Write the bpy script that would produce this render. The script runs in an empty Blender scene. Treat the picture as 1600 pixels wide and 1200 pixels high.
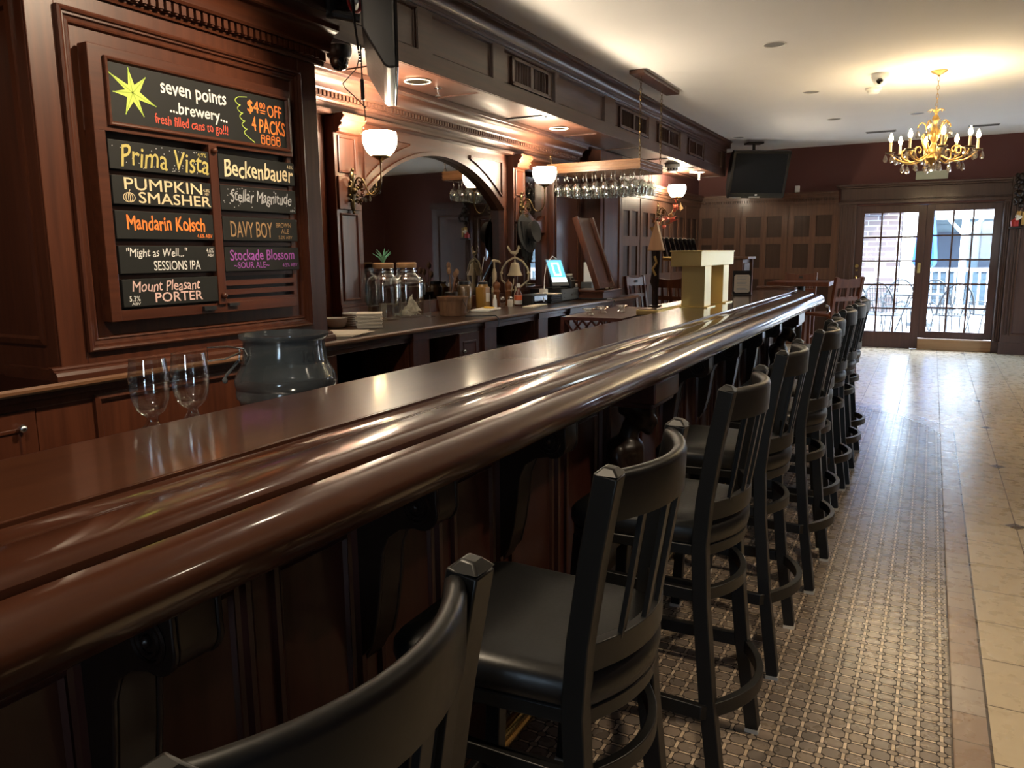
import bpy, bmesh, math, random
from mathutils import Vector, Matrix
random.seed(7)
C = bpy.context.scene.collection
sc = bpy.context.scene
PI = math.pi

# ------------------------------------------------------------------ camera
CAM_H = 1.42
cam_data = bpy.data.cameras.new('camera')
cam = bpy.data.objects.new('camera', cam_data)
C.objects.link(cam)
cam_data.sensor_fit = 'HORIZONTAL'
cam_data.sensor_width = 36.0
cam_data.lens = 36.0 * 1212.0 / 1600.0
cam_data.clip_start = 0.05
cam_data.clip_end = 200.0
Rm = Matrix(((0.881987, -0.069597, 0.466106), (0.47118, 0.149888, -0.869208), (-0.009369, 0.98625, 0.164992)))
cam.matrix_world = Matrix.Translation((0, 0, CAM_H)) @ Rm.to_4x4()
sc.camera = cam

# ------------------------------------------------------------------ world, sun, exposure
world = bpy.data.worlds.new('world')
sc.world = world
world.use_nodes = True
wn = world.node_tree
for n in list(wn.nodes): wn.nodes.remove(n)
sky = wn.nodes.new('ShaderNodeTexSky')
sky.sky_type = 'NISHITA'
sky.sun_disc = False
sky.sun_elevation = math.radians(48)
sky.sun_rotation = math.radians(40)
bgn = wn.nodes.new('ShaderNodeBackground')
bgn.inputs['Strength'].default_value = 1.45
won = wn.nodes.new('ShaderNodeOutputWorld')
skm = wn.nodes.new('ShaderNodeMix'); skm.data_type = 'RGBA'; skm.inputs['Factor'].default_value = 0.55
skm.inputs[7].default_value = (3.5, 4.4, 5.4, 1)
wn.links.new(sky.outputs[0], skm.inputs[6])
wn.links.new(skm.outputs[2], bgn.inputs['Color'])
wn.links.new(bgn.outputs[0], won.inputs['Surface'])

sun_data = bpy.data.lights.new('sun', 'SUN')
sun_data.energy = 8.0
sun_data.angle = math.radians(0.6)
sun_data.color = (1.0, 0.95, 0.88)
sun = bpy.data.objects.new('sun', sun_data)
C.objects.link(sun)
sun.rotation_euler = Vector((-0.55, 0.35, -0.75)).to_track_quat('-Z', 'Y').to_euler()

sc.view_settings.view_transform = 'Standard'
sc.view_settings.look = 'None'
sc.view_settings.gamma = 1.0
sc.view_settings.use_curve_mapping = False
sc.view_settings.exposure = 1.6
cy = sc.cycles
cy.max_bounces = 9
cy.diffuse_bounces = 4
cy.glossy_bounces = 5
cy.transmission_bounces = 6
cy.transparent_max_bounces = 40
cy.caustics_reflective = False
cy.caustics_refractive = False
cy.sample_clamp_indirect = 6.0
cy.use_denoising = True
try:
    cy.use_light_tree = True
except Exception:
    pass

def portal(name, loc, rot, sx, sy):
    d = bpy.data.lights.new(name, 'AREA'); d.shape = 'RECTANGLE'; d.size = sx; d.size_y = sy
    d.cycles.is_portal = True
    o = bpy.data.objects.new(name, d); C.objects.link(o); o.location = loc; o.rotation_euler = rot
    return o
# daylight enters through the glazed openings of the room
portal('door_daylight', (-0.1, 12.86, 1.1), (math.radians(-90), 0, 0), 1.9, 2.1)
portal('side_door_daylight', (3.16, 10.9, 1.25), (0, math.radians(90), 0), 2.3, 1.0)
portal('fill_window_daylight', (1.35, -4.16, 1.7), (math.radians(90), 0, 0), 0.9, 1.4)  # portal of the window added behind the viewer as bluish fill

# ------------------------------------------------------------------ materials
def new_mat(name):
    m = bpy.data.materials.new(name); m.use_nodes = True
    nt = m.node_tree
    b = nt.nodes['Principled BSDF']
    return m, nt, b

def flat(name, col, rough=0.5, metal=0.0, spec=0.5, coat=0.0, coat_rough=0.1, bump=0.0, bump_scale=60.0, vary=0.0):
    m, nt, b = new_mat(name)
    b.inputs['Base Color'].default_value = (*col, 1)
    b.inputs['Roughness'].default_value = rough
    b.inputs['Metallic'].default_value = metal
    b.inputs['Specular IOR Level'].default_value = spec
    b.inputs['Coat Weight'].default_value = coat
    b.inputs['Coat Roughness'].default_value = coat_rough
    tc = nt.nodes.new('ShaderNodeTexCoord')
    nz = nt.nodes.new('ShaderNodeTexNoise'); nz.inputs['Scale'].default_value = bump_scale
    nz.inputs['Detail'].default_value = 3
    nt.links.new(tc.outputs['Object'], nz.inputs['Vector'])
    if bump > 0:
        bp = nt.nodes.new('ShaderNodeBump'); bp.inputs['Strength'].default_value = bump
        bp.inputs['Distance'].default_value = 0.002
        nt.links.new(nz.outputs[0], bp.inputs['Height']); nt.links.new(bp.outputs[0], b.inputs['Normal'])
    mr = nt.nodes.new('ShaderNodeMapRange')
    mr.inputs['To Min'].default_value = max(0.02, rough - 0.06); mr.inputs['To Max'].default_value = min(1, rough + 0.06)
    nt.links.new(nz.outputs[0], mr.inputs['Value']); nt.links.new(mr.outputs[0], b.inputs['Roughness'])
    if vary > 0:
        hs = nt.nodes.new('ShaderNodeHueSaturation'); hs.inputs['Color'].default_value = (*col, 1)
        m2 = nt.nodes.new('ShaderNodeMapRange'); m2.inputs['To Min'].default_value = 1 - vary; m2.inputs['To Max'].default_value = 1 + vary
        nt.links.new(nz.outputs[0], m2.inputs['Value']); nt.links.new(m2.outputs[0], hs.inputs['Value'])
        nt.links.new(hs.outputs[0], b.inputs['Base Color'])
    return m

def wood(name, c1, c2, axis='z', rough=0.38, coat=0.20, coat_rough=0.12, scale=1.0, bump=0.05, spec=0.35):
    m, nt, b = new_mat(name)
    tc = nt.nodes.new('ShaderNodeTexCoord')
    mp = nt.nodes.new('ShaderNodeMapping')
    s = [34 * scale, 34 * scale, 34 * scale]
    s['xyz'.index(axis)] = 1.6 * scale
    mp.inputs['Scale'].default_value = s
    nt.links.new(tc.outputs['Object'], mp.inputs['Vector'])
    nz = nt.nodes.new('ShaderNodeTexNoise'); nz.inputs['Scale'].default_value = 1.0
    nz.inputs['Detail'].default_value = 6; nz.inputs['Roughness'].default_value = 0.6
    nt.links.new(mp.outputs[0], nz.inputs['Vector'])
    n2 = nt.nodes.new('ShaderNodeTexNoise'); n2.inputs['Scale'].default_value = 1.3; n2.inputs['Detail'].default_value = 2
    nt.links.new(tc.outputs['Object'], n2.inputs['Vector'])
    ad = nt.nodes.new('ShaderNodeMath'); ad.operation = 'ADD'
    ms = nt.nodes.new('ShaderNodeMath'); ms.operation = 'MULTIPLY'; ms.inputs[1].default_value = 0.45
    nt.links.new(n2.outputs[0], ms.inputs[0])
    nt.links.new(nz.outputs[0], ad.inputs[0]); nt.links.new(ms.outputs[0], ad.inputs[1])
    cr = nt.nodes.new('ShaderNodeValToRGB')
    cr.color_ramp.elements[0].position = 0.45; cr.color_ramp.elements[0].color = (*c1, 1)
    cr.color_ramp.elements[1].position = 0.95; cr.color_ramp.elements[1].color = (*c2, 1)
    nt.links.new(ad.outputs[0], cr.inputs[0])
    nt.links.new(cr.outputs[0], b.inputs['Base Color'])
    b.inputs['Roughness'].default_value = rough
    b.inputs['Coat Weight'].default_value = coat
    b.inputs['Coat Roughness'].default_value = coat_rough
    b.inputs['Specular IOR Level'].default_value = spec
    if bump > 0:
        bp = nt.nodes.new('ShaderNodeBump'); bp.inputs['Strength'].default_value = bump; bp.inputs['Distance'].default_value = 0.002
        nt.links.new(nz.outputs[0], bp.inputs['Height']); nt.links.new(bp.outputs[0], b.inputs['Normal'])
    return m

def emit(name, col, strength, base=None):
    m, nt, b = new_mat(name)
    b.inputs['Base Color'].default_value = (*(base or col), 1)
    b.inputs['Emission Color'].default_value = (*col, 1)
    b.inputs['Emission Strength'].default_value = strength
    b.inputs['Roughness'].default_value = 0.3
    return m

def glass(name, tint=(1, 1, 1), refl=0.06, rough=0.02, body=0.0, body_col=(1, 1, 1)):
    """thin clear sheet: what lies behind shows through, edges reflect more"""
    m, nt, b = new_mat(name)
    out = nt.nodes['Material Output']
    tr = nt.nodes.new('ShaderNodeBsdfTransparent'); tr.inputs[0].default_value = (*tint, 1)
    gl = nt.nodes.new('ShaderNodeBsdfGlossy'); gl.inputs['Roughness'].default_value = rough
    lw = nt.nodes.new('ShaderNodeLayerWeight'); lw.inputs[0].default_value = 0.35
    mr = nt.nodes.new('ShaderNodeMapRange'); mr.inputs['To Min'].default_value = refl; mr.inputs['To Max'].default_value = 0.75
    pw = nt.nodes.new('ShaderNodeMath'); pw.operation = 'POWER'; pw.inputs[1].default_value = 2.2
    nt.links.new(lw.outputs['Facing'], pw.inputs[0]); nt.links.new(pw.outputs[0], mr.inputs['Value'])
    mx = nt.nodes.new('ShaderNodeMixShader')
    nt.links.new(mr.outputs[0], mx.inputs[0]); nt.links.new(tr.outputs[0], mx.inputs[1]); nt.links.new(gl.outputs[0], mx.inputs[2])
    last = mx
    if body > 0:
        df = nt.nodes.new('ShaderNodeBsdfDiffuse'); df.inputs[0].default_value = (*body_col, 1)
        m2 = nt.nodes.new('ShaderNodeMixShader'); m2.inputs[0].default_value = body
        nt.links.new(mx.outputs[0], m2.inputs[1]); nt.links.new(df.outputs[0], m2.inputs[2])
        last = m2
    nt.links.new(last.outputs[0], out.inputs['Surface'])
    nt.nodes.remove(b)
    return m

W1, W2 = (0.038, 0.0102, 0.0050), (0.084, 0.0248, 0.0112)
M = {}
M['wood_z'] = wood('mahogany_upright', W1, W2, 'z')
M['wood_y'] = wood('mahogany_long', W1, W2, 'y')
M['wood_x'] = wood('mahogany_cross', W1, W2, 'x')
M['bar_top'] = wood('bar_top_varnish', (0.0449, 0.0138, 0.0057), (0.0710, 0.0242, 0.0098), 'y', rough=0.32, coat=1.0, coat_rough=0.11, bump=0.05)
M['bar_rail'] = wood('bar_rail_varnish', (0.0378, 0.0108, 0.0049), (0.0615, 0.0192, 0.0079), 'y', rough=0.28, coat=1.0, coat_rough=0.075, bump=0.0)
M['bar_front'] = wood('bar_front_wood', (0.0255, 0.0066, 0.0045), (0.0482, 0.0131, 0.0083), 'z', rough=0.4, coat=0.2)
M['dark_carve'] = wood('dark_carved_wood', (0.008, 0.004, 0.003), (0.017, 0.008, 0.005), 'z', rough=0.38, coat=0.2, spec=0.3)
M['soffit_y'] = wood('soffit_wood_long', (0.0325, 0.0130, 0.0085), (0.0650, 0.0271, 0.0170), 'y')
M['soffit_z'] = wood('soffit_wood_upright', (0.0325, 0.0130, 0.0085), (0.0650, 0.0271, 0.0170), 'z')
M['counter'] = wood('counter_wood', (0.1050, 0.0479, 0.0234), (0.1858, 0.0900, 0.0458), 'y', rough=0.3, coat=0.8, coat_rough=0.12)
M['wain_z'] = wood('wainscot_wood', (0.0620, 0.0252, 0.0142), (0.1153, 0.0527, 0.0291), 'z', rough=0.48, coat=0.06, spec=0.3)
M['wain_shaded'] = wood('wainscot_field_shaded', (0.0261, 0.0105, 0.0062), (0.0478, 0.0217, 0.0122), 'z', rough=0.5, coat=0.04, spec=0.28)  # panel shade put into the colour: darker than the rails for relief
M['casing'] = wood('door_casing_wood', (0.0373, 0.0162, 0.0115), (0.0686, 0.0335, 0.0241), 'z', rough=0.42, coat=0.12)
M['doorwood'] = wood('door_wood', (0.0467, 0.0177, 0.0140), (0.0838, 0.0378, 0.0290), 'z', rough=0.4, coat=0.15)
M['oak'] = wood('threshold_oak', (0.20, 0.105, 0.045), (0.36, 0.21, 0.10), 'x', rough=0.5, coat=0.05)
M['rack'] = wood('rack_wood', (0.1142, 0.0501, 0.0224), (0.2146, 0.1032, 0.0459), 'x', rough=0.35, coat=0.4)
M['cherry'] = wood('cherry_chair_wood', (0.0623, 0.0170, 0.0083), (0.1192, 0.0382, 0.0177), 'z', rough=0.42, coat=0.05, spec=0.3)
M['red_lattice'] = wood('red_lattice_wood', (0.0569, 0.0173, 0.0130), (0.0989, 0.0341, 0.0254), 'y', rough=0.4, coat=0.2)
M['pine'] = wood('pale_wood', (0.40, 0.20, 0.10), (0.58, 0.33, 0.18), 'z', rough=0.45, coat=0.2)
M['basket'] = wood('basket_wood', (0.10, 0.045, 0.022), (0.24, 0.13, 0.07), 'z', rough=0.6, coat=0.0)
M['ceiling'] = flat('ceiling_paint', (0.73, 0.73, 0.73), 0.85, bump=0.02, vary=0.03, bump_scale=3)
M['white_plastic'] = flat('white_plastic', (0.75, 0.75, 0.72), 0.4)
M['redwall'] = flat('red_wall_paint', (0.085, 0.024, 0.019), 0.75, bump=0.03, vary=0.06, bump_scale=5)
M['orangewall'] = M['redwall']
M['black'] = flat('black_metal', (0.0062, 0.0060, 0.0058), 0.40, spec=0.42, bump=0.02)
M['vinyl'] = flat('black_vinyl', (0.0060, 0.0060, 0.0060), 0.38, spec=0.40, bump=0.10, bump_scale=150)
M['black_plastic'] = flat('black_plastic', (0.012, 0.012, 0.013), 0.4)
M['gloss_black'] = flat('gloss_black', (0.006, 0.006, 0.007), 0.08, spec=0.6)
M['screen'] = flat('dark_screen', (0.006, 0.0065, 0.008), 0.30, spec=0.18)
M['greyplastic'] = flat('grey_plastic', (0.10, 0.11, 0.12), 0.4)
M['drawer'] = flat('blue_grey_steel', (0.15, 0.175, 0.21), 0.4)
M['chalk_board'] = flat('chalkboard_black', (0.0105, 0.011, 0.0105), 0.6, spec=0.3, vary=0.12, bump_scale=12)
M['brass'] = flat('brass', (0.60, 0.42, 0.16), 0.22, metal=1.0, bump=0.02, bump_scale=14)
M['brass_brush'] = flat('brushed_brass', (0.82, 0.64, 0.28), 0.33, metal=1.0, bump=0.03, bump_scale=30)
M['antique'] = flat('antique_brass', (0.11, 0.076, 0.036), 0.34, metal=1.0)
M['gold'] = flat('gold_paint', (0.42, 0.26, 0.085), 0.36, metal=0.8)
M['steel'] = flat('steel', (0.55, 0.56, 0.57), 0.25, metal=1.0)
M['glide'] = flat('pale_glide', (0.55, 0.50, 0.42), 0.5)
M['ivory'] = flat('ivory_enamel', (0.48, 0.40, 0.26), 0.45)
M['cream'] = flat('cream_paper', (0.66, 0.60, 0.50), 0.8, vary=0.05)
M['ceramic'] = flat('white_ceramic', (0.62, 0.60, 0.55), 0.25)
M['white'] = flat('white_paint', (0.80, 0.80, 0.80), 0.5)
M['mustard'] = flat('mustard_jar', (0.30, 0.16, 0.035), 0.2, coat=0.5)
M['millwood'] = wood('pepper_mill_wood', (0.13, 0.045, 0.016), (0.22, 0.085, 0.030), 'z', rough=0.3, coat=0.5)
M['yellow'] = flat('lemon_yellow', (0.75, 0.47, 0.04), 0.4)
M['green'] = flat('air_plant_green', (0.13, 0.36, 0.22), 0.5)
M['leaf_red'] = flat('autumn_red', (0.42, 0.055, 0.025), 0.6)
M['leaf_tan'] = flat('autumn_tan', (0.34, 0.20, 0.08), 0.6)
M['red'] = flat('red_rim', (0.40, 0.030, 0.025), 0.3)
M['labelorange'] = flat('orange_label', (0.75, 0.16, 0.06), 0.5)
M['bluecloth'] = flat('blue_canvas', (0.02, 0.10, 0.42), 0.7)
M['paper_tan'] = flat('tan_paper', (0.42, 0.33, 0.24), 0.8)
M['corklid'] = flat('cork_lid', (0.36, 0.20, 0.09), 0.7)
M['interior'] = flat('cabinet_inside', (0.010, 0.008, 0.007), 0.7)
M['brick'] = None
M['felt'] = flat('black_felt', (0.012, 0.012, 0.012), 0.9)
M['gl'] = glass('clear_glass', (0.95, 0.96, 0.95), 0.12)
M['gl_rack'] = glass('stemware_glass', (0.92, 0.93, 0.91), 0.26, 0.05)
M['gl_pane'] = glass('window_pane', (0.97, 0.98, 0.99), 0.03)
M['gl_tote'] = glass('blue_grey_polycarbonate', (0.60, 0.65, 0.69), 0.08, 0.10, body=0.25, body_col=(0.14, 0.17, 0.19))
M['gl_amber'] = glass('crystal', (0.95, 0.93, 0.88), 0.30, 0.05)
M['shade'] = emit('lit_opal_shade', (1.0, 0.84, 0.60), 24.0, (0.9, 0.85, 0.75))
M['bulb'] = emit('lit_candle_bulb', (1.0, 0.70, 0.34), 60.0)
M['tablet_screen'] = emit('lit_tablet_blue', (0.10, 0.42, 0.72), 0.55)
M['tablet_white'] = emit('lit_tablet_white', (0.80, 0.92, 1.0), 0.75)
m, nt, b = new_mat('mirror_glass')
b.inputs['Base Color'].default_value = (0.36, 0.34, 0.32, 1); b.inputs['Metallic'].default_value = 1.0; b.inputs['Roughness'].default_value = 0.015
M['mirror'] = m
def ink(name, c): return flat(name, c, 0.7)
M['ink_white'] = ink('chalk_white', (0.75, 0.75, 0.72)); M['ink_cream'] = ink('chalk_cream', (0.70, 0.58, 0.36))
M['ink_orange'] = ink('chalk_orange', (0.85, 0.22, 0.035)); M['ink_red'] = ink('chalk_red', (0.62, 0.085, 0.045))
M['ink_lime'] = ink('chalk_lime', (0.55, 0.72, 0.11)); M['ink_lime2'] = ink('chalk_lime_dark', (0.33, 0.46, 0.06))
M['ink_yellow'] = ink('chalk_yellow', (0.50, 0.42, 0.12)); M['ink_purple'] = ink('chalk_purple', (0.33, 0.085, 0.40))
M['ink_tan'] = ink('chalk_tan', (0.33, 0.20, 0.09)); M['ink_grey'] = ink('chalk_grey', (0.40, 0.41, 0.43)); M['ink_pink'] = ink('chalk_pink', (0.72, 0.50, 0.46))

# ------------------------------------------------------------------ mesh builder
class MB:
    def __init__(s): s.v = []; s.f = []
    def add(s, v, f):
        k = len(s.v); s.v += [tuple(p) for p in v]; s.f += [tuple(i + k for i in q) for q in f]; return s
    def box(s, x0, x1, y0, y1, z0, z1):
        v = [(x0,y0,z0),(x1,y0,z0),(x1,y1,z0),(x0,y1,z0),(x0,y0,z1),(x1,y0,z1),(x1,y1,z1),(x0,y1,z1)]
        return s.add(v, [(0,3,2,1),(4,5,6,7),(0,1,5,4),(1,2,6,5),(2,3,7,6),(3,0,4,7)])
    def obox(s, mat, sx, sy, sz):
        h = [(a*sx/2, b*sy/2, c*sz/2) for c in (-1,1) for (a,b) in ((-1,-1),(1,-1),(1,1),(-1,1))]
        return s.add([mat @ Vector(p) for p in h], [(0,3,2,1),(4,5,6,7),(0,1,5,4),(1,2,6,5),(2,3,7,6),(3,0,4,7)])
    def bar(s, a, b, w, h, up=(0,0,1)):
        a = Vector(a); b = Vector(b); d = (b-a); L = d.length; d.normalize(); up = Vector(up)
        if abs(d.dot(up)) > 0.98: up = Vector((1,0,0))
        sd = d.cross(up).normalized(); u = sd.cross(d)
        m = Matrix((sd, d, u)).transposed().to_4x4(); m.translation = (a+b)/2
        return s.obox(m, w, L, h)
    def prism(s, prof, axis, a0, a1):
        n = len(prof); v = []
        for a in (a0, a1):
            for (p, q) in prof:
                v.append({'x': (a, p, q), 'y': (p, a, q), 'z': (p, q, a)}[axis])
        f = [tuple(range(n)), tuple(range(2*n-1, n-1, -1))]
        f += [(i, (i+1) % n, n+(i+1) % n, n+i) for i in range(n)]
        return s.add(v, f)
    def lathe(s, prof, c=(0,0,0), seg=20, sx=1, sy=1, mat=None):
        v = []; f = []; n = len(prof)
        for k in range(seg):
            a = 2*PI*k/seg
            for (r, z) in prof:
                p = Vector((r*math.cos(a)*sx, r*math.sin(a)*sy, z))
                if mat is not None: p = mat @ p
                v.append((p[0]+c[0], p[1]+c[1], p[2]+c[2]))
        for k in range(seg):
            k2 = (k+1) % seg
            for i in range(n-1):
                f.append((k*n+i, k2*n+i, k2*n+i+1, k*n+i+1))
        if prof[0][0] > 1e-6: pass
        return s.add(v, f)
    def disc(s, c, r, seg=20, mat=None, rx=1, ry=1):
        v = []
        for k in range(seg):
            a = 2*PI*k/seg; p = Vector((r*rx*math.cos(a), r*ry*math.sin(a), 0))
            if mat is not None: p = mat @ p
            v.append((p[0]+c[0], p[1]+c[1], p[2]+c[2]))
        return s.add(v, [tuple(range(seg))])
    def cyl(s, a, b, r, seg=14, r2=None):
        return s.tube([a, b], [r, r if r2 is None else r2], seg)
    def tube(s, pts, r, seg=10, closed=False, caps=True):
        pts = [Vector(p) for p in pts]; n = len(pts)
        rs = r if isinstance(r, (list, tuple)) else [r]*n
        v = []; f = []; prev = None
        for i, p in enumerate(pts):
            if closed: d = pts[(i+1) % n] - pts[i-1]
            else: d = pts[min(i+1, n-1)] - pts[max(i-1, 0)]
            if d.length < 1e-9: d = Vector((0,0,1))
            d.normalize()
            if prev is None:
                u = Vector((0,0,1)) if abs(d.z) < 0.9 else Vector((1,0,0))
            else: u = prev
            u = (u - d*u.dot(d))
            if u.length < 1e-6: u = d.orthogonal()
            u.normalize(); prev = u; w = d.cross(u)
            for k in range(seg):
                a = 2*PI*k/seg
                v.append(p + (u*math.cos(a) + w*math.sin(a))*rs[i])
        m = n if closed else n-1
        for i in range(m):
            j = (i+1) % n
            for k in range(seg):
                k2 = (k+1) % seg
                f.append((i*seg+k, i*seg+k2, j*seg+k2, j*seg+k))
        if caps and not closed:
            f.append(tuple(range(seg-1, -1, -1))); f.append(tuple((n-1)*seg+k for k in range(seg)))
        return s.add(v, f)
    def sweep(s, pts, prof, up=(0,0,1), closed=False, caps=True):
        """profile (side, up) swept along a path"""
        pts = [Vector(p) for p in pts]; n = len(pts); q = len(prof); v = []; f = []; U = Vector(up)
        for i, p in enumerate(pts):
            if closed: d = pts[(i+1) % n] - pts[i-1]
            else: d = pts[min(i+1, n-1)] - pts[max(i-1, 0)]
            d.normalize(); sd = d.cross(U)
            if sd.length < 1e-6: sd = d.orthogonal()
            sd.normalize(); u = sd.cross(d)
            for (a, b) in prof: v.append(p + sd*a + u*b)
        m = n if closed else n-1
        for i in range(m):
            j = (i+1) % n
            for k in range(q):
                k2 = (k+1) % q
                f.append((i*q+k, i*q+k2, j*q+k2, j*q+k))
        if caps and not closed:
            f.append(tuple(range(q-1, -1, -1))); f.append(tuple((n-1)*q+k for k in range(q)))
        return s.add(v, f)
    def ball(s, c, r, seg=14, rings=8, sx=1, sy=1, sz=1):
        prof = [(r*math.sin(PI*i/rings), -r*sz*math.cos(PI*i/rings)) for i in range(rings+1)]
        return s.lathe(prof, c, seg, sx, sy)
    def build(s, name, mat, parent=None, smooth=30, bevel=0.0, seg=2, subd=0):
        me = bpy.data.meshes.new(name)
        me.from_pydata(s.v, [], s.f)
        bm = bmesh.new(); bm.from_mesh(me)
        bmesh.ops.remove_doubles(bm, verts=bm.verts, dist=1e-6)
        bmesh.ops.recalc_face_normals(bm, faces=bm.faces)
        bm.to_mesh(me); bm.free()
        me.materials.append(mat)
        if smooth:
            me.shade_smooth(); me.set_sharp_from_angle(angle=math.radians(smooth))
        o = bpy.data.objects.new(name, me); C.objects.link(o)
        if parent is not None: o.parent = parent
        if bevel > 0:
            md = o.modifiers.new('bevel', 'BEVEL'); md.width = bevel; md.segments = seg; md.limit_method = 'ANGLE'; md.angle_limit = math.radians(40)
        if subd:
            md = o.modifiers.new('subd', 'SUBSURF'); md.levels = subd; md.render_levels = subd
        return o

def tag(o, label, cat, group=None):
    o['label'] = label; o['category'] = cat
    if group: o['group'] = group
    return o
def thing(name, label, cat, loc=(0,0,0), rz=0.0, group=None):
    o = bpy.data.objects.new(name, None); C.objects.link(o); o.empty_display_size = 0.05
    o.location = loc; o.rotation_euler = (0, 0, rz)
    return tag(o, label, cat, group)
def struct(o): o['kind'] = 'structure'; return o
def kids(o): return [c for c in bpy.data.objects if c.parent == o]
def dup(root, loc=None, rz=None, label=None, group=None):
    r = root.copy(); C.objects.link(r)
    if loc is not None: r.location = loc
    if rz is not None: r.rotation_euler = (0, 0, rz)
    if label: r['label'] = label
    if group: r['group'] = group
    for ch in kids(root):
        c = ch.copy(); C.objects.link(c); c.parent = r
        for g in kids(ch):
            d = g.copy(); C.objects.link(d); d.parent = c
    return r
ORD = ['first','second','third','fourth','fifth','sixth','seventh','eighth','ninth','tenth','eleventh','twelfth']

def arc(cx, cy, r, a0, a1, n):
    return [(cx + r*math.cos(math.radians(a0 + (a1-a0)*i/n)), cy + r*math.sin(math.radians(a0 + (a1-a0)*i/n))) for i in range(n+1)]

def frame_yz(mb, x, y0, y1, z0, z1, prof):
    """moulding frame on a wall facing +X. prof: (inset, projection) points"""
    n = len(prof); v = []
    for (i, p) in prof:
        v += [(x+p, y0+i, z0+i), (x+p, y1-i, z0+i), (x+p, y1-i, z1-i), (x+p, y0+i, z1-i)]
    f = []
    for k in range(n-1):
        for j in range(4):
            f.append((k*4+j, k*4+(j+1) % 4, (k+1)*4+(j+1) % 4, (k+1)*4+j))
    return mb.add(v, f)
def frame_xz(mb, y, x0, x1, z0, z1, prof):
    """moulding frame on a wall facing -Y"""
    n = len(prof); v = []
    for (i, p) in prof:
        v += [(x0+i, y-p, z0+i), (x1-i, y-p, z0+i), (x1-i, y-p, z1-i), (x0+i, y-p, z1-i)]
    f = []
    for k in range(n-1):
        for j in range(4):
            f.append((k*4+j, k*4+(j+1) % 4, (k+1)*4+(j+1) % 4, (k+1)*4+j))
    return mb.add(v, f)

def text_mesh(body, y0, y1, z0, z1, x, mat, parent, name='lettering', bold=0.0, shear=0.0, wob=0.0, arch=0.0, slant=0.0, ext=0.0006):
    """writing on a board that faces +X, fitted to y0..y1, z0..z1"""
    cu = bpy.data.curves.new('txt', 'FONT'); cu.body = body; cu.size = 1.0; cu.shear = shear; cu.resolution_u = 3
    to = bpy.data.objects.new('txt', cu); C.objects.link(to)
    dg = bpy.context.evaluated_depsgraph_get()
    me = bpy.data.meshes.new_from_object(to.evaluated_get(dg))
    bpy.data.objects.remove(to); bpy.data.curves.remove(cu)
    xs = [v.co.x for v in me.vertices]; ys = [v.co.y for v in me.vertices]
    ax, bx, ay, by = min(xs), max(xs), min(ys), max(ys)
    V = []; F = []; b_ = bold*0.75*(z1-z0)
    shifts = [(0, 0)] + ([(b_, 0), (-b_, 0), (0, b_), (0, -b_), (b_*0.7, b_*0.7), (-b_*0.7, -b_*0.7), (b_*0.7, -b_*0.7), (-b_*0.7, b_*0.7)] if bold > 0 else [])
    pts = []
    for v in me.vertices:
        u = (v.co.x-ax)/(bx-ax); w = (v.co.y-ay)/(by-ay)
        dz = wob*math.sin(u*len(body)*2.3 + len(body))*(z1-z0) + arch*math.sin(PI*u)*(z1-z0) + slant*(u-0.5)
        dy = wob*0.35*math.sin(w*5+u*17)*(z1-z0)
        pts.append((y0+u*(y1-y0)+dy, z0+w*(z1-z0)+dz))
    for k, (sy, sz) in enumerate(shifts):
        n0 = len(V)
        V += [(x+ext+k*0.00008, p_[0]+sy, p_[1]+sz) for p_ in pts]
        F += [tuple(q+n0 for q in pg.vertices) for pg in me.polygons]
    bpy.data.meshes.remove(me)
    me = bpy.data.meshes.new(name); me.from_pydata(V, [], F)
    me.name = name; me.materials.clear(); me.materials.append(mat)
    o = bpy.data.objects.new(name, me); C.objects.link(o); o.parent = parent
    return o
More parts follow.
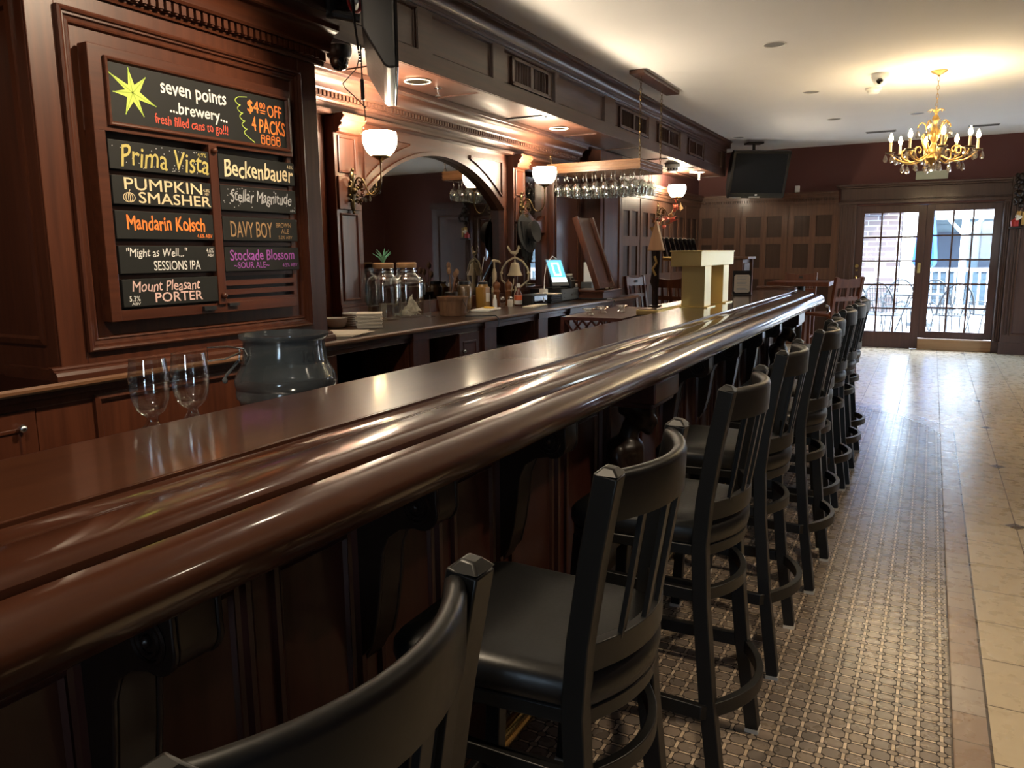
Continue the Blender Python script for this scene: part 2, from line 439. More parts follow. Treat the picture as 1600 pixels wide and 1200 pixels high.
# ------------------------------------------------------------------ floor: stone mosaic, border course and large tiles
def floor_material():
    m, nt, b = new_mat('tiled_floor')
    L = nt.links
    def N(t): return nt.nodes.new(t)
    def mth(op, a, c=None, d=None, clamp=False):
        n = N('ShaderNodeMath'); n.operation = op; n.use_clamp = clamp
        for i, q in enumerate((a, c, d)):
            if q is None: continue
            if isinstance(q, (int, float)): n.inputs[i].default_value = q
            else: L.new(q, n.inputs[i])
        return n.outputs[0]
    geo = N('ShaderNodeNewGeometry'); sp = N('ShaderNodeSeparateXYZ'); L.new(geo.outputs['Position'], sp.inputs[0])
    X, Y = sp.outputs[0], sp.outputs[1]
    def mixc(fac, a, c):
        n = N('ShaderNodeMix'); n.data_type = 'RGBA'
        L.new(fac, n.inputs['Factor'])
        for k, q in ((6, a), (7, c)):
            if isinstance(q, tuple): n.inputs[k].default_value = (*q, 1)
            else: L.new(q, n.inputs[k])
        return n.outputs[2]
    def wn(a, c):
        cb = N('ShaderNodeCombineXYZ'); L.new(a, cb.inputs[0]); L.new(c, cb.inputs[1])
        w = N('ShaderNodeTexWhiteNoise'); w.noise_dimensions = '2D'; L.new(cb.outputs[0], w.inputs['Vector']); return w.outputs['Value']
    def ramp(v, *cols):
        r = N('ShaderNodeValToRGB'); e = r.color_ramp.elements
        while len(e) < len(cols): e.new(0.5)
        for i, c in enumerate(cols): e[i].position = i/(len(cols)-1); e[i].color = (*c, 1)
        L.new(v, r.inputs[0]); return r.outputs[0]
    nz = N('ShaderNodeTexNoise'); nz.inputs['Scale'].default_value = 14; nz.inputs['Detail'].default_value = 5; L.new(geo.outputs['Position'], nz.inputs['Vector'])
    # regions
    dx = mth('ADD', X, 1.5); dy = mth('SUBTRACT', Y, 6.4)
    dist = mth('SQRT', mth('ADD', mth('MULTIPLY', dx, dx), mth('MULTIPLY', dy, dy)))
    far = mth('GREATER_THAN', Y, 6.4)
    def inside(xe, re):
        a = mth('LESS_THAN', X, xe); r = mth('LESS_THAN', dist, re)
        r = mth('MAXIMUM', r, mth('SUBTRACT', 1.0, far)); return mth('MULTIPLY', a, r)
    in_m = inside(0.150, 1.70); in_b = inside(0.250, 1.835)
    g1 = mth('SUBTRACT', inside(0.154, 1.704), inside(0.147, 1.697)); g2 = mth('SUBTRACT', inside(0.254, 1.839), inside(0.246, 1.831))
    # mosaic
    px, py = 0.0622, 0.0545
    ux = mth('DIVIDE', X, px); uy = mth('DIVIDE', Y, py)
    cxi = mth('FLOOR', ux); cyi = mth('FLOOR', uy)
    ax = mth('MULTIPLY', mth('ABSOLUTE', mth('SUBTRACT', mth('SUBTRACT', ux, cxi), 0.5)), px)
    ay = mth('MULTIPLY', mth('ABSOLUTE', mth('SUBTRACT', mth('SUBTRACT', uy, cyi), 0.5)), py)
    o = mth('MAXIMUM', mth('SUBTRACT', ax, 0.0245), mth('SUBTRACT', ay, 0.0203))
    o = mth('MAXIMUM', o, mth('SUBTRACT', mth('MULTIPLY', mth('ADD', ax, ay), 0.74), 0.0256))
    octo = mth('LESS_THAN', o, 0.0)
    bx = mth('SUBTRACT', px/2, ax); by = mth('SUBTRACT', py/2, ay)
    e1 = mth('DIVIDE', bx, 0.0125); e2 = mth('DIVIDE', by, 0.0098)
    oval = mth('LESS_THAN', mth('ADD', mth('MULTIPLY', e1, e1), mth('MULTIPLY', e2, e2)), 1.0)
    vbar = mth('MULTIPLY', mth('LESS_THAN', bx, 0.0044), mth('GREATER_THAN', by, 0.0118))
    hbar = mth('MULTIPLY', mth('LESS_THAN', by, 0.0033), mth('GREATER_THAN', bx, 0.0155))
    rn = wn(cxi, cyi)
    octc = ramp(rn, (0.135, 0.108, 0.088), (0.235, 0.180, 0.138), (0.165, 0.136, 0.114), (0.255, 0.195, 0.142))
    oxi = mth('ROUND', ux); oyi = mth('ROUND', uy)
    ovc = ramp(wn(mth('ADD', oxi, 31.7), oyi), (0.23, 0.175, 0.13), (0.33, 0.26, 0.195))
    barc = ramp(wn(mth('ADD', oxi, 11.3), mth('ADD', cyi, 5.1)), (0.45, 0.34, 0.23), (0.70, 0.56, 0.41))
    col = mixc(octo, (0.030, 0.020, 0.014), octc)
    col = mixc(hbar, col, barc); col = mixc(vbar, col, barc); col = mixc(oval, col, ovc)
    # border course
    byi = mth('FLOOR', mth('DIVIDE', Y, 0.163)); bfy = mth('SUBTRACT', mth('DIVIDE', Y, 0.163), byi)
    bg = mth('LESS_THAN', mth('ABSOLUTE', mth('SUBTRACT', bfy, 0.5)), 0.485)
    bc = ramp(mth('ADD', mth('MULTIPLY', wn(byi, byi), 0.75), mth('MULTIPLY', nz.outputs[0], 0.35)), (0.25, 0.165, 0.115), (0.34, 0.25, 0.185), (0.38, 0.32, 0.26))
    bc = mixc(bg, (0.10, 0.07, 0.05), bc)
    # field tiles
    tx, ty = 0.328, 0.3225
    X2 = mth('SUBTRACT', X, 0.482); Y2 = mth('SUBTRACT', Y, 3.335)
    tu = mth('DIVIDE', X2, tx); tv = mth('DIVIDE', Y2, ty)
    ti = mth('FLOOR', tu); tj = mth('FLOOR', tv)
    gx = mth('LESS_THAN', mth('ABSOLUTE', mth('SUBTRACT', mth('SUBTRACT', tu, ti), 0.5)), 0.4925)
    gy = mth('LESS_THAN', mth('ABSOLUTE', mth('SUBTRACT', mth('SUBTRACT', tv, tj), 0.5)), 0.4925)
    tcol = ramp(mth('ADD', mth('MULTIPLY', wn(ti, tj), 0.4), mth('MULTIPLY', nz.outputs[0], 0.6)), (0.48, 0.375, 0.24), (0.55, 0.45, 0.30), (0.62, 0.52, 0.365))
    tcol = mixc(mth('MULTIPLY', gx, gy), (0.12, 0.085, 0.06), tcol)
    # small dark diamonds: every 4th joint along two joint lines
    dxi = mth('ROUND', tu); dyj = mth('ROUND', mth('DIVIDE', tv, 4.0))
    qx = mth('ABSOLUTE', mth('MULTIPLY', mth('SUBTRACT', tu, dxi), tx)); qy = mth('ABSOLUTE', mth('MULTIPLY', mth('SUBTRACT', tv, mth('MULTIPLY', dyj, 4.0)), ty))
    dm = mth('LESS_THAN', mth('ADD', qx, qy), 0.052)
    dm = mth('MULTIPLY', dm, mth('LESS_THAN', mth('ABSOLUTE', mth('SUBTRACT', mth('MODULO', mth('ADD', dxi, 40.0), 4.0), 0.0)), 0.5))
    tcol = mixc(dm, tcol, (0.10, 0.075, 0.062))
    fin = mixc(in_b, tcol, bc); fin = mixc(in_m, fin, col)
    gg = mth('MAXIMUM', g1, g2); fin = mixc(gg, fin, (0.06, 0.042, 0.03))
    L.new(fin, b.inputs['Base Color'])
    # relief and gloss
    raised = mth('MAXIMUM', mth('MAXIMUM', octo, oval), mth('MAXIMUM', vbar, hbar))
    hm = mth('ADD', mth('MULTIPLY', in_m, raised), mth('MULTIPLY', mth('SUBTRACT', 1.0, in_m), mth('MULTIPLY', gx, gy)))
    bp = N('ShaderNodeBump'); bp.inputs['Strength'].default_value = 0.35; bp.inputs['Distance'].default_value = 0.002
    L.new(mth('ADD', hm, mth('MULTIPLY', nz.outputs[0], 0.25)), bp.inputs['Height']); L.new(bp.outputs[0], b.inputs['Normal'])
    rg = mth('ADD', mth('MULTIPLY', nz.outputs[0], 0.12), mth('ADD', 0.22, mth('MULTIPLY', mth('SUBTRACT', 1.0, hm), 0.45)))
    L.new(rg, b.inputs['Roughness'])
    b.inputs['Specular IOR Level'].default_value = 0.5
    return m
M['floor'] = floor_material()
XL, XR, YB, YF, ZC = -3.37, 3.0, -4.0, 12.68, 2.955
struct(MB().box(XL-0.15, XR+0.15, YB-0.15, YF+0.12, -0.06, 0.0).build('floor', M['floor'], smooth=0))
struct(MB().box(XL-0.15, XR+0.15, YB-0.15, YF+0.15, ZC, ZC+0.1).build('ceiling', M['ceiling'], smooth=0))
struct(MB().box(XL-0.15, XL, YB-0.15, YF+0.15, 0, ZC).build('wall_left', M['redwall'], smooth=0))
# far wall with the double door opening x -1.02..0.81, z 0..2.07
DX0, DX1, DZ = -1.02, 0.815, 2.07
w = MB().box(XL, DX0, YF, YF+0.15, 0, ZC).box(DX1, XR, YF, YF+0.15, 0, ZC).box(DX0, DX1, YF, YF+0.15, DZ, ZC)
struct(w.build('wall_far', M['redwall'], smooth=0))
# right wall with a glazed door opening y 10.4..11.4
w = MB().box(XR, XR+0.15, YB-0.15, 10.4, 0, ZC).box(XR, XR+0.15, 11.4, YF+0.15, 0, ZC).box(XR, XR+0.15, 10.4, 11.4, 2.4, ZC)
struct(w.build('wall_right', M['redwall'], smooth=0))
# wall behind the viewer with an unseen front window added for soft fill
w = MB().box(XL-0.15, 0.9, YB-0.15, YB, 0, ZC).box(1.8, XR+0.15, YB-0.15, YB, 0, ZC).box(0.9, 1.8, YB-0.15, YB, 0, 1.0).box(0.9, 1.8, YB-0.15, YB, 2.4, ZC)
struct(w.build('wall_back', M['redwall'], smooth=0))

def sash(name, axis, a0, a1, z0, z1, pos, nx, nz, fr=0.07, th=0.045, mun=0.022, mat=None, kick=0.0, parent=None, base=None):
    """glazed leaf: frame with muntins and one pane; axis 'x' spans x at y=pos, axis 'y' spans y at x=pos"""
    mb = MB(); g = MB()
    def B(p0, p1, q0, q1, t):
        if axis == 'x': mb.box(p0, p1, pos-t/2, pos+t/2, q0, q1)
        else: mb.box(pos-t/2, pos+t/2, p0, p1, q0, q1)
    B(a0, a0+fr, z0, z1, th); B(a1-fr, a1, z0, z1, th); B(a0+fr, a1-fr, z1-fr, z1, th); B(a0+fr, a1-fr, z0, z0+fr+kick, th)
    i0, i1, k0, k1 = a0+fr, a1-fr, z0+fr+kick, z1-fr
    root = base
    fr_o = mb.build('leaf_frame' if base is not None else name, mat or M['doorwood'], parent=base, smooth=0, bevel=0.004)
    if base is None: root = fr_o
    mm = MB()
    for i in range(1, nx):
        p = i0+(i1-i0)*i/nx
        mm.box(p-mun/2, p+mun/2, pos-0.014, pos+0.014, k0, k1) if axis == 'x' else mm.box(pos-0.014, pos+0.014, p-mun/2, p+mun/2, k0, k1)
    for j in range(1, nz):
        q = k0+(k1-k0)*j/nz
        mm.box(i0, i1, pos-0.013, pos+0.013, q-mun/2, q+mun/2) if axis == 'x' else mm.box(pos-0.013, pos+0.013, i0, i1, q-mun/2, q+mun/2)
    if nx > 1 or nz > 1: mm.build('muntins', M['doorwood'] if mat is None else mat, parent=root, smooth=0)
    (g.box(i0-0.005, i1+0.005, pos-0.003, pos+0.003, k0-0.005, k1+0.005) if axis == 'x' else g.box(pos-0.003, pos+0.003, i0-0.005, i1+0.005, k0-0.005, k1+0.005)).build('pane', M['gl_pane'], parent=root, smooth=0)
    return root
# the two far door leaves
d1 = sash('door_1', 'x', -1.018, -0.105, 0.005, 2.062, YF+0.055, 3, 5, fr=0.105, kick=0.13, mun=0.024)
d1['kind'] = 'structure'
h = MB().tube([(-0.975, YF-0.005, 1.02), (-0.975, YF-0.045, 1.03), (-0.975, YF-0.055, 0.96), (-0.975, YF-0.045, 0.86), (-0.975, YF-0.005, 0.85)], 0.011, 8).box(-0.99, -0.96, YF+0.02, YF+0.033, 0.82, 1.06).build('door_handle', M['brass'], d1)
MB().cyl((-0.975, YF+0.032, 1.20), (-0.975, YF+0.008, 1.20), 0.027).cyl((-0.975, YF+0.032, 1.14), (-0.975, YF+0.012, 1.14), 0.018).build('lock', M['brass'], d1)
MB().box(-0.175, -0.135, YF+0.02, YF+0.033, 1.10, 1.24).cyl((-0.155, YF+0.033, 1.21), (-0.155, YF+0.002, 1.21), 0.02).build('lock_plate', M['brass'], d1)
d2 = sash('door_2', 'x', -0.105, 0.812, 0.165, 2.062, YF+0.075, 3, 5, fr=0.095, mun=0.024)
d2['kind'] = 'structure'
struct(MB().box(-0.105, 0.812, YF-0.02, YF+0.13, 0.0, 0.155).build('threshold', M['oak'], smooth=0, bevel=0.004))
# casing and entablature of the door
cas = MB()
for (a, bb) in ((-1.275, DX0), (DX1, 0.90)):
    cas.box(a, bb, YF-0.035, YF, 0, 2.10)
    for k in range(3):
        t = a + (bb-a)*(0.2+0.3*k); cas.box(t-0.012, t+0.012, YF-0.048, YF-0.03, 0.16, 2.06)
    cas.box(a-0.005, bb+0.005, YF-0.05, YF, 0, 0.15)
cas.box(-1.27, 0.93, YF-0.05, YF, 2.09, 2.13).box(-1.25, 0.93, YF-0.03, YF, 2.13, 2.32).box(-1.29, 0.95, YF-0.06, YF, 2.32, 2.345).box(-1.31, 0.96, YF-0.085, YF, 2.345, 2.375)
cas.box(-1.255, 0.93, YF-0.06, YF, 2.145, 2.158)
struct(cas.build('trim_1', M['casing'], smooth=0, bevel=0.005))
struct(MB().box(DX0-0.002, DX0+0.004, YF, YF+0.15, 0, DZ).box(DX1-0.004, DX1+0.002, YF, YF+0.15, 0, DZ).box(DX0, DX1, YF, YF+0.15, DZ-0.006, DZ+0.001).build('door_jamb', M['casing'], smooth=0))
# panelled pier right of the door, standing a little forward
pr = MB().box(0.90, 1.75, YF-0.16, YF, 0, 2.30).box(0.885, 1.77, YF-0.18, YF, 0, 0.16).box(0.885, 1.77, YF-0.2, YF, 2.26, 2.38)
frame_xz(pr, YF-0.16, 1.0, 1.62, 0.26, 2.15, [(0, 0), (0, 0.018), (0.02, 0.024), (0.035, 0.004)])
frame_xz(pr, YF-0.16, 0.935, 0.985, 0.26, 2.15, [(0, 0), (0, 0.014), (0.012, 0.014), (0.016, 0.0)])
struct(pr.build('trim_2', M['casing'], smooth=0))

# wainscot on the far wall: rows of small square panels over a tall panel
def wains_far():
    st = MB(); fd = MB()
    x0, x1 = XL, -1.275
    y = YF
    fd.box(x0, x1, y-0.012, y, 0, 2.12)
    # horizontal rails
    for (a, bb) in ((0, 0.18), (1.00, 1.17), (1.535, 1.64), (1.955, 2.12)): st.box(x0, x1, y-0.036, y-0.012, a, bb)
    bays = [(-3.37, -3.02), (-2.99, -2.335), (-2.305, -1.655), (-1.625, -1.275)]
    bays = [(-3.37, -3.05), (-3.02, -2.70), (-2.67, -1.99), (-1.96, -1.275)]
    for (a, bb) in bays:
        mid = (a+bb)/2
        for (p, q) in ((a, a+0.075), (mid-0.045, mid+0.045), (bb-0.075, bb)):
            if bb-a < 0.4 and p == mid-0.045: continue
            st.box(p, q, y-0.0362, y-0.012, 0.18, 1.955)
        st.box(bb, bb+0.012, y-0.046, y-0.012, 0.02, 2.11).box(bb+0.018, bb+0.030, y-0.046, y-0.012, 0.02, 2.11)
    st.box(x0, x1, y-0.045, y-0.012, 0, 0.14)
    # cornice with dentils
    st.box(x0, x1, y-0.05, y, 2.12, 2.165).box(x0, x1, y-0.075, y, 2.205, 2.225).box(x0, x1, y-0.095, y, 2.225, 2.265).box(x0, x1, y-0.12, y, 2.265, 2.295).box(x0, x1, y-0.04, y, 2.165, 2.205)
    n = int((x1-x0)/0.036)
    for i in range(n): st.box(x0+i*0.036, x0+i*0.036+0.022, y-0.062, y-0.03, 2.168, 2.203)
    a = struct(fd.build('wainscot_far', M['wain_shaded'], smooth=0)); st.build('wainscot_rails', M['wain_z'], a, smooth=0)
wains_far()
def wains_left():
    st = MB(); fd = MB(); x = XL
    y0, y1 = 8.42, YF-0.03
    fd.box(x, x+0.012, y0, y1, 0, 2.12)
    for (a, bb) in ((0, 0.18), (1.00, 1.14), (1.51, 1.63), (1.94, 2.12)): st.box(x+0.012, x+0.03, y0, y1, a, bb)
    bays = [(8.42, 9.02), (9.05, 9.75), (9.78, 10.45), (10.48, 11.15), (11.18, 11.85), (11.88, 12.62)]
    for (a, bb) in bays:
        mid = (a+bb)/2
        for (p, q) in ((a, a+0.085), (mid-0.045, mid+0.045), (bb-0.085, bb)): st.box(x+0.012, x+0.0302, p, q, 0.18, 1.94)
        st.box(x+0.012, x+0.036, bb, bb+0.012, 0.02, 2.11).box(x+0.012, x+0.036, bb+0.018, bb+0.03, 0.02, 2.11)
    st.box(x+0.012, x+0.045, y0, y1, 0, 0.14)
    st.box(x, x+0.05, y0, y1, 2.12, 2.165).box(x, x+0.04, y0, y1, 2.165, 2.205).box(x, x+0.075, y0, y1, 2.205, 2.225).box(x, x+0.095, y0, y1, 2.225, 2.265).box(x, x+0.12, y0, y1, 2.265, 2.295)
    n = int((y1-y0)/0.036)
    for i in range(n): st.box(x+0.03, x+0.062, y0+i*0.036, y0+i*0.036+0.022, 2.168, 2.203)
    a = struct(fd.build('wainscot_left', M['wain_shaded'], smooth=0)); st.build('wainscot_rails', M['wain_z'], a, smooth=0)
wains_left()
# right-hand side of the room (seen in the back bar mirror)
rw = MB()
rw.box(XR-0.03, XR, 5.2, 10.34, 0, 1.0).box(XR-0.05, XR, 5.2, 10.34, 1.0, 1.05)
for i in range(8): frame_yz(rw, XR-0.045, 5.3+i*0.62, 5.82+i*0.62, 0.2, 0.9, [(0, 0), (0.02, -0.015), (0.04, 0.0)])
struct(rw.build('wainscot_right', M['wain_z'], smooth=0))
cs = MB().box(XR-0.06, XR, 10.28, 10.4, 0, 2.5).box(XR-0.06, XR, 11.4, 11.52, 0, 2.5).box(XR-0.07, XR, 10.25, 11.55, 2.4, 2.56)
struct(cs.build('trim_3', M['casing'], smooth=0, bevel=0.005))
d3 = sash('door_3', 'y', 10.4, 11.4, 0.0, 2.4, XR+0.08, 1, 3, fr=0.16, kick=0.15); d3['kind'] = 'structure'
w1 = sash('fill_window', 'x', 0.9, 1.8, 1.0, 2.4, YB-0.08, 2, 1, fr=0.08); w1['kind'] = 'structure'  # unseen window, added behind the viewer to give soft fill light
# arched niche in the right wall seen in the mirror
an = MB()
pts = [(7.15, 0.0), (7.15, 1.75)] + [(7.75-0.6*math.cos(PI*i/12), 1.75+0.42*math.sin(PI*i/12)) for i in range(1, 12)] + [(8.35, 1.75), (8.35, 0.0)]
out = [(7.03, 0.0), (7.03, 1.75)] + [(7.75-0.72*math.cos(PI*i/12), 1.75+0.54*math.sin(PI*i/12)) for i in range(1, 12)] + [(8.47, 1.75), (8.47, 0.0)]
for i in range(len(pts)-1):
    an.add([(XR-0.14, *pts[i]), (XR-0.14, *pts[i+1]), (XR-0.14, *out[i+1]), (XR-0.14, *out[i]), (XR, *pts[i]), (XR, *pts[i+1]), (XR, *out[i+1]), (XR, *out[i])],
           [(0,1,2,3), (4,7,6,5), (0,4,5,1), (3,2,6,7)])
struct(an.build('arch_surround', M['ceiling'], smooth=0))

# ------------------------------------------------------------------ soffit over the back bar
SX, SZ = -2.70, 2.49
SY0, SY1 = YB, 11.5
s = MB().box(XL, SX-0.022, SY0, SY1, SZ+0.002, ZC)
soff = struct(s.build('soffit', M['soffit_y'], smooth=0))
fr = MB()
cells = [(-3.9, -2.9), (-2.75, -1.75), (-1.6, -0.6), (-0.45, 0.5), (0.65, 1.5), (1.62, 2.75), (2.9, 3.93), (4.08, 4.81), (4.97, 5.80), (5.87, 6.86), (7.12, 8.12), (8.34, 9.30), (9.56, 10.38), (10.55, 11.35)]
fr.box(SX-0.022, SX, SY0, SY1, SZ, 2.595).box(SX-0.022, SX, SY0, SY1, 2.82, ZC)
e = SY0
for (a, bb) in cells:
    fr.box(SX-0.022, SX, e, a, 2.595, 2.82); e = bb
    frame_yz(fr, SX-0.022, a, bb, 2.595, 2.82, [(0.0, 0.020), (0.006, 0.014), (0.010, 0.004), (0.014, 0.0)])
fr.box(SX-0.022, SX, e, SY1, 2.595, 2.82)
fr.box(SX, SX+0.012, SY0, SY1, SZ-0.004, SZ+0.012)
fr.build('soffit_frame', M['soffit_y'], soff, smooth=0)
cr = MB()
prof = [(SX, 2.832), (SX+0.012, 2.832), (SX+0.020, 2.842), (SX+0.020, 2.850), (SX+0.010, 2.856), (SX+0.022, 2.868)]
prof += [(SX+0.022+0.058*(1-math.cos(math.radians(t))), 2.868+0.056*math.sin(math.radians(t))) for t in range(10, 91, 16)]
prof += [(SX+0.082, 2.926), (SX+0.092, 2.93), (SX+0.092, 2.942), (SX+0.104, 2.945), (SX+0.104, ZC), (SX, ZC)]
cr.prism(prof, 'y', SY0, SY1)
cr.build('crown_moulding', M['soffit_y'], soff, smooth=25)
# return of the crown round the soffit's far end
cr2 = MB().box(XL, SX+0.07, SY1, SY1+0.06, 2.87, ZC).box(XL, SX+0.02, SY1, SY1+0.02, SZ, 2.87)
cr2.build('end_panel', M['soffit_y'], soff, smooth=0)
bt = MB()
for y in (3.75, 4.71, 5.78, 6.80, 7.90, 9.0, 10.1): bt.box(-3.12, SX-0.02, y-0.012, y+0.012, SZ-0.006, SZ+0.003)
bt.box(-3.16, -3.10, SY0, SY1, SZ-0.012, SZ+0.003).box(-2.745, SX, SY0, SY1, SZ-0.006, SZ+0.003)
bt.build('underside_battens', M['soffit_y'], soff, smooth=0)
# upper lining of the wall below the soffit, behind the back bar, to the corner pier
struct(MB().box(XL, XL+0.02, YB, 8.42, 0, SZ).build('wall_lining', M['wood_z'], smooth=0))
pier = MB().box(XL, -3.10, 7.78, 8.42, 0, SZ)
frame_yz(pier, -3.10, 7.86, 8.34, 0.25, 2.3, [(0, 0), (0.0, 0.012), (0.018, 0.016), (0.03, 0.002)])
struct(pier.build('trim_4', M['wood_z'], smooth=0))

# ------------------------------------------------------------------ boxed pillar with the beer board
CX = -2.65; CY0, CY1 = 1.62, 2.99
col = MB().box(XL, CX-0.012, CY0, CY1, 0.0, SZ)
colo = struct(col.build('pillar', M['wood_z'], smooth=0, bevel=0.004))
fc = MB()
fc.box(CX-0.012, CX, CY0, 1.72, 1.04, SZ).box(CX-0.012, CX, 2.872, CY1, 1.04, SZ).box(CX-0.012, CX, 1.72, 2.872, 1.04, 1.087).box(CX-0.012, CX, 1.72, 2.872, 2.262, SZ)
fc.build('face_frame', M['wood_z'], colo, smooth=0, bevel=0.003)
mo = MB()
frame_yz(mo, CX-0.012, 1.72, 2.872, 1.087, 2.262, [(0.0, 0.012), (0.0, 0.030), (0.007, 0.034), (0.014, 0.031), (0.017, 0.022), (0.024, 0.022), (0.027, 0.012), (0.036, 0.010), (0.042, 0.014), (0.047, 0.012), (0.052, 0.0)])
mo.build('panel_moulding', M['wood_z'], colo, smooth=0)
co = MB()
cp = [(CX, 2.318), (CX+0.012, 2.318), (CX+0.018, 2.33), (CX+0.018, 2.334), (CX+0.03, 2.336), (CX+0.03, 2.372), (CX+0.055, 2.375), (CX+0.062, 2.385)] + [(CX+0.062+0.05*(1-math.cos(math.radians(t))), 2.385+0.07*math.sin(math.radians(t))) for t in range(15, 91, 15)] + [(CX+0.12, 2.46), (CX+0.12, 2.485), (CX, 2.485)]
co.prism(cp, 'y', CY0-0.06, CY1+0.045)
n = int((CY1-CY0+0.05)/0.034)
for i in range(n):
    y = CY0-0.03+i*0.034
    co.box(CX+0.03, CX+0.048, y, y+0.021, 2.338, 2.371)
co.build('cornice', M['wood_y'], colo, smooth=20)
lg = MB()
lp = [(CX-0.01, 1.048), (CX+0.010, 1.046), (CX+0.016, 1.040), (CX+0.016, 1.034), (CX+0.030, 1.030), (CX+0.036, 1.018), (CX+0.036, 1.000), (CX+0.044, 0.996), (CX+0.046, 0.988), (CX+0.040, 0.982), (CX-0.01, 0.980)]
lg.prism(lp, 'y', CY0-0.04, CY1+0.02)
lg.box(CX-0.3, CX-0.0, CY0-0.03, CY0, 0.98, 1.04).box(CX-0.3, CX+0.03, CY0-0.045, CY0, 0.98, 0.996)
lg.build('ledge_moulding', M['wood_y'], colo, smooth=20)
sd = MB()
frame_xz(sd, CY0, -3.30, -2.72, 1.12, 2.26, [(0, 0), (0, 0.008), (0.02, 0.012), (0.03, 0.0)])
sd.build('side_panel', M['wood_z'], colo, smooth=0)
lw = MB()
frame_yz(lw, CX-0.012, 1.73, 2.95, 0.12, 0.93, [(0, 0), (0, 0.014), (0.018, 0.018), (0.03, 0.004)])
lw.build('lower_panel', M['wood_z'], colo, smooth=0)

# ------------------------------------------------------------------ outside the far doors
OY = YF+0.15
struct(MB().box(-14, 14, OY, OY+18, -0.14, -0.04).build('patio_ground', flat('patio_paving', (0.50, 0.49, 0.47), 0.8, vary=0.1, bump_scale=4), smooth=0))
struct(MB().box(-14, 14, YB-18, YB-0.15, -0.16, -0.06).build('street_ground', flat('street_paving', (0.32, 0.31, 0.30), 0.9, vary=0.1, bump_scale=4), smooth=0))
struct(MB().box(XR+0.15, XR+14, YB-0.15, OY, -0.16, -0.06).build('side_ground', flat('side_paving', (0.35, 0.36, 0.33), 0.9, vary=0.1, bump_scale=4), smooth=0))
mbk, ntb, bb_ = new_mat('pale_brick')
bt_ = ntb.nodes.new('ShaderNodeTexBrick'); tcb = ntb.nodes.new('ShaderNodeTexCoord'); mpb = ntb.nodes.new('ShaderNodeMapping')
mpb.inputs['Rotation'].default_value = (math.radians(90), 0, 0)
ntb.links.new(tcb.outputs['Object'], mpb.inputs['Vector']); ntb.links.new(mpb.outputs[0], bt_.inputs['Vector'])
bt_.inputs['Scale'].default_value = 1.0; bt_.inputs['Brick Width'].default_value = 0.42; bt_.inputs['Row Height'].default_value = 0.12; bt_.inputs['Mortar Size'].default_value = 0.012
bt_.inputs['Color1'].default_value = (0.060, 0.040, 0.038, 1); bt_.inputs['Color2'].default_value = (0.105, 0.080, 0.076, 1); bt_.inputs['Mortar'].default_value = (0.22, 0.21, 0.205, 1)
ntb.links.new(bt_.outputs['Color'], bb_.inputs['Base Color'])
M['brick'] = mbk
# ------------------------------------------------------------------ the bar
BY0, BY1 = -1.4, 7.25
bar = thing('bar_counter', 'long varnished mahogany bar with rounded nosing, scroll brackets and panelled front', 'bar counter')
tp = MB()
tp.prism([(-1.425, BY0), (-1.080, BY0), (-1.080, 7.66), (-1.425, 7.78)], 'z', 1.028, 1.07)
tp.build('bar_top', M['bar_top'], bar, smooth=0, bevel=0.004)
rail_prof = [(-1.080, 1.0672), (-1.078, 1.0700), (-1.074, 1.0700), (-1.072, 1.0640), (-1.060, 1.0605), (-1.030, 1.0600), (-1.012, 1.0625), (-0.998, 1.0675), (-0.984, 1.0710), (-0.950, 1.0728),
             (-0.915, 1.0718), (-0.898, 1.0685), (-0.887, 1.0630), (-0.882, 1.0585), (-0.8795, 1.0520), (-0.8785, 1.0450), (-0.8725, 1.0445), (-0.8715, 1.0510), (-0.868, 1.0530)]
rail_prof += [(-0.862+0.064*math.sin(math.radians(t)), 1.004+0.0485*math.cos(math.radians(t))) for t in range(4, 141, 8)]
rail_prof += [(-0.836, 0.962), (-0.852, 0.958), (-0.872, 0.958), (-0.876, 0.950), (-0.91, 0.946), (-0.92, 0.93), (-1.09, 0.93), (-1.09, 1.02), (-1.08, 1.02)]
MB().prism(rail_prof, 'y', BY0, BY1).build('arm_rail', M['bar_rail'], bar, smooth=24)
er = MB()  # raised lip along the far end
er.tube([(-1.46, 7.72, 1.078), (-1.25, 7.68, 1.082), (-1.09, 7.60, 1.078)], [0.02, 0.022, 0.02], 10)
er.prism([(-1.09, 7.2), (-0.875, 7.22), (-0.90, 7.30), (-1.08, 7.66)], 'z', 1.03, 1.068)
er.build('end_rail', M['bar_rail'], bar)
bd = MB().box(-1.40, -1.112, BY0, 7.2, 0.0, 1.03)
bd.build('bar_body', M['bar_front'], bar, smooth=0)
MB().box(-1.56, -1.42, BY0, 4.05, 1.015, 1.038).box(-1.42, -1.40, BY0, 7.2, 0.9, 1.03).build('rear_ledge', M['bar_front'], bar, smooth=0, bevel=0.003)
corbels = [-0.61, 0.04, 0.69, 1.335, 1.99, 3.60, 4.25, 4.90, 5.52]
figs = [2.82, 6.28]
fp = MB()
fp.box(-1.112, -1.10, BY0, 7.2, 0.0, 0.20).box(-1.112, -1.10, BY0, 7.2, 0.835, 0.945)
fp.box(-1.10, -1.075, BY0, 7.2, 0.0, 0.14).box(-1.10, -1.08, BY0, 7.2, 0.84, 0.86)
stops = sorted(corbels + figs)
xs = []
for i in range(len(stops)-1):
    a, b2 = stops[i], stops[i+1]
    n = 2 if b2-a < 0.75 else 2
    w = (b2-a)
    for k in range(n):
        p0 = a+w*k/n+0.028; p1 = a+w*(k+1)/n-0.028
        xs.append((p0, p1))
xs.append((6.32, 6.70)); xs.append((6.76, 7.14)); xs.insert(0, (-1.3, -0.66))
e = BY0
for (a, b2) in xs:
    fp.box(-1.112, -1.10, e, a, 0.2, 0.835); e = b2
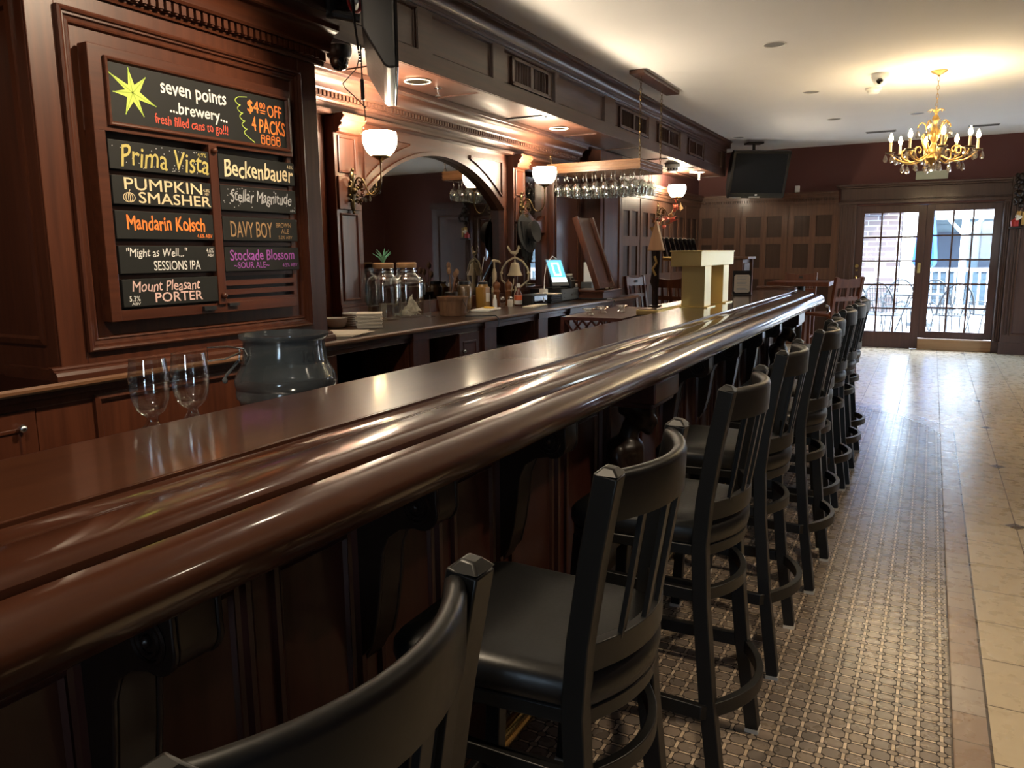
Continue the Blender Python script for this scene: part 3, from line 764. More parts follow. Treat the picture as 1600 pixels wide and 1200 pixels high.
fp.box(-1.112, -1.10, e, 7.2, 0.2, 0.835)
fp.build('front_frame', M['bar_front'], bar, smooth=0)
pm = MB()
for (a, b2) in xs:
    frame_yz(pm, -1.112, a, b2, 0.2, 0.835, [(0.0, 0.012), (0.0, 0.024), (0.008, 0.028), (0.016, 0.024), (0.020, 0.010), (0.028, 0.006), (0.034, 0.009), (0.040, 0.0)])
pm.build('panel_moulding', M['bar_front'], bar, smooth=0)
# scroll brackets
def corbel_mb():
    mb = MB()
    pr = [(-1.10, 0.955), (-0.880, 0.955), (-0.876, 0.935)] + [(-0.918+0.044*math.cos(math.radians(t)), 0.888+0.044*math.sin(math.radians(t))) for t in range(15, -121, -18)]
    pr += [(-0.972, 0.838), (-1.005, 0.815), (-1.022, 0.775), (-1.030, 0.70), (-1.042, 0.62), (-1.060, 0.55), (-1.085, 0.505), (-1.10, 0.49)]
    mb.prism(pr, 'y', -0.034, 0.034)
    pr2 = [(p[0]+0.006, p[1]-0.002) for p in pr[1:-2]]
    inner = [(p[0]-0.004, p[1]+0.004) for p in pr[1:-2]]
    for s in (-1, 1):
        y0, y1 = (0.034, 0.044) if s > 0 else (-0.044, -0.034)
        band = pr2 + inner[::-1]
        mb.prism([(a-0.004, b) for (a, b) in pr2] + [(-1.10, 0.50), (-1.10, 0.94)], 'y', y0, y1)
    return mb
def rosette_mb(side):
    mb = MB()
    for s in (side,):
        for r in (0.034, 0.022):
            mb.tube([(-0.925+r*math.cos(2*PI*k/18), s*0.046, 0.895+r*math.sin(2*PI*k/18)) for k in range(18)], 0.004, 6, closed=True)
        mb.ball((-0.925, s*0.046, 0.895), 0.010, 10, 6)
    return mb
cb0 = corbel_mb().build('corbel', M['dark_carve'], bar, smooth=30, bevel=0.003)
rss = [rosette_mb(q).build('rosette', M['dark_carve'], cb0) for q in (-1, 1)]
for i, y in enumerate(corbels):
    if i == 0: cb0.location.y = y; continue
    c = cb0.copy(); C.objects.link(c); c.parent = bar; c.location.y = y
    for q in rss:
        r = q.copy(); C.objects.link(r); r.parent = c
# carved busts that carry blocks under the nosing
def bust_mb():
    mb = MB()
    B = mb.ball
    B((-0.955, 0, 0.805), 0.058, 12, 8, sy=0.85, sz=1.15)           # head
    B((-0.905, 0, 0.785), 0.026, 10, 6)                              # nose and brow
    B((-0.918, 0, 0.750), 0.024, 10, 6)                              # chin
    for k in range(16):
        a = 2*PI*k/16
        B((-0.965+0.050*math.cos(a), 0.056*math.sin(a), 0.835+0.012*math.sin(3*a)), 0.025, 8, 6)
    for k in range(8):
        a = 2*PI*k/8
        B((-0.975+0.032*math.cos(a), 0.036*math.sin(a), 0.862), 0.022, 8, 6)
    mb.tube([(-0.985, 0, 0.77), (-1.0, 0, 0.70)], [0.036, 0.042], 10)
    B((-1.010, 0, 0.665), 0.075, 12, 8, sy=1.15, sz=0.75)           # chest and shoulders
    for s in (-1, 1):
        B((-1.015, s*0.075, 0.665), 0.040, 10, 6)
        mb.tube([(-1.015, s*0.085, 0.66), (-0.985, s*0.095, 0.58), (-0.955, s*0.055, 0.53)], [0.034, 0.028, 0.02], 8)
        B((-0.95, s*0.042, 0.525), 0.024, 8, 6)
    mb.tube([(-1.01, 0, 0.66), (-1.0, 0, 0.56), (-1.025, 0, 0.47), (-1.05, 0, 0.40), (-1.03, 0, 0.34), (-1.06, 0, 0.27)], [0.075, 0.068, 0.060, 0.050, 0.045, 0.02], 12)
    for k in range(5):
        B((-0.985-0.008*k, 0, 0.50-0.05*k), 0.03, 8, 6)
    return mb
for i, y in enumerate(figs):
    blk = MB().box(-1.10, -0.845, y-0.15, y+0.15, 0.875, 0.955).box(-1.10, -0.86, y-0.135, y+0.135, 0.855, 0.875).build('bracket_block', M['bar_front'], bar, smooth=0, bevel=0.006)
    if i == 0:
        bu = bust_mb().build('carved_bust', M['dark_carve'], bar, smooth=60)
        rm = bu.modifiers.new('remesh', 'REMESH'); rm.mode = 'VOXEL'; rm.voxel_size = 0.009; rm.use_smooth_shade = True
        sm = bu.modifiers.new('smooth', 'SMOOTH'); sm.iterations = 3
        bu.location.y = y; b0 = bu
    else:
        b1 = b0.copy(); C.objects.link(b1); b1.parent = bar; b1.location.y = y
frl = MB().tube([(-0.90, BY0, 0.175), (-0.90, 7.1, 0.175)], 0.026, 14)
fro = frl.build('foot_rail', M['brass'], bar)
for y in (-0.4, 0.95, 2.3, 3.65, 5.0, 6.35):
    MB().tube([(-1.10, y, 0.10), (-1.0, y, 0.11), (-0.93, y, 0.14), (-0.90, y, 0.165)], [0.016, 0.014, 0.014, 0.016], 8).tube([(-0.90, y-0.022, 0.175), (-0.90, y+0.022, 0.175)], 0.031, 14).build('rail_bracket', M['brass'], fro)

# ------------------------------------------------------------------ bar stools
def make_stool():
    t = thing('bar_stool', 'x', 'stool')
    seat = MB()
    # padded seat: rounded front, bowed rear
    def outline(s, n=8):
        pts = []
        fx, rx, hw_f, hw_r = -0.215*s, 0.150*s, 0.205*s, 0.185*s
        r = 0.05*s
        pts += [(fx+r+r*math.cos(math.radians(a)), -hw_f+r+r*math.sin(math.radians(a))) for a in range(270, 179, -15)]
        pts += [(fx+r+r*math.cos(math.radians(a)), hw_f-r+r*math.sin(math.radians(a))) for a in range(180, 89, -15)]
        pts += [(rx, hw_r)]
        for i in range(1, 12):
            u = -1+2*i/12
            pts.append((rx+0.062*s*(1-u*u), -hw_r*u))
        pts += [(rx, -hw_r)]
        return pts
    layers = [(0.97, 0.700), (1.0, 0.708), (1.015, 0.725), (1.01, 0.742), (0.97, 0.755), (0.86, 0.764), (0.60, 0.768), (0.25, 0.769)]
    rings = [[(x, y, z) for (x, y) in outline(s)] for (s, z) in layers]
    n = len(rings[0]); v = [p for r in rings for p in r]; f = []
    for i in range(len(rings)-1):
        for k in range(n):
            f.append((i*n+k, i*n+(k+1) % n, (i+1)*n+(k+1) % n, (i+1)*n+k))
    f.append(tuple(range(n-1, -1, -1))); f.append(tuple((len(rings)-1)*n+k for k in range(n)))
    seat.add(v, f).build('seat', M['vinyl'], t, smooth=60)
    pan = MB().prism(outline(0.985), 'z', 0.672, 0.700).build('seat_pan', M['black'], t, smooth=30, bevel=0.003)
    # rear legs run up into back posts
    for s in (-1, 1):
        path = [(0.215, s*0.200, 0.012), (0.175, s*0.190, 0.30), (0.150, s*0.184, 0.55), (0.142, s*0.182, 0.70), (0.150, s*0.182, 0.82), (0.172, s*0.184, 0.97), (0.196, s*0.186, 1.100)]
        w = 0.019
        pth = []
        for i in range(len(path)-1):
            for q in (0, 0.5): pth.append(tuple(path[i][k]+(path[i+1][k]-path[i][k])*q for k in range(3)))
        pth.append(path[-1])
        mb = MB().sweep(pth, [(-w, -w), (w, -w), (w, w), (-w, w)], up=(1, 0, 0))
        # chamfered cap
        ex, ey, ez = path[-1]
        c = [(ex-w, ey-w, ez), (ex+w, ey-w, ez), (ex+w, ey+w, ez), (ex-w, ey+w, ez)]
        d = [(ex-w*0.35, ey-w*0.5, ez+0.012), (ex+w*0.5, ey-w*0.5, ez+0.010), (ex+w*0.5, ey+w*0.5, ez+0.010), (ex-w*0.35, ey+w*0.5, ez+0.012)]
        mb.add(c+d, [(0,1,5,4), (1,2,6,5), (2,3,7,6), (3,0,4,7), (4,5,6,7)])
        lo = mb.build('back_post', M['black'], t, smooth=20, bevel=0.0025)
        MB().box(0.215-w-0.001, 0.215+w+0.001, s*0.200-w-0.001, s*0.200+w+0.001, 0.0, 0.012).build('glide', M['glide'], lo, smooth=0)
        fl = MB().bar((-0.225, s*0.195, 0.012), (-0.185, s*0.170, 0.675), 0.036, 0.036, up=(1, 0, 0)).build('front_leg', M['black'], t, smooth=0, bevel=0.0025)
        MB().box(-0.225-0.02, -0.225+0.02, s*0.195-0.02, s*0.195+0.02, 0.0, 0.012).build('glide', M['glide'], fl, smooth=0)
    def bow(x, hw, depth, z, n=14):
        return [(x+depth*(1-(1-2*i/n)**2), -hw+2*hw*i/n, z) for i in range(n+1)]
    # top rail: deep band bowed backwards, rolled upper edge
    tr = MB().sweep(bow(0.186, 0.176, 0.058, 1.056), [(-0.010, -0.036), (0.008, -0.036), (0.010, 0.028), (0.008, 0.036), (0.002, 0.041), (-0.006, 0.041), (-0.012, 0.036), (-0.014, 0.028)][::-1])
    tr.build('top_rail', M['black'], t, smooth=50)
    lr = MB().sweep(bow(0.152, 0.176, 0.056, 0.790), [(-0.009, -0.024), (0.009, -0.024), (0.009, 0.024), (-0.009, 0.024)])
    lr.build('lower_rail', M['black'], t, smooth=40, bevel=0.002)
    for k in range(4):
        u = -0.6+0.4*k
        xb = 0.152+0.056*(1-u*u*0.95); xt = 0.186+0.058*(1-u*u*0.95)
        MB().bar((xb, 0.176*u, 0.80), (xt, 0.176*u, 1.03), 0.020, 0.009, up=(1, 0, 0)).build('slat', M['black'], t, smooth=0, bevel=0.001)
    # foot ring: straight sides and front, bowed at the rear, outside the legs
    def ring(z, hf, hr, xf, xr, dep):
        p = [(xf, -hf, z), (xf, hf, z)] + [(xf+(xr-xf)*q, hf+(hr-hf)*q, z) for q in (0.33, 0.66)]
        p += [(xr+dep*(1-(1-2*i/16)**2), hr-2*hr*i/16, z) for i in range(17)]
        p += [(xf+(xr-xf)*q, -hf-(hr-hf)*-q*-1, z) for q in (0.66, 0.33)]
        p[-2] = (xf+(xr-xf)*0.66, -(hf+(hr-hf)*0.66), z); p[-1] = (xf+(xr-xf)*0.33, -(hf+(hr-hf)*0.33), z)
        return p
    MB().sweep(ring(0.275, 0.205, 0.212, -0.232, 0.165, 0.095), [(-0.010, -0.019), (0.010, -0.019), (0.010, 0.019), (-0.010, 0.019)], closed=True).build('foot_ring', M['black'], t, smooth=30, bevel=0.002)
    MB().sweep(ring(0.565, 0.165, 0.172, -0.185, 0.135, 0.070), [(-0.009, -0.016), (0.009, -0.016), (0.009, 0.016), (-0.009, 0.016)], closed=True).build('upper_ring', M['black'], t, smooth=30, bevel=0.002)
    return t
SX_ = -0.596
stools = [(0.465, 'black metal bar stool cut off by the bottom edge, nearest the camera', 0),
          (1.225, 'black bar stool with its whole back in view, second from the camera', 1),
          (2.020, 'black slat-back bar stool third from the camera along the bar', -1),
          (2.745, 'black slat-back bar stool fourth from the camera, below the first carved bust', 1),
          (3.515, 'black slat-back bar stool fifth from the camera, pulled slightly out', -2),
          (4.035, 'black slat-back bar stool sixth from the camera, close behind the fifth', 1),
          (4.700, 'black slat-back bar stool third from the far end of the row', 0),
          (5.205, 'black slat-back bar stool second from the far end of the row', 1),
          (5.735, 'black slat-back bar stool last in the row, nearest the glass doors', 0)]
st0 = make_stool()
for i, (y, lab, rz) in enumerate(stools):
    x = SX_ + (0.03 if i == 4 else 0.0) + (0.012 if i == 7 else 0)
    if i == 0:
        st0.location = (x, y, 0); st0.rotation_euler.z = math.radians(rz); st0['label'] = lab; st0['group'] = 'bar stools along the bar'
    else: dup(st0, (x, y, 0), math.radians(rz), lab, 'bar stools along the bar')
# ------------------------------------------------------------------ back bar: counter, cabinets, pilasters, mirror, cornice
bb = thing('back_bar', 'tall mahogany back bar with arched mirror, pilasters and dentil cornice under the soffit', 'back bar')
WX = XL + 0.02          # lining face
# worktop with breakfront steps over the pilasters
ct = MB()
ct.box(WX, -2.62, YB, 7.62, 0.972, 1.0)
ct.prism([(-2.62, 0.972), (-2.607, 0.974), (-2.600, 0.982), (-2.600, 0.992), (-2.607, 1.0), (-2.62, 1.0)], 'y', YB, 7.62)
ct.build('worktop', M['counter'], bb, smooth=30)
cab = MB()
FX = -2.66
def rails(y0, y1):
    cab.box(FX-0.02, FX, y0, y1, 0.92, 0.972).box(FX, FX+0.014, y0, y1, 0.945, 0.972).box(FX-0.02, FX, y0, y1, 0.0, 0.12)
rails(YB, 7.6)
opens = [(3.06, 3.68, 'open'), (3.89, 4.235, 'open'), (4.235, 4.50, 'door'), (4.73, 5.33, 'open'), (5.56, 5.92, 'open'), (6.10, 6.70, 'door'), (6.80, 7.40, 'door'), (0.2, 0.75, 'door'), (0.82, 1.52, 'door'), (-1.2, 0.1, 'door')]
opens.sort()
e = YB
for (a, b2, k) in opens:
    cab.box(FX-0.02, FX, e, a, 0.12, 0.92); e = b2
cab.box(FX-0.02, FX, e, 7.6, 0.12, 0.92)
for (a, b2) in ((3.70, 3.87), (4.53, 4.70), (5.36, 5.53), (5.95, 6.08)):   # stub pilasters
    cab.box(FX, FX+0.022, a, b2, 0.10, 0.972).box(FX, FX+0.034, a-0.01, b2+0.01, 0.925, 0.972)
cab.box(WX, FX-0.02, 7.58, 7.60, 0, 0.972).box(WX, FX-0.02, YB, YB+0.02, 0, 0.972)
for (a, b2, k) in opens:
    if k == 'open': cab.box(WX, FX-0.02, a-0.022, a-0.002, 0.02, 0.972).box(WX, FX-0.02, b2+0.002, b2+0.022, 0.02, 0.972)
cabo = cab.build('cabinet_front', M['wood_z'], bb, smooth=0, bevel=0.003)
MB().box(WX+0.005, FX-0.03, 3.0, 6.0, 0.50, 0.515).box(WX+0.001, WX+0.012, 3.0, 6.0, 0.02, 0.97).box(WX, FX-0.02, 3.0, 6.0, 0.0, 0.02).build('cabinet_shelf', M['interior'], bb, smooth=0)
for (a, b2, k) in opens:
    if k == 'door':
        d = MB().box(FX-0.018, FX+0.004, a+0.004, b2-0.004, 0.125, 0.915)
        frame_yz(d, FX+0.004, a+0.05, b2-0.05, 0.18, 0.86, [(0, 0.0), (0.0, 0.006), (0.012, 0.006), (0.022, -0.006)])
        do = d.build('cabinet_door', M['wood_z'], bb, smooth=0, bevel=0.002)
        MB().ball((FX+0.022, (a+0.035 if a > 1 else b2-0.06), 0.80 if a > 1 else 0.86), 0.014, 12, 8).cyl((FX, (a+0.035 if a > 1 else b2-0.06), 0.80 if a > 1 else 0.86), (FX+0.015, (a+0.035 if a > 1 else b2-0.06), 0.80 if a > 1 else 0.86), 0.006, 8).build('knob', M['steel'], do)
# splash rail along the wall
MB().box(WX, WX+0.035, 2.99, 7.6, 1.0, 1.06).box(WX, WX+0.05, 2.99, 7.6, 1.06, 1.078).build('splash_rail', M['wood_y'], bb, smooth=0, bevel=0.003)
PF = -3.215   # pilaster fronts
def pilaster(y0, y1, z1=2.255):
    p = MB().box(WX, PF, y0, y1, 1.0, z1)
    w = y1-y0
    frame_yz(p, PF, y0+0.03, y1-0.03, 1.92, 2.14, [(0, 0), (0.0, 0.008), (0.010, 0.010), (0.016, -0.002)])
    frame_yz(p, PF, y0+0.03, y1-0.03, 1.14, 1.68, [(0, 0), (0.0, 0.008), (0.010, 0.010), (0.016, -0.002)])
    p.box(PF, PF+0.016, y0+0.012, y1-0.012, 1.70, 1.90).box(PF, PF+0.02, y0-0.012, y1+0.012, 1.0, 1.10).box(PF, PF+0.012, y0-0.008, y1+0.008, 1.10, 1.12)
    po = p.build('pilaster', M['wood_z'], bb, smooth=0, bevel=0.003)
    c = MB()
    cprof = [(PF, 2.155), (PF+0.012, 2.150), (PF+0.030, 2.158), (PF+0.036, 2.175), (PF+0.050, 2.190), (PF+0.056, 2.212), (PF+0.072, 2.228), (PF+0.076, 2.262), (PF, 2.262)]
    c.prism(cprof, 'y', y0+0.004, y1-0.004)
    for (zx, zz) in ((0.034, 2.166), (0.054, 2.200), (0.074, 2.24)):
        for yy in (y0+0.01, y1-0.01): c.ball((PF+zx, yy, zz), 0.010, 8, 6)
    c.build('capital', M['wood_z'], po, smooth=30)
    return po
pilaster(3.76, 3.985); pilaster(6.06, 6.28)
# side strips right of the arch and the end panel
ep = MB().box(WX, PF-0.02, 6.92, 7.05, 1.0, 2.262).box(WX, WX+0.025, 7.05, 7.78, 1.0, 2.30)
frame_yz(ep, WX+0.025, 7.12, 7.70, 1.12, 2.22, [(0, 0), (0.0, 0.012), (0.015, 0.014), (0.025, 0.0)])
ep.box(PF-0.02, PF-0.005, 6.95, 7.02, 1.05, 2.2)
ep.build('end_panel', M['wood_z'], bb, smooth=0, bevel=0.003)
# arched centre panel
AF = -3.275
ya, yb, zs, zt = 3.985, 6.06, 1.785, 2.262
oy, oz, orad = 5.03, 0.655, 1.485
ia, ib = 4.075, 5.985
def zarc(y): return oz + math.sqrt(max(0, orad**2-(y-oy)**2))
ap = MB(); n = 28
ys = [ia+(ib-ia)*i/n for i in range(n+1)]
for i in range(n):
    y0, y1 = ys[i], ys[i+1]; z0, z1 = zarc(y0), zarc(y1)
    ap.add([(AF, y0, z0), (AF, y1, z1), (AF, y1, zt), (AF, y0, zt), (WX, y0, z0), (WX, y1, z1), (WX, y1, zt), (WX, y0, zt)],
           [(0,1,2,3), (0,4,5,1), (3,2,6,7), (4,7,6,5)])
ap.box(WX, AF, ya, ia, 1.0, zt).box(WX, AF, ib, yb, 1.0, zt).box(WX, AF, ia, ib, 1.0, 1.085)
apo = ap.build('arch_panel', M['wood_y'], bb, smooth=0)
am = MB()
am.sweep([(AF+0.004, y, zarc(y)+0.012) for y in ys], [(-0.012, -0.010), (0.012, -0.010), (0.012, 0.010), (-0.012, 0.010)], up=(1, 0, 0))
am.build('arch_bead', M['wood_y'], apo, smooth=40)
# sunk triangular spandrels with raised edges
tri = MB()
def tri_frame(pts):
    n = len(pts)
    for i in range(n):
        a, c = pts[i], pts[(i+1) % n]
        tri.bar((AF+0.004, *a), (AF+0.004, *c), 0.010, 0.018, up=(1, 0, 0))
def tri_pts(y0, y1, s):
    # y0 straight side, y1 the tip
    m = 8
    lo = []
    for i in range(m+1):
        y = y0+(y1-y0)*i/m
        lo.append((y, min(2.185, zarc(y)+0.085)))
    return [(y0, 2.19)] + lo + [(y1, 2.19)]
for (q0, q1) in ((4.11, 4.62), (5.95, 5.44)):
    tri = MB(); tri_frame(tri_pts(q0, q1, 1)); tri.build('spandrel_moulding', M['wood_y'], apo, smooth=0)
mr = MB()
for i in range(n):
    y0, y1 = ys[i], ys[i+1]
    mr.add([(-3.325, y0, 1.07), (-3.325, y1, 1.07), (-3.325, y1, zarc(y1)+0.01), (-3.325, y0, zarc(y0)+0.01)], [(0, 1, 2, 3)])
mr.box(-3.338, -3.326, ia, ib, 1.07, 1.10)
mr.build('arched_mirror', M['mirror'], bb, smooth=0)
# narrow bays left and right
lb = MB().box(WX, AF-0.01, 2.99, 3.12, 1.0, 2.262).box(WX, AF-0.01, 3.60, 3.76, 1.0, 2.262).box(WX, AF-0.01, 3.12, 3.60, 2.16, 2.262).box(WX, AF-0.01, 3.12, 3.60, 1.74, 1.86).box(WX, AF-0.01, 3.12, 3.60, 1.0, 1.12)
lb.build('side_bay_frame', M['wood_z'], bb, smooth=0, bevel=0.004)
MB().box(WX+0.004, WX+0.012, 3.10, 3.62, 1.10, 2.18).build('side_mirror', M['mirror'], bb, smooth=0)
rb = MB().box(WX, AF-0.01, 6.28, 6.36, 1.0, 2.262).box(WX, AF-0.01, 6.86, 6.92, 1.0, 2.262).box(WX, AF-0.01, 6.36, 6.86, 2.18, 2.262).box(WX, AF-0.01, 6.36, 6.86, 1.0, 1.12).box(WX, AF-0.03, 6.36, 6.86, 1.62, 1.70)
npt = 14; yy = [6.36+0.5*i/npt for i in range(npt+1)]
zz = [1.78+0.055*math.cos((y-6.42)/0.44*2*PI*0.75) for y in yy]
for i in range(npt):
    rb.add([(AF-0.03, yy[i], 1.70), (AF-0.03, yy[i+1], 1.70), (AF-0.03, yy[i+1], zz[i+1]), (AF-0.03, yy[i], zz[i]), (WX, yy[i], 1.70), (WX, yy[i+1], 1.70), (WX, yy[i+1], zz[i+1]), (WX, yy[i], zz[i])],
           [(0,1,2,3), (3,2,6,7), (4,7,6,5), (0,4,5,1)])
rb.build('side_bay_frame', M['wood_z'], bb, smooth=0)
MB().box(WX+0.004, WX+0.012, 6.34, 6.88, 1.10, 2.20).build('side_mirror', M['mirror'], bb, smooth=0)
# entablature
en = MB()
ep_ = [(WX, 2.255), (PF+0.01, 2.255), (PF+0.018, 2.262), (PF+0.018, 2.278), (PF-0.02, 2.280), (PF-0.02, 2.318), (PF+0.012, 2.320), (PF+0.02, 2.330), (PF+0.03, 2.332), (PF+0.03, 2.338), (PF+0.022, 2.340), (PF+0.022, 2.368), (PF+0.05, 2.370), (PF+0.058, 2.378)]
ep_ += [(PF+0.058+0.055*(1-math.cos(math.radians(t))), 2.378+0.062*math.sin(math.radians(t))) for t in range(12, 91, 13)]
ep_ += [(PF+0.122, 2.445), (PF+0.125, 2.460), (PF+0.135, 2.462), (PF+0.135, 2.489), (WX, 2.489)]
en.prism(ep_, 'y', 2.99, 7.42)
eno = en.build('cornice', M['soffit_y'], bb, smooth=22)
dt = MB(); n = int((7.42-2.99)/0.034)
for i in range(n):
    y = 2.995+i*0.034
    dt.box(PF+0.015, PF+0.042, y, y+0.020, 2.340, 2.368)
dt.build('dentils', M['soffit_y'], eno, smooth=0)

# ------------------------------------------------------------------ beer board on the pillar
board = thing('beer_board', 'mahogany beer list board with slotted rails hung on the pillar panel', 'menu board')
bx0, bx1 = -2.652, -2.600
bm_ = MB().box(bx0, bx1, 1.792, 2.758, 1.865, 2.152).box(bx0, bx1, 1.792, 1.835, 1.19, 1.865).box(bx0, bx1-0.018, 2.735, 2.758, 1.19, 1.865).box(bx0, bx1-0.008, 1.835, 2.735, 1.19, 1.232)
bm_.build('board_frame', M['wood_y'], board, smooth=0, bevel=0.003)
MB().box(bx0, bx0+0.012, 1.835, 2.735, 1.232, 1.865).build('board_back', M['dark_carve'], board, smooth=0)
zrows = [1.735, 1.612, 1.488, 1.362, 1.240]
sl = MB()
for z in zrows[1:]: sl.box(bx0+0.012, bx1-0.022, 1.835, 2.275, z+0.103, z+0.118)
for z in zrows[:4]: sl.box(bx0+0.012, bx1-0.022, 2.325, 2.735, z-0.022, z-0.006)
sl.box(bx0+0.012, bx1-0.012, 2.325, 2.735, 1.300, 1.322).box(bx0+0.012, bx1-0.012, 2.325, 2.735, 1.262, 1.284).box(bx0+0.012, bx1-0.014, 2.325, 2.735, 1.205, 1.245)
sl.build('slot_rails', M['wood_y'], board, smooth=0)
st = MB().box(bx0, bx1+0.004, 2.279, 2.321, 1.225, 1.868).build('centre_stile', M['wood_z'], board, smooth=0, bevel=0.003)
for z in (1.845, 1.262): MB().ball((bx1+0.012, 2.300, z), 0.013, 12, 8).build('knob', M['wood_z'], st)
MB().box(bx1-0.012, bx1+0.006, 2.20, 2.262, 1.205, 1.222).box(bx1-0.012, bx1+0.006, 2.33, 2.385, 1.216, 1.228).build('pen_clip', M['black_plastic'], board, smooth=0)
SXF = bx1+0.002
def sign(name, y0, y1, z0, z1, lab, group, framed=False):
    s = MB()
    x0 = bx1-0.016 if not framed else bx1+0.0006
    s.box(x0, SXF, y0, y1, z0, z1)
    o = s.build(name, M['chalk_board'], None, smooth=0, bevel=0.002)
    tag(o, lab, 'sign', group)
    if framed:
        f = MB(); frame_yz(f, SXF, y0-0.014, y1+0.014, z0-0.014, z1+0.014, [(0.0, -0.0012), (0.0, 0.010), (0.004, 0.012), (0.010, 0.010), (0.016, 0.0)])
        f.build('sign_frame', M['wood_y'], o, smooth=0)
    return o
def T(o, body, y0, y1, z0, z1, mat, **k):
    return text_mesh(body, y0, y1, z0, z1, SXF, M[mat], o, **k)
def flatshape(o, name, polys, mat, e=0.0007):
    mb = MB()
    for p in polys: mb.add([(SXF+e, a, b) for (a, b) in p], [tuple(range(len(p)))])
    return mb.build(name, M[mat], o, smooth=0)
def stroke(pts, w):
    q = []
    for i in range(len(pts)-1):
        a = Vector(pts[i]); c = Vector(pts[i+1]); d = (c-a); 
        if d.length < 1e-9: continue
        d.normalize(); nn = Vector((-d.y, d.x))*w/2
        q.append([tuple(a+nn), tuple(a-nn), tuple(c-nn+d*w*0.3), tuple(c+nn+d*w*0.3)])
    return q
def dots(o, y0, y1, z0, z1, n, mat, r=0.0022, seed=1):
    rr = random.Random(seed); P = []
    for i in range(n):
        a, c = rr.uniform(y0, y1), rr.uniform(z0, z1)
        P.append([(a+r*math.cos(k*PI/3), c+r*math.sin(k*PI/3)) for k in range(6)])
    return flatshape(o, 'chalk_dots', P, mat, 0.0005)
G = 'chalk signs on the beer board'
h = sign('header_sign', 1.862, 2.722, 1.898, 2.104, 'long framed black header sign with lime star and four packs offer', G, True)
cyy, czz = 1.955, 2.010
# uneven seven-pointed star
ang = [98, 148, 186, 246, 296, 340, 48]; rad = [0.088, 0.106, 0.080, 0.088, 0.088, 0.100, 0.086]
pts = []
for k in range(7):
    a0 = math.radians(ang[k]); a1 = ang[k]; a2 = ang[(k+1) % 7]
    if a2 - a1 > 180: a2 -= 360
    if a1 - a2 > 180: a2 += 360
    mid = math.radians((a1+a2)/2)
    pts.append((cyy+rad[k]*math.cos(a0), czz+rad[k]*math.sin(a0)*0.98)); pts.append((cyy+0.030*math.cos(mid), czz+0.030*math.sin(mid)))
flatshape(h, 'star_drawing', [[(cyy, czz), pts[i], pts[(i+1) % 14]] for i in range(14)], 'ink_lime')
flatshape(h, 'star_lines', sum([stroke([(cyy, czz), pts[i]], 0.004) for i in range(0, 14, 2)], []), 'ink_lime2', 0.0012)
T(h, 'seven points', 2.075, 2.385, 2.015, 2.080, 'ink_white', bold=0.02, wob=0.03)
T(h, '...brewery...', 2.110, 2.385, 1.952, 2.008, 'ink_white', bold=0.02, wob=0.03)
T(h, 'fresh filled cans to go!!!', 2.040, 2.385, 1.905, 1.952, 'ink_red', bold=0.008, wob=0.04)
T(h, '$4', 2.500, 2.562, 2.020, 2.075, 'ink_orange', bold=0.02)
T(h, '00', 2.568, 2.600, 2.050, 2.075, 'ink_orange', bold=0.02)
T(h, 'OFF', 2.612, 2.695, 2.022, 2.072, 'ink_orange', bold=0.02, wob=0.05)
flatshape(h, 'underline', stroke([(2.568, 2.042), (2.600, 2.041)], 0.004)+stroke([(2.571, 2.032), (2.597, 2.031)], 0.004), 'ink_orange')
T(h, '4 PACKS', 2.518, 2.712, 1.950, 2.008, 'ink_orange', bold=0.02, wob=0.05)
cans = []
for k in range(4):
    a = 2.568+k*0.030; c0 = 1.908
    cans += stroke([(a, c0), (a, c0+0.026), (a+0.004, c0+0.032), (a+0.016, c0+0.032), (a+0.020, c0+0.026), (a+0.020, c0), (a+0.016, c0-0.004), (a+0.004, c0-0.004), (a, c0)], 0.0042)
    cans += stroke([(a, c0+0.019), (a+0.020, c0+0.019)], 0.006)
flatshape(h, 'can_drawings', cans, 'ink_orange')
sq = []
for k in range(5):
    for i in range(7):
        t0 = i/6; sq.append((2.462+0.030*math.sin(PI*t0)*(-0.6)+k*0.010-0.01, 2.078-0.031*(k+t0)))
flatshape(h, 'burst_line', stroke([(2.50, 2.085)]+sq+[(2.53, 1.903)], 0.0028), 'ink_lime')
YL0, YL1, YR0, YR1 = 1.838, 2.277, 2.325, 2.757
SH = 0.102
s1 = sign('beer_sign', YL0, YL1, zrows[0], zrows[0]+SH, 'black beer sign with pale yellow Prima Vista script and white dots', G)
dots(s1, YL0+0.01, YL1-0.01, zrows[0]+0.008, zrows[0]+SH-0.008, 46, 'ink_grey', 0.0022, 3)
T(s1, 'Prima Vista', YL0+0.045, YL1-0.004, zrows[0]+0.014, zrows[0]+0.090, 'ink_yellow', bold=0.006, shear=0.15, wob=0.05)
T(s1, '4.9%', YL1-0.055, YL1-0.012, zrows[0]+0.078, zrows[0]+0.094, 'ink_yellow')
s2 = sign('beer_sign', YL0+0.002, YL1, zrows[1], zrows[1]+SH, 'black beer sign lettered PUMPKIN SMASHER with a little pumpkin', G)
T(s2, 'PUMPKIN', YL0+0.050, YL1-0.045, zrows[1]+0.054, zrows[1]+0.096, 'ink_cream', bold=0.012)
T(s2, 'SMASHER', YL0+0.105, YL1-0.006, zrows[1]+0.008, zrows[1]+0.048, 'ink_cream', bold=0.018)
T(s2, '4.8%', YL1-0.040, YL1-0.008, zrows[1]+0.066, zrows[1]+0.078, 'ink_cream')
T(s2, 'ABV', YL1-0.034, YL1-0.012, zrows[1]+0.053, zrows[1]+0.062, 'ink_cream')
pk = []
for rx in (0.024, 0.014, 0.004):
    pk += stroke([(YL0+0.066+rx*math.cos(2*PI*i/14), zrows[1]+0.026+0.017*math.sin(2*PI*i/14)) for i in range(15)], 0.003)
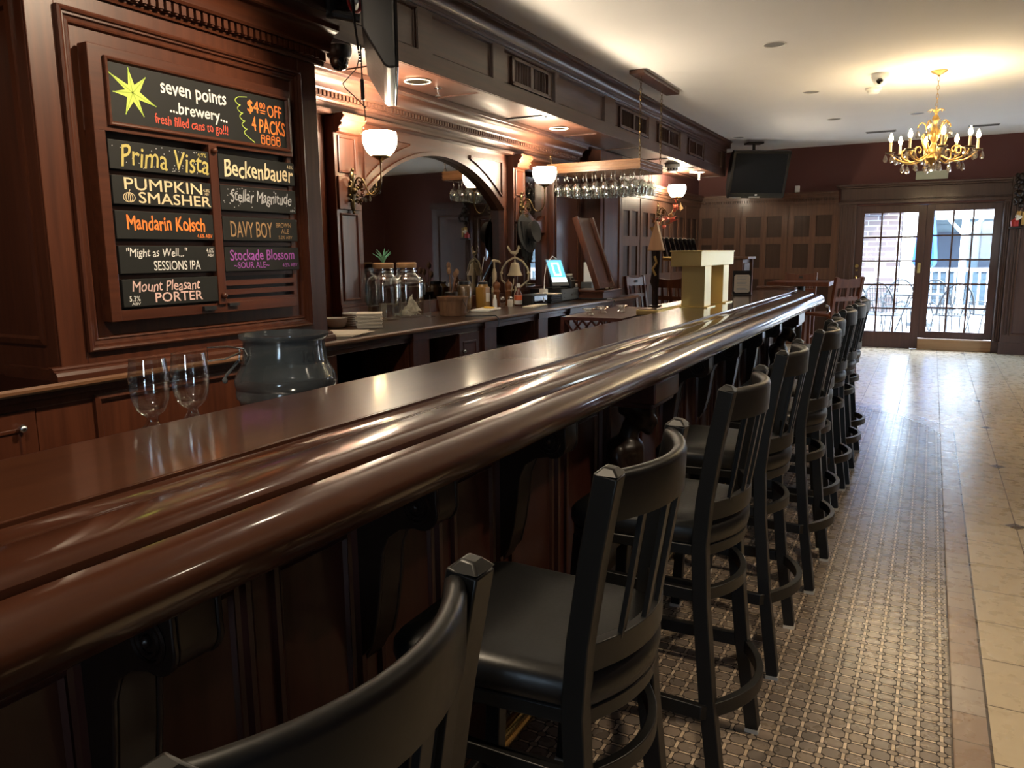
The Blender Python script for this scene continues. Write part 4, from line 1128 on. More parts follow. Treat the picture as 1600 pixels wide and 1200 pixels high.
pk += stroke([(YL0+0.066, zrows[1]+0.043), (YL0+0.070, zrows[1]+0.053)], 0.004)
flatshape(s2, 'pumpkin_drawing', pk, 'ink_cream')
s3 = sign('beer_sign', YL0+0.002, YL1, zrows[2], zrows[2]+SH, 'black beer sign with orange Mandarin Kolsch lettering', G)
T(s3, 'Mandarin Kolsch', YL0+0.048, YL1-0.045, zrows[2]+0.034, zrows[2]+0.086, 'ink_orange', bold=0.03, wob=0.05)
T(s3, '4.6% ABV', YL1-0.085, YL1-0.010, zrows[2]+0.008, zrows[2]+0.024, 'ink_orange', bold=0.01)
s4 = sign('beer_sign', YL0+0.004, YL1, zrows[3], zrows[3]+SH, 'black beer sign with white Might as Well Sessions IPA lettering', G)
T(s4, '"Might as Well..."', YL0+0.035, YL0+0.300, zrows[3]+0.052, zrows[3]+0.094, 'ink_white', bold=0.006, shear=0.12, wob=0.05)
T(s4, 'SESSIONS IPA', YL0+0.145, YL1-0.080, zrows[3]+0.010, zrows[3]+0.046, 'ink_white', bold=0.006)
T(s4, '4.6%', YL1-0.045, YL1-0.010, zrows[3]+0.076, zrows[3]+0.094, 'ink_white')
T(s4, 'ABV', YL1-0.040, YL1-0.010, zrows[3]+0.060, zrows[3]+0.071, 'ink_white')
s5 = sign('beer_sign', YL0+0.006, YL1, zrows[4], zrows[4]+SH, 'black beer sign with pinkish Mount Pleasant PORTER lettering', G)
T(s5, 'Mount Pleasant', YL0+0.045, YL0+0.350, zrows[4]+0.054, zrows[4]+0.094, 'ink_pink', bold=0.008, shear=0.15, wob=0.06)
T(s5, 'PORTER', YL0+0.140, YL1-0.080, zrows[4]+0.012, zrows[4]+0.048, 'ink_pink', bold=0.02)
T(s5, '5.3%', YL0+0.030, YL0+0.075, zrows[4]+0.020, zrows[4]+0.040, 'ink_white')
T(s5, 'ABV', YL0+0.038, YL0+0.075, zrows[4]+0.006, zrows[4]+0.016, 'ink_white')
r1 = sign('beer_sign', YR0, YR1, zrows[0]+0.002, zrows[0]+SH, 'black beer sign with cream Beckenbauer script', G)
T(r1, 'Beckenbauer', YR0+0.028, YR1-0.012, zrows[0]+0.016, zrows[0]+0.084, 'ink_cream', bold=0.022, shear=0.08, wob=0.06)
T(r1, '4.5%', YR1-0.045, YR1-0.010, zrows[0]+0.076, zrows[0]+0.090, 'ink_cream')
r2 = sign('beer_sign', YR0, YR1, zrows[1], zrows[1]+SH, 'black beer sign with pale Stellar Magnitude script and dots', G)
dots(r2, YR0+0.01, YR1-0.01, zrows[1]+0.008, zrows[1]+SH-0.008, 34, 'ink_grey', 0.0026, 8)
T(r2, 'Stellar Magnitude', YR0+0.050, YR1-0.030, zrows[1]+0.022, zrows[1]+0.088, 'ink_grey', bold=0.010, shear=0.2, wob=0.06)
T(r2, 'ABV', YR1-0.040, YR1-0.010, zrows[1]+0.008, zrows[1]+0.018, 'ink_grey')
r3 = sign('beer_sign', YR0, YR1, zrows[2], zrows[2]+SH-0.004, 'black beer sign with thin tan DAVY BOY brown ale lettering', G)
T(r3, 'DAVY BOY', YR0+0.040, YR0+0.275, zrows[2]+0.014, zrows[2]+0.080, 'ink_tan', bold=0.002, wob=0.03)
T(r3, 'BROWN', YR0+0.300, YR1-0.040, zrows[2]+0.060, zrows[2]+0.080, 'ink_tan')
T(r3, 'ALE', YR0+0.330, YR1-0.055, zrows[2]+0.034, zrows[2]+0.053, 'ink_tan')
T(r3, '5.2% ABV', YR0+0.312, YR1-0.036, zrows[2]+0.010, zrows[2]+0.024, 'ink_tan')
r4 = sign('beer_sign', YR0, YR1, zrows[3]-0.003, zrows[3]+SH-0.004, 'black beer sign with purple Stockade Blossom sour ale lettering', G)
T(r4, 'Stockade Blossom', YR0+0.028, YR1-0.030, zrows[3]+0.044, zrows[3]+0.088, 'ink_purple', bold=0.012, wob=0.03)
T(r4, '~SOUR ALE~', YR0+0.045, YR0+0.245, zrows[3]+0.010, zrows[3]+0.036, 'ink_purple', bold=0.004)
T(r4, '4.5% ABV', YR1-0.105, YR1-0.012, zrows[3]+0.012, zrows[3]+0.028, 'ink_purple')
# ------------------------------------------------------------------ wall lamps with opal bowls
def point(parent, loc, energy, col=(1.0, 0.82, 0.60), r=0.03):
    d = bpy.data.lights.new('lamp_light', 'POINT'); d.energy = energy; d.color = col; d.shadow_soft_size = r
    o = bpy.data.objects.new('lamp_light', d); C.objects.link(o); o.parent = parent; o.location = loc
    return o
def make_sconce(loc, label, sc_=1.0, energy=27):
    t = thing('wall_lamp', label, 'wall lamp', loc, 0, 'gas style wall lamps')
    t.scale = (sc_, sc_, sc_)
    p = MB()
    for (z, w, h, d) in ((0.0, 0.030, 0.075, 0.014), (0.085, 0.022, 0.040, 0.012), (-0.085, 0.020, 0.045, 0.012)):
        p.lathe([(0.0, d), (0.6, d*0.8), (1.0, d*0.2), (1.0, 0.0)], (0.001, 0, z), 16, 1, 1, Matrix(((0, 0, 1), (0, w, 0), (h, 0, 0))))
    for s in (-1, 1):
        for (zz, yy) in ((0.055, 0.026), (0.02, 0.036), (-0.03, 0.036), (-0.06, 0.026)):
            p.ball((0.008, s*yy, zz), 0.010, 8, 6)
    p.ball((0.016, 0, 0), 0.020, 12, 8).ball((0.006, 0, 0.128), 0.011, 8, 6).ball((0.006, 0, -0.13), 0.010, 8, 6)
    p.build('backplate', M['antique'], t, smooth=60)
    a = [(0.018, 0, 0.0), (0.022, 0, 0.045), (0.045, 0, 0.078), (0.078, 0, 0.070), (0.100, 0, 0.035), (0.125, 0, -0.012), (0.160, 0, -0.032), (0.195, 0, -0.015), (0.218, 0, 0.025), (0.225, 0, 0.08), (0.225, 0, 0.165)]
    fine = []
    for i in range(len(a)-1):
        p0, p1, p2, p3 = [Vector(a[max(0, min(len(a)-1, k))]) for k in (i-1, i, i+1, i+2)]
        for q in range(4):
            u = q/4
            fine.append(0.5*((2*p1)+(-p0+p2)*u+(2*p0-5*p1+4*p2-p3)*u*u+(-p0+3*p1-3*p2+p3)*u**3))
    fine.append(Vector(a[-1]))
    ar = MB().tube(fine, 0.0055, 8)
    ar.tube([(0.03, 0, -0.01), (0.06, 0, -0.035), (0.09, 0, -0.02), (0.085, 0, 0.005), (0.065, 0, 0.0)], 0.004, 6)
    for (xx, zz, rr) in ((0.062, 0.02, 0.016), (0.070, 0.048, 0.014), (0.055, -0.065, 0.014)):
        for k in range(5):
            an_ = 2*PI*k/5
            ar.bar((xx, 0, zz), (xx+rr*1.5*math.cos(an_), 0.006*math.sin(k*2), zz+rr*1.5*math.sin(an_)), 0.010, 0.003, up=(0, 1, 0))
    ar.build('arm', M['antique'], t, smooth=60)
    MB().lathe([(0.0, 0.160), (0.010, 0.160), (0.012, 0.170), (0.026, 0.178), (0.048, 0.188), (0.060, 0.190), (0.060, 0.196), (0.0, 0.196)], (0.225, 0, 0), 20).build('shade_holder', M['brass'], t, smooth=40)
    prof = [(0.050, 0.196), (0.062, 0.202), (0.080, 0.222), (0.094, 0.248), (0.102, 0.278), (0.103, 0.300), (0.099, 0.322), (0.097, 0.334), (0.094, 0.334), (0.096, 0.320), (0.099, 0.300), (0.098, 0.278), (0.090, 0.250), (0.076, 0.225), (0.048, 0.200)]
    MB().lathe(prof, (0.225, 0, 0), 28).build('glass_shade', M['shade'], t, smooth=80)
    point(t, (0.225, 0, 0.325), energy, r=0.05)
    return t
PFX = PF + 0.017
make_sconce((PFX, 3.895, 1.815), 'lit opal wall lamp left of the arched mirror')
make_sconce((PFX, 6.17, 1.815), 'lit opal wall lamp right of the arched mirror, beside the hanging glasses')
make_sconce((XL+0.034, 10.47, 1.93), 'lit opal wall lamp on the far left wall above the autumn leaves', 1.15, 36)
# autumn leaf garland under the far lamp
g = thing('leaf_garland', 'red and tan autumn leaf garland twined below the far wall lamp', 'garland', (XL+0.05, 10.03, 1.80), 0)
rg_ = random.Random(5)
stem_pts = [(0.05, -0.05, 0.08), (0.07, 0.10, 0.0), (0.08, 0.30, 0.03), (0.09, 0.42, 0.08), (0.16, 0.50, 0.16), (0.20, 0.52, 0.26)]
MB().tube(stem_pts, 0.006, 6).build('stem', M['leaf_tan'], g)
for k in range(26):
    u = rg_.random()*(len(stem_pts)-1); i = int(u); q = u-i
    p = Vector(stem_pts[i]).lerp(Vector(stem_pts[min(i+1, len(stem_pts)-1)]), q) + Vector((rg_.uniform(0, 0.06), rg_.uniform(-0.05, 0.05), rg_.uniform(-0.09, 0.06)))
    R_ = Matrix.Rotation(rg_.uniform(0, 6.28), 4, Vector((rg_.uniform(-1, 1), rg_.uniform(-1, 1), rg_.uniform(-1, 1))).normalized())
    L = rg_.uniform(0.06, 0.10)
    sh = [(0, 0), (0.25, 0.22), (0.18, 0.42), (0.45, 0.40), (0.40, 0.65), (0.7, 0.30), (1.0, 0), (0.7, -0.30), (0.40, -0.65), (0.45, -0.40), (0.18, -0.42), (0.25, -0.22)]
    vs = [p + (R_ @ Vector((a*L, b*L, 0.12*L*math.sin(a*3)))) for (a, b) in sh]
    vs2 = [v + (R_ @ Vector((0, 0, 0.0015))) for v in vs]
    n = len(sh)
    MB().add(vs+vs2, [tuple(range(n-1, -1, -1)), tuple(range(n, 2*n))]+[(j, (j+1) % n, n+(j+1) % n, n+j) for j in range(n)]).build('leaf', M['leaf_red'] if k % 5 else M['leaf_tan'], g, smooth=0)

# ------------------------------------------------------------------ chandelier
def make_chandelier(loc, label, energy, light_r=0.02):
    t = thing('chandelier', label, 'chandelier', loc)        # origin at the ceiling
    MB().lathe([(0.0, -0.001), (0.066, -0.001), (0.066, -0.006), (0.055, -0.014), (0.030, -0.026), (0.012, -0.036), (0.008, -0.048), (0.0, -0.048)], (0, 0, 0), 24).build('canopy', M['gold'], t, smooth=40)
    ch = MB()
    z = -0.046
    k = 0
    while z > -0.33:
        pts = []
        for i in range(10):
            a = 2*PI*i/10
            u, w = 0.0095*math.cos(a), 0.021*math.sin(a)
            pts.append((u, 0, z-0.021+w) if k % 2 == 0 else (0, u, z-0.021+w))
        ch.tube(pts, 0.0024, 6, closed=True); z -= 0.036; k += 1
    ch.build('chain', M['gold'], t, smooth=60)
    body = MB().lathe([(0.0, -0.325), (0.010, -0.330), (0.014, -0.350), (0.010, -0.365), (0.022, -0.380), (0.030, -0.400), (0.022, -0.425), (0.014, -0.445), (0.020, -0.470), (0.036, -0.500), (0.042, -0.535), (0.034, -0.570), (0.020, -0.600), (0.026, -0.625), (0.044, -0.650), (0.050, -0.680), (0.044, -0.705), (0.060, -0.718), (0.062, -0.735), (0.034, -0.760), (0.020, -0.785), (0.010, -0.805), (0.014, -0.815), (0.0, -0.828)], (0, 0, 0), 18)
    body.build('column', M['gold'], t, smooth=50)
    cr_ = MB()
    for k in range(8):
        a = 2*PI*k/8
        d = Vector((math.cos(a), math.sin(a), 0))
        pts = [d*0.012+Vector((0, 0, -0.345)), d*0.03+Vector((0, 0, -0.325)), d*0.052+Vector((0, 0, -0.322)), d*0.068+Vector((0, 0, -0.336))]
        for i in range(3): cr_.bar(pts[i], pts[i+1], 0.022-0.006*i, 0.004)
    cr_.build('crown', M['gold'], t, smooth=0)
    def crystal_mb(s=1.5):
        return MB().lathe([(0.0, 0.0), (0.0035, -0.002), (0.0045, -0.006), (0.0, -0.012)], (0, 0, 0), 6).lathe([(0.0, -0.012), (0.005*s, -0.020), (0.011*s, -0.044), (0.0135*s, -0.062), (0.010*s, -0.078), (0.0, -0.086)], (0, 0, 0), 7)
    cme = crystal_mb().build('crystal', M['gl_amber'], t, smooth=0)
    first = [True]
    def crystal(p, par=None):
        if first[0]: cme.location = p; first[0] = False; return
        c = cme.copy(); C.objects.link(c); c.parent = t; c.location = p
    def spline(a, n=5):
        out = []
        for i in range(len(a)-1):
            p0, p1, p2, p3 = [Vector(a[max(0, min(len(a)-1, k))]) for k in (i-1, i, i+1, i+2)]
            for q in range(n):
                u = q/n
                out.append(0.5*((2*p1)+(-p0+p2)*u+(2*p0-5*p1+4*p2-p3)*u*u+(-p0+3*p1-3*p2+p3)*u**3))
        out.append(Vector(a[-1])); return out
    for k in range(8):
        a = 2*PI*k/8 + 0.2
        d = Vector((math.cos(a), math.sin(a), 0))
        def P(r, z): return d*r + Vector((0, 0, z))
        r1_ = 0.325 if k % 2 else 0.345
        zc = -0.685
        arm = MB().tube(spline([P(0.045, -0.70), P(0.10, -0.735), P(0.17, -0.765), P(0.25, -0.755), P(0.31, -0.72), P(r1_, zc)]), 0.0075, 8)
        arm.tube(spline([P(0.19, -0.76), P(0.245, -0.72), P(0.245, -0.665), P(0.20, -0.648), P(0.170, -0.672), P(0.185, -0.70), P(0.205, -0.692)]), [0.0065]*30+[0.0045], 7)
        arm.tube(spline([P(0.05, -0.69), P(0.085, -0.62), P(0.10, -0.56), P(0.085, -0.52)]), 0.005, 6)
        ao = arm.build('arm', M['gold'], t, smooth=60)
        q = P(r1_, 0)
        MB().lathe([(0.0, zc), (0.030, zc+0.004), (0.042, zc+0.014), (0.040, zc+0.017), (0.026, zc+0.010), (0.012, zc+0.012), (0.012, zc+0.022), (0.0, zc+0.022)], (q.x, q.y, 0), 16).build('drip_cup', M['antique'], ao, smooth=40)
        MB().cyl((q.x, q.y, zc+0.018), (q.x, q.y, zc+0.105), 0.0115, 12).build('candle', M['ivory'], ao)
        MB().lathe([(0.0, zc+0.104), (0.009, zc+0.106), (0.017, zc+0.124), (0.0175, zc+0.136), (0.012, zc+0.156), (0.005, zc+0.174), (0.0, zc+0.182)], (q.x, q.y, 0), 12).build('bulb', M['bulb'], ao, smooth=80)
        point(t, (q.x, q.y, zc+0.145), energy/8, (1.0, 0.78, 0.48), light_r)
        for (rr, da) in ((0.038, 0.0), (0.038, 2.1), (0.038, 4.2)):
            crystal((q.x+rr*math.cos(a+da), q.y+rr*math.sin(a+da), zc+0.012))
        p = P(0.24, -0.765); crystal(p)
        if k % 2 == 0: crystal(P(0.13, -0.757)); crystal(P(0.06, -0.765))
    for k in range(5):
        a = 2*PI*k/5+0.5
        d = Vector((math.cos(a), math.sin(a), 0))
        def P(r, z): return d*r + Vector((0, 0, z))
        MB().tube(spline([P(0.025, -0.56), P(0.060, -0.50), P(0.075, -0.445), P(0.105, -0.425), P(0.13, -0.445), P(0.135, -0.470)]), 0.006, 7).build('upper_arm', M['gold'], t, smooth=60)
        crystal(P(0.135, -0.472))
        crystal(P(0.045, -0.40))
    return t
ch1 = make_chandelier((-0.055, 8.0, ZC), 'gilt chandelier with lit candle bulbs and crystal drops hanging before the glass doors', 62)

# ------------------------------------------------------------------ televisions
def television(name, loc, rz, tilt, w, h, thick, label, arm_to):
    t = thing(name, label, 'television', loc, rz)
    X_ = Matrix.Rotation(tilt, 4, 'X')          # local: screen faces -Y
    def bx(mb, *a):
        mm = MB().box(*a); mb.add([X_ @ Vector(v) for v in mm.v], mm.f)
    b = MB()
    q_ = MB().prism([(0.0, -h/2), (0.03, -h/2-0.004), (0.05, -h/2+0.01), (thick*0.8, -h/2+0.10), (thick, -h/2+0.15), (thick, h/2-0.12), (thick*0.75, h/2-0.05), (0.05, h/2), (0.0, h/2)], 'x', -w/2, w/2); b.add([X_ @ Vector(v) for v in q_.v], q_.f)
    b.build('case', M['black_plastic'], t, smooth=0, bevel=0.008)
    f = MB(); e_ = 0.038
    bx(f, -w/2, w/2, -0.012, 0.0, h/2-e_, h/2); bx(f, -w/2, w/2, -0.012, 0.0, -h/2, -h/2+0.07); bx(f, -w/2, -w/2+e_, -0.012, 0, -h/2+0.07, h/2-e_); bx(f, w/2-e_, w/2, -0.012, 0, -h/2+0.07, h/2-e_)
    f.build('bezel', M['gloss_black'], t, smooth=0, bevel=0.004)
    s_ = MB(); bx(s_, -w/2+e_, w/2-e_, -0.006, 0.002, -h/2+0.07, h/2-e_); s_.build('screen', M['screen'], t, smooth=0)
    return t, X_, bx
tv1, X1, bx1_ = television('television', (-2.225, 11.55, 2.49), math.radians(33), math.radians(20), 0.82, 0.66, 0.13, 'black flat television hung from the ceiling in the far left corner', None)
lo = MB(); bx1_(lo, -0.10, 0.06, -0.016, -0.010, -0.325, -0.305); bx1_(lo, -0.39, -0.21, -0.016, -0.010, -0.328, -0.312); lo.build('silver_strip', M['steel'], tv1, smooth=0)
bd_ = MB(); bx1_(bd_, -0.016, 0.016, -0.0145, -0.011, -0.295, -0.272); bd_.build('badge', M['ink_grey'], tv1, smooth=0)
MB().tube([(0.0, 0.10, 0.0), (0.0, 0.22, 0.22), (0.0, 0.22, 0.46)], 0.022, 10).box(-0.11, 0.11, 0.13, 0.31, 0.44, 0.4645).build('ceiling_mount', M['black_plastic'], tv1)
rz2 = math.atan2(0.6, 0.8)
# near set, seen edge-on: its screen faces the room
tv2, X2_, bx2_ = television('television', (-2.215, 3.03, 2.50), math.radians(126.9), math.radians(0), 0.84, 0.66, 0.13, 'black television seen edge-on, hung beside the beer board pillar', None)
cbm = MB()
for k in range(5):
    xx = -0.30+0.05*k
    cbm.tube([(xx, 0.155, 0.30), (xx-0.02, 0.172, 0.1), (xx+0.015*math.sin(k), 0.165, -0.1), (xx+0.01, 0.15, -0.24)], 0.005, 6)
cbm.build('cables', M['black_plastic'], tv2)
MB().box(-0.3600, -0.34, 0.150, 0.156, 0.02, 0.10).build('white_label', M['white_plastic'], tv2, smooth=0)
MB().box(-0.436, -0.4305, 0.055, 0.068, 0.0, 0.085).build('side_label', M['white_plastic'], tv2, smooth=0)
MB().tube([(0.12, 0.15, 0.0), (0.12, 0.30, 0.02)], 0.02, 8).tube([(0.12, 0.28, 0.0), (0.12, 0.28, 0.45)], 0.022, 8).box(0.02, 0.22, 0.20, 0.36, 0.43, 0.4545).build('ceiling_mount', M['black_plastic'], tv2)

# ------------------------------------------------------------------ cameras, detectors, cans, vents
dc = thing('dome_camera', 'black dome security camera under the soffit beside the near television', 'camera', (-2.76, 3.30, SZ-0.012))
MB().lathe([(0.0, 0.0), (0.066, 0.0), (0.068, -0.02), (0.062, -0.05), (0.050, -0.06), (0.0, -0.06)], (0, 0, 0), 24).build('housing', M['black_plastic'], dc, smooth=40)
MB().lathe([(0.049, -0.058), (0.049, -0.075), (0.042, -0.097), (0.028, -0.113), (0.0, -0.120)], (0, 0, 0), 24).build('dome', M['gloss_black'], dc, smooth=80)
sp_ = thing('spotlight', 'small spotlight with a red rim fixed on the soffit above the dome camera', 'spotlight', (SX+0.001, 3.235, 2.655))
def disk_x(mb, x0, x1, r0, r1=None, seg=24):
    mb.tube([(x0, 0, 0), (x1, 0, 0)], [r0, r1 if r1 is not None else r0], seg)
m_ = MB(); disk_x(m_, 0.0, 0.10, 0.035, 0.045); m_.box(0.0, 0.06, -0.07, -0.02, -0.01, 0.05); m_.build('housing', M['black_plastic'], sp_, smooth=40)
m_ = MB().tube([(0.105, 0.050*math.cos(2*PI*k/24), 0.050*math.sin(2*PI*k/24)) for k in range(24)], 0.008, 8, closed=True); m_.build('rim', M['red'], sp_)
m_ = MB(); disk_x(m_, 0.098, 0.102, 0.046); m_.build('reflector', M['steel'], sp_)
m_ = MB().ball((0.108, 0, 0), 0.016, 12, 8); m_.build('lamp', M['white_plastic'], sp_)
wc = thing('security_camera', 'white dome security camera on the ceiling left of the chandelier', 'camera', (-0.51, 7.86, ZC))
MB().lathe([(0.0, -0.001), (0.075, -0.001), (0.075, -0.03), (0.068, -0.05), (0.05, -0.085), (0.025, -0.105), (0.0, -0.11)], (0, 0, 0), 24).build('housing', M['white_plastic'], wc, smooth=40)
MB().ball((-0.0, -0.042, -0.065), 0.030, 12, 8).build('lens', M['gloss_black'], wc, smooth=80)
sm_ = thing('smoke_detector', 'white smoke detector on the ceiling behind the white dome camera', 'smoke detector', (-0.605, 8.50, ZC))
MB().lathe([(0.0, -0.001), (0.072, -0.001), (0.072, -0.018), (0.058, -0.026), (0.052, -0.045), (0.040, -0.055), (0.0, -0.055)], (0, 0, 0), 24).build('body', M['white_plastic'], sm_, smooth=30)
sm2 = thing('smoke_detector', 'white vented smoke detector under the soffit beyond the glass rack', 'smoke detector', (-2.89, 9.62, SZ-0.004))
MB().lathe([(0.0, 0.0), (0.095, 0.0), (0.095, -0.028), (0.070, -0.034), (0.062, -0.075), (0.048, -0.085), (0.0, -0.085)], (0, 0, 0), 24).build('body', M['white_plastic'], sm2, smooth=30)
md = MB()
for k in range(12):
    a = 2*PI*k/12
    md.bar((0.066*math.cos(a), 0.066*math.sin(a), -0.045), (0.063*math.cos(a), 0.063*math.sin(a), -0.068), 0.016, 0.006, up=(math.cos(a), math.sin(a), 0))
md.build('slots', M['black_plastic'], sm2, smooth=0)
def can_light(name, x, y, z, r, label, trim, inner, cat='recessed light', group=None):
    t = thing(name, label, cat, (x, y, z), 0, group)
    MB().lathe([(r, 0.001), (r, -0.003), (r*0.90, -0.005), (r*0.88, 0.0), (r*0.70, 0.001)], (0, 0, 0), 28).build('trim_ring', trim, t, smooth=40)
    MB().lathe([(0.0, -0.0012), (r*0.87, -0.0012)], (0, 0, 0), 28).build('recess', inner, t, smooth=0)
    return t
cans_ = [(-1.153, 6.37, 'unlit recessed light in the ceiling, nearest of the row beside the soffit'), (-1.155, 8.39, 'unlit recessed light in the ceiling, second of the row'), (-1.13, 10.2, 'unlit recessed light in the ceiling, third of the row'),
         (-2.435, 11.1, 'unlit recessed light in the ceiling just above the corner television'), (-0.262, 10.28, 'unlit recessed light in the ceiling behind the chandelier')]
inner = flat('lamp_recess_grey', (0.22, 0.22, 0.22), 0.6)
for (x, y, lab) in cans_: can_light('recessed_light', x, y, ZC, 0.085, lab, M['white_plastic'], inner, group='ceiling recessed lights')
def lit_can(x, y, e, lab, aim, cone):
    t = can_light('recessed_light', x, y, ZC, 0.085, lab, M['white_plastic'], emit('lit_recess', (1.0, 0.86, 0.66), 12.0), group='ceiling recessed lights')
    d = bpy.data.lights.new('downlight', 'SPOT'); d.energy = e; d.color = (1.0, 0.80, 0.56); d.spot_size = math.radians(cone); d.spot_blend = 0.7; d.shadow_soft_size = 0.06
    o = bpy.data.objects.new('downlight', d); C.objects.link(o); o.parent = t; o.location = (0, 0, -0.02)
    o.rotation_euler = (Vector(aim)-Vector((x, y, ZC))).to_track_quat('-Z', 'Y').to_euler()
lit_can(-1.15, 2.45, 115, 'lit recessed ceiling light above the bar in front of the beer board', (-2.65, 2.0, 1.80), 56)
lit_can(-1.15, 0.45, 48, 'lit recessed ceiling light above the near end of the bar', (-1.7, 0.6, 1.2), 150)
lit_can(0.95, 2.45, 55, 'added unseen ceiling light that brightens the near tiled aisle', (0.6, 2.6, 0.0), 100)  # added out of view to warm and brighten the near floor
dk = flat('lamp_recess_shade', (0.010, 0.008, 0.006), 0.9, spec=0.0)  # flat disc coloured near black in place of the shade inside a recess
rim = flat('pale_trim_ring', (0.85, 0.80, 0.70), 0.35)
can_light('recessed_light', -2.898, 4.20, SZ-0.004, 0.084, 'recessed light with a white rim in the soffit above the mirror', rim, dk, group='soffit recessed lights')
can_light('recessed_light', -2.915, 6.335, SZ-0.004, 0.084, 'recessed light with a white rim in the soffit near the glass rack', rim, dk, group='soffit recessed lights')
spk = thing('sprinkler_head', 'small chrome sprinkler head under the soffit beside the white rim light', 'sprinkler', (-2.893, 4.42, SZ-0.006))
MB().lathe([(0.0, 0.003), (0.025, 0.003), (0.025, -0.004), (0.008, -0.008), (0.008, -0.03), (0.004, -0.032), (0.004, -0.045), (0.018, -0.047), (0.018, -0.050), (0.0, -0.050)], (0, 0, 0), 14).build('head', M['steel'], spk, smooth=30)
dl = thing('hanging_fixture', 'small white disc fixture under the soffit beyond the smoke detector', 'light fixture', (-2.85, 10.62, SZ-0.004))
MB().lathe([(0.0, 0.0), (0.10, 0.0), (0.10, -0.012), (0.0, -0.014)], (0, 0, 0), 20).cyl((0.03, 0, -0.01), (0.03, 0, -0.11), 0.015, 10).build('body', M['white_plastic'], dl)
# soffit air slots
for (y, xx0, xx1, lab) in ((5.72, -3.09, -2.76, 'black air slot across the soffit underside before the glass rack'), (7.93, -3.05, -2.76, 'black air slot across the soffit underside above the glass rack')):
    o = MB().box(xx0, xx1, y-0.03, y+0.03, SZ-0.008, SZ+0.001).build('air_slot', M['black_plastic'], None, smooth=0); tag(o, lab, 'air vent', 'soffit air slots')
for (x0, x1, y, lab) in ((-0.88, -0.52, 11.55, 'grey slot vent in the ceiling left of the chandelier'), (0.29, 0.63, 11.68, 'grey slot vent in the ceiling right of the chandelier')):
    t = thing('ceiling_vent', lab, 'air vent', ((x0+x1)/2, y, ZC), 0, 'ceiling slot vents')
    h_ = (x1-x0)/2
    MB().box(-h_, h_, -0.07, 0.07, -0.006, -0.001).build('frame', flat('vent_grey', (0.35, 0.36, 0.37), 0.5), t, smooth=0)
    v_ = MB()
    for k in range(4): v_.box(-h_+0.01, h_-0.01, -0.055+k*0.03, -0.045+k*0.03, -0.011, -0.006)
    v_.build('slats', M['greyplastic'], t, smooth=0)
# wooden grilles in the soffit face
for i, (y0, y1) in enumerate(((5.09, 5.71), (7.27, 8.07), (8.46, 9.22), (9.66, 10.32))):
    t = thing('air_grille', ['twin louvred air grille in the soffit face, nearest of the four', 'twin louvred air grille in the soffit face behind the hanging chains', 'twin louvred air grille in the soffit face, second from the far end', 'twin louvred air grille in the soffit face at the far end'][i], 'air vent', (SX-0.022, (y0+y1)/2, 2.70), 0, 'soffit air grilles')
    w = (y1-y0)/2; f = MB(); s_ = MB(); s2_ = MB()
    f.box(0.001, 0.020, -w, -w+0.035, -0.088, 0.098).box(0.001, 0.020, w-0.035, w, -0.088, 0.098).box(0.001, 0.020, -0.022, 0.022, -0.088, 0.098).box(0.001, 0.020, -w, w, 0.078, 0.098).box(0.001, 0.020, -w, w, -0.088, -0.066).box(0.001, 0.030, -w-0.012, w+0.012, -0.098, -0.084)
    f.build('frame', M['soffit_y'], t, smooth=0, bevel=0.002)
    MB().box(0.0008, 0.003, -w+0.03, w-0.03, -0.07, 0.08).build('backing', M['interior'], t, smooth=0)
    nn = 22
    for k in range(nn):
        yy = -w+0.04+(2*w-0.08)*k/(nn-1)
        if abs(yy) < 0.028: continue
        (s_ if yy < 0 else s2_).box(0.003, 0.012, yy-0.003, yy+0.003, -0.066, 0.078)
    s_.build('louvres', M['soffit_z'], t, smooth=0); s2_.build('louvres', M['soffit_z'], t, smooth=0)
# far wall small devices
th = MB().box(-1.90, -1.83, YF-0.04, YF-0.001, 2.30, 2.40).build('wall_sensor', M['white_plastic'], None, smooth=0, bevel=0.01); tag(th, 'small white sensor on the red far wall beside the corner television', 'sensor')
ex = thing('glass_plaque', 'greenish glass plaque on the red wall above the glass doors, behind the chandelier', 'plaque', (-0.08, YF-0.03, 2.455))
MB().box(-0.20, 0.20, -0.004, 0.004, -0.055, 0.065).build('plate', flat('greenish_plate', (0.33, 0.36, 0.26), 0.25), ex, smooth=0, bevel=0.01)
MB().box(-0.05, 0.05, -0.02, 0.029, 0.06, 0.09).build('mount', M['white_plastic'], ex, smooth=0)
# carved bracket and figurine on the pier right of the doors
orn = thing('carved_bracket', 'dark carved scroll bracket hung on the pier right of the doors', 'carved ornament', (0.98, YF-0.165, 2.15))
o_ = MB()
for (z, r) in ((0.22, 0.05), (0.15, 0.045), (0.08, 0.055), (0.0, 0.05), (-0.08, 0.045), (-0.15, 0.035)):
    o_.ball((0.0+0.02*math.sin(z*30), -r*0.9, z), r, 10, 7); o_.ball((0.06*math.cos(z*25), -r*0.7, z+0.03), r*0.7, 8, 6); o_.ball((-0.05, -r*0.7, z+0.02), r*0.6, 8, 6)
o_.tube([(0.09, -0.05, 0.0), (0.13, -0.07, -0.06), (0.10, -0.07, -0.13), (0.05, -0.06, -0.12)], 0.02, 8)
o_.build('scrollwork', M['dark_carve'], orn, smooth=60)
fg = thing('figurine', 'small red and gold figurine on a shelf right of the glass doors', 'figurine', (0.965, YF-0.162, 1.72))
MB().box(-0.09, 0.09, -0.12, 0.0, -0.025, 0.0).build('shelf', M['dark_carve'], fg, smooth=0, bevel=0.004)
MB().tube([(-0.02, -0.06, 0.0), (-0.025, -0.06, 0.06), (0.0, -0.06, 0.10)], [0.045, 0.05, 0.03], 10).build('robe', M['red'], fg)
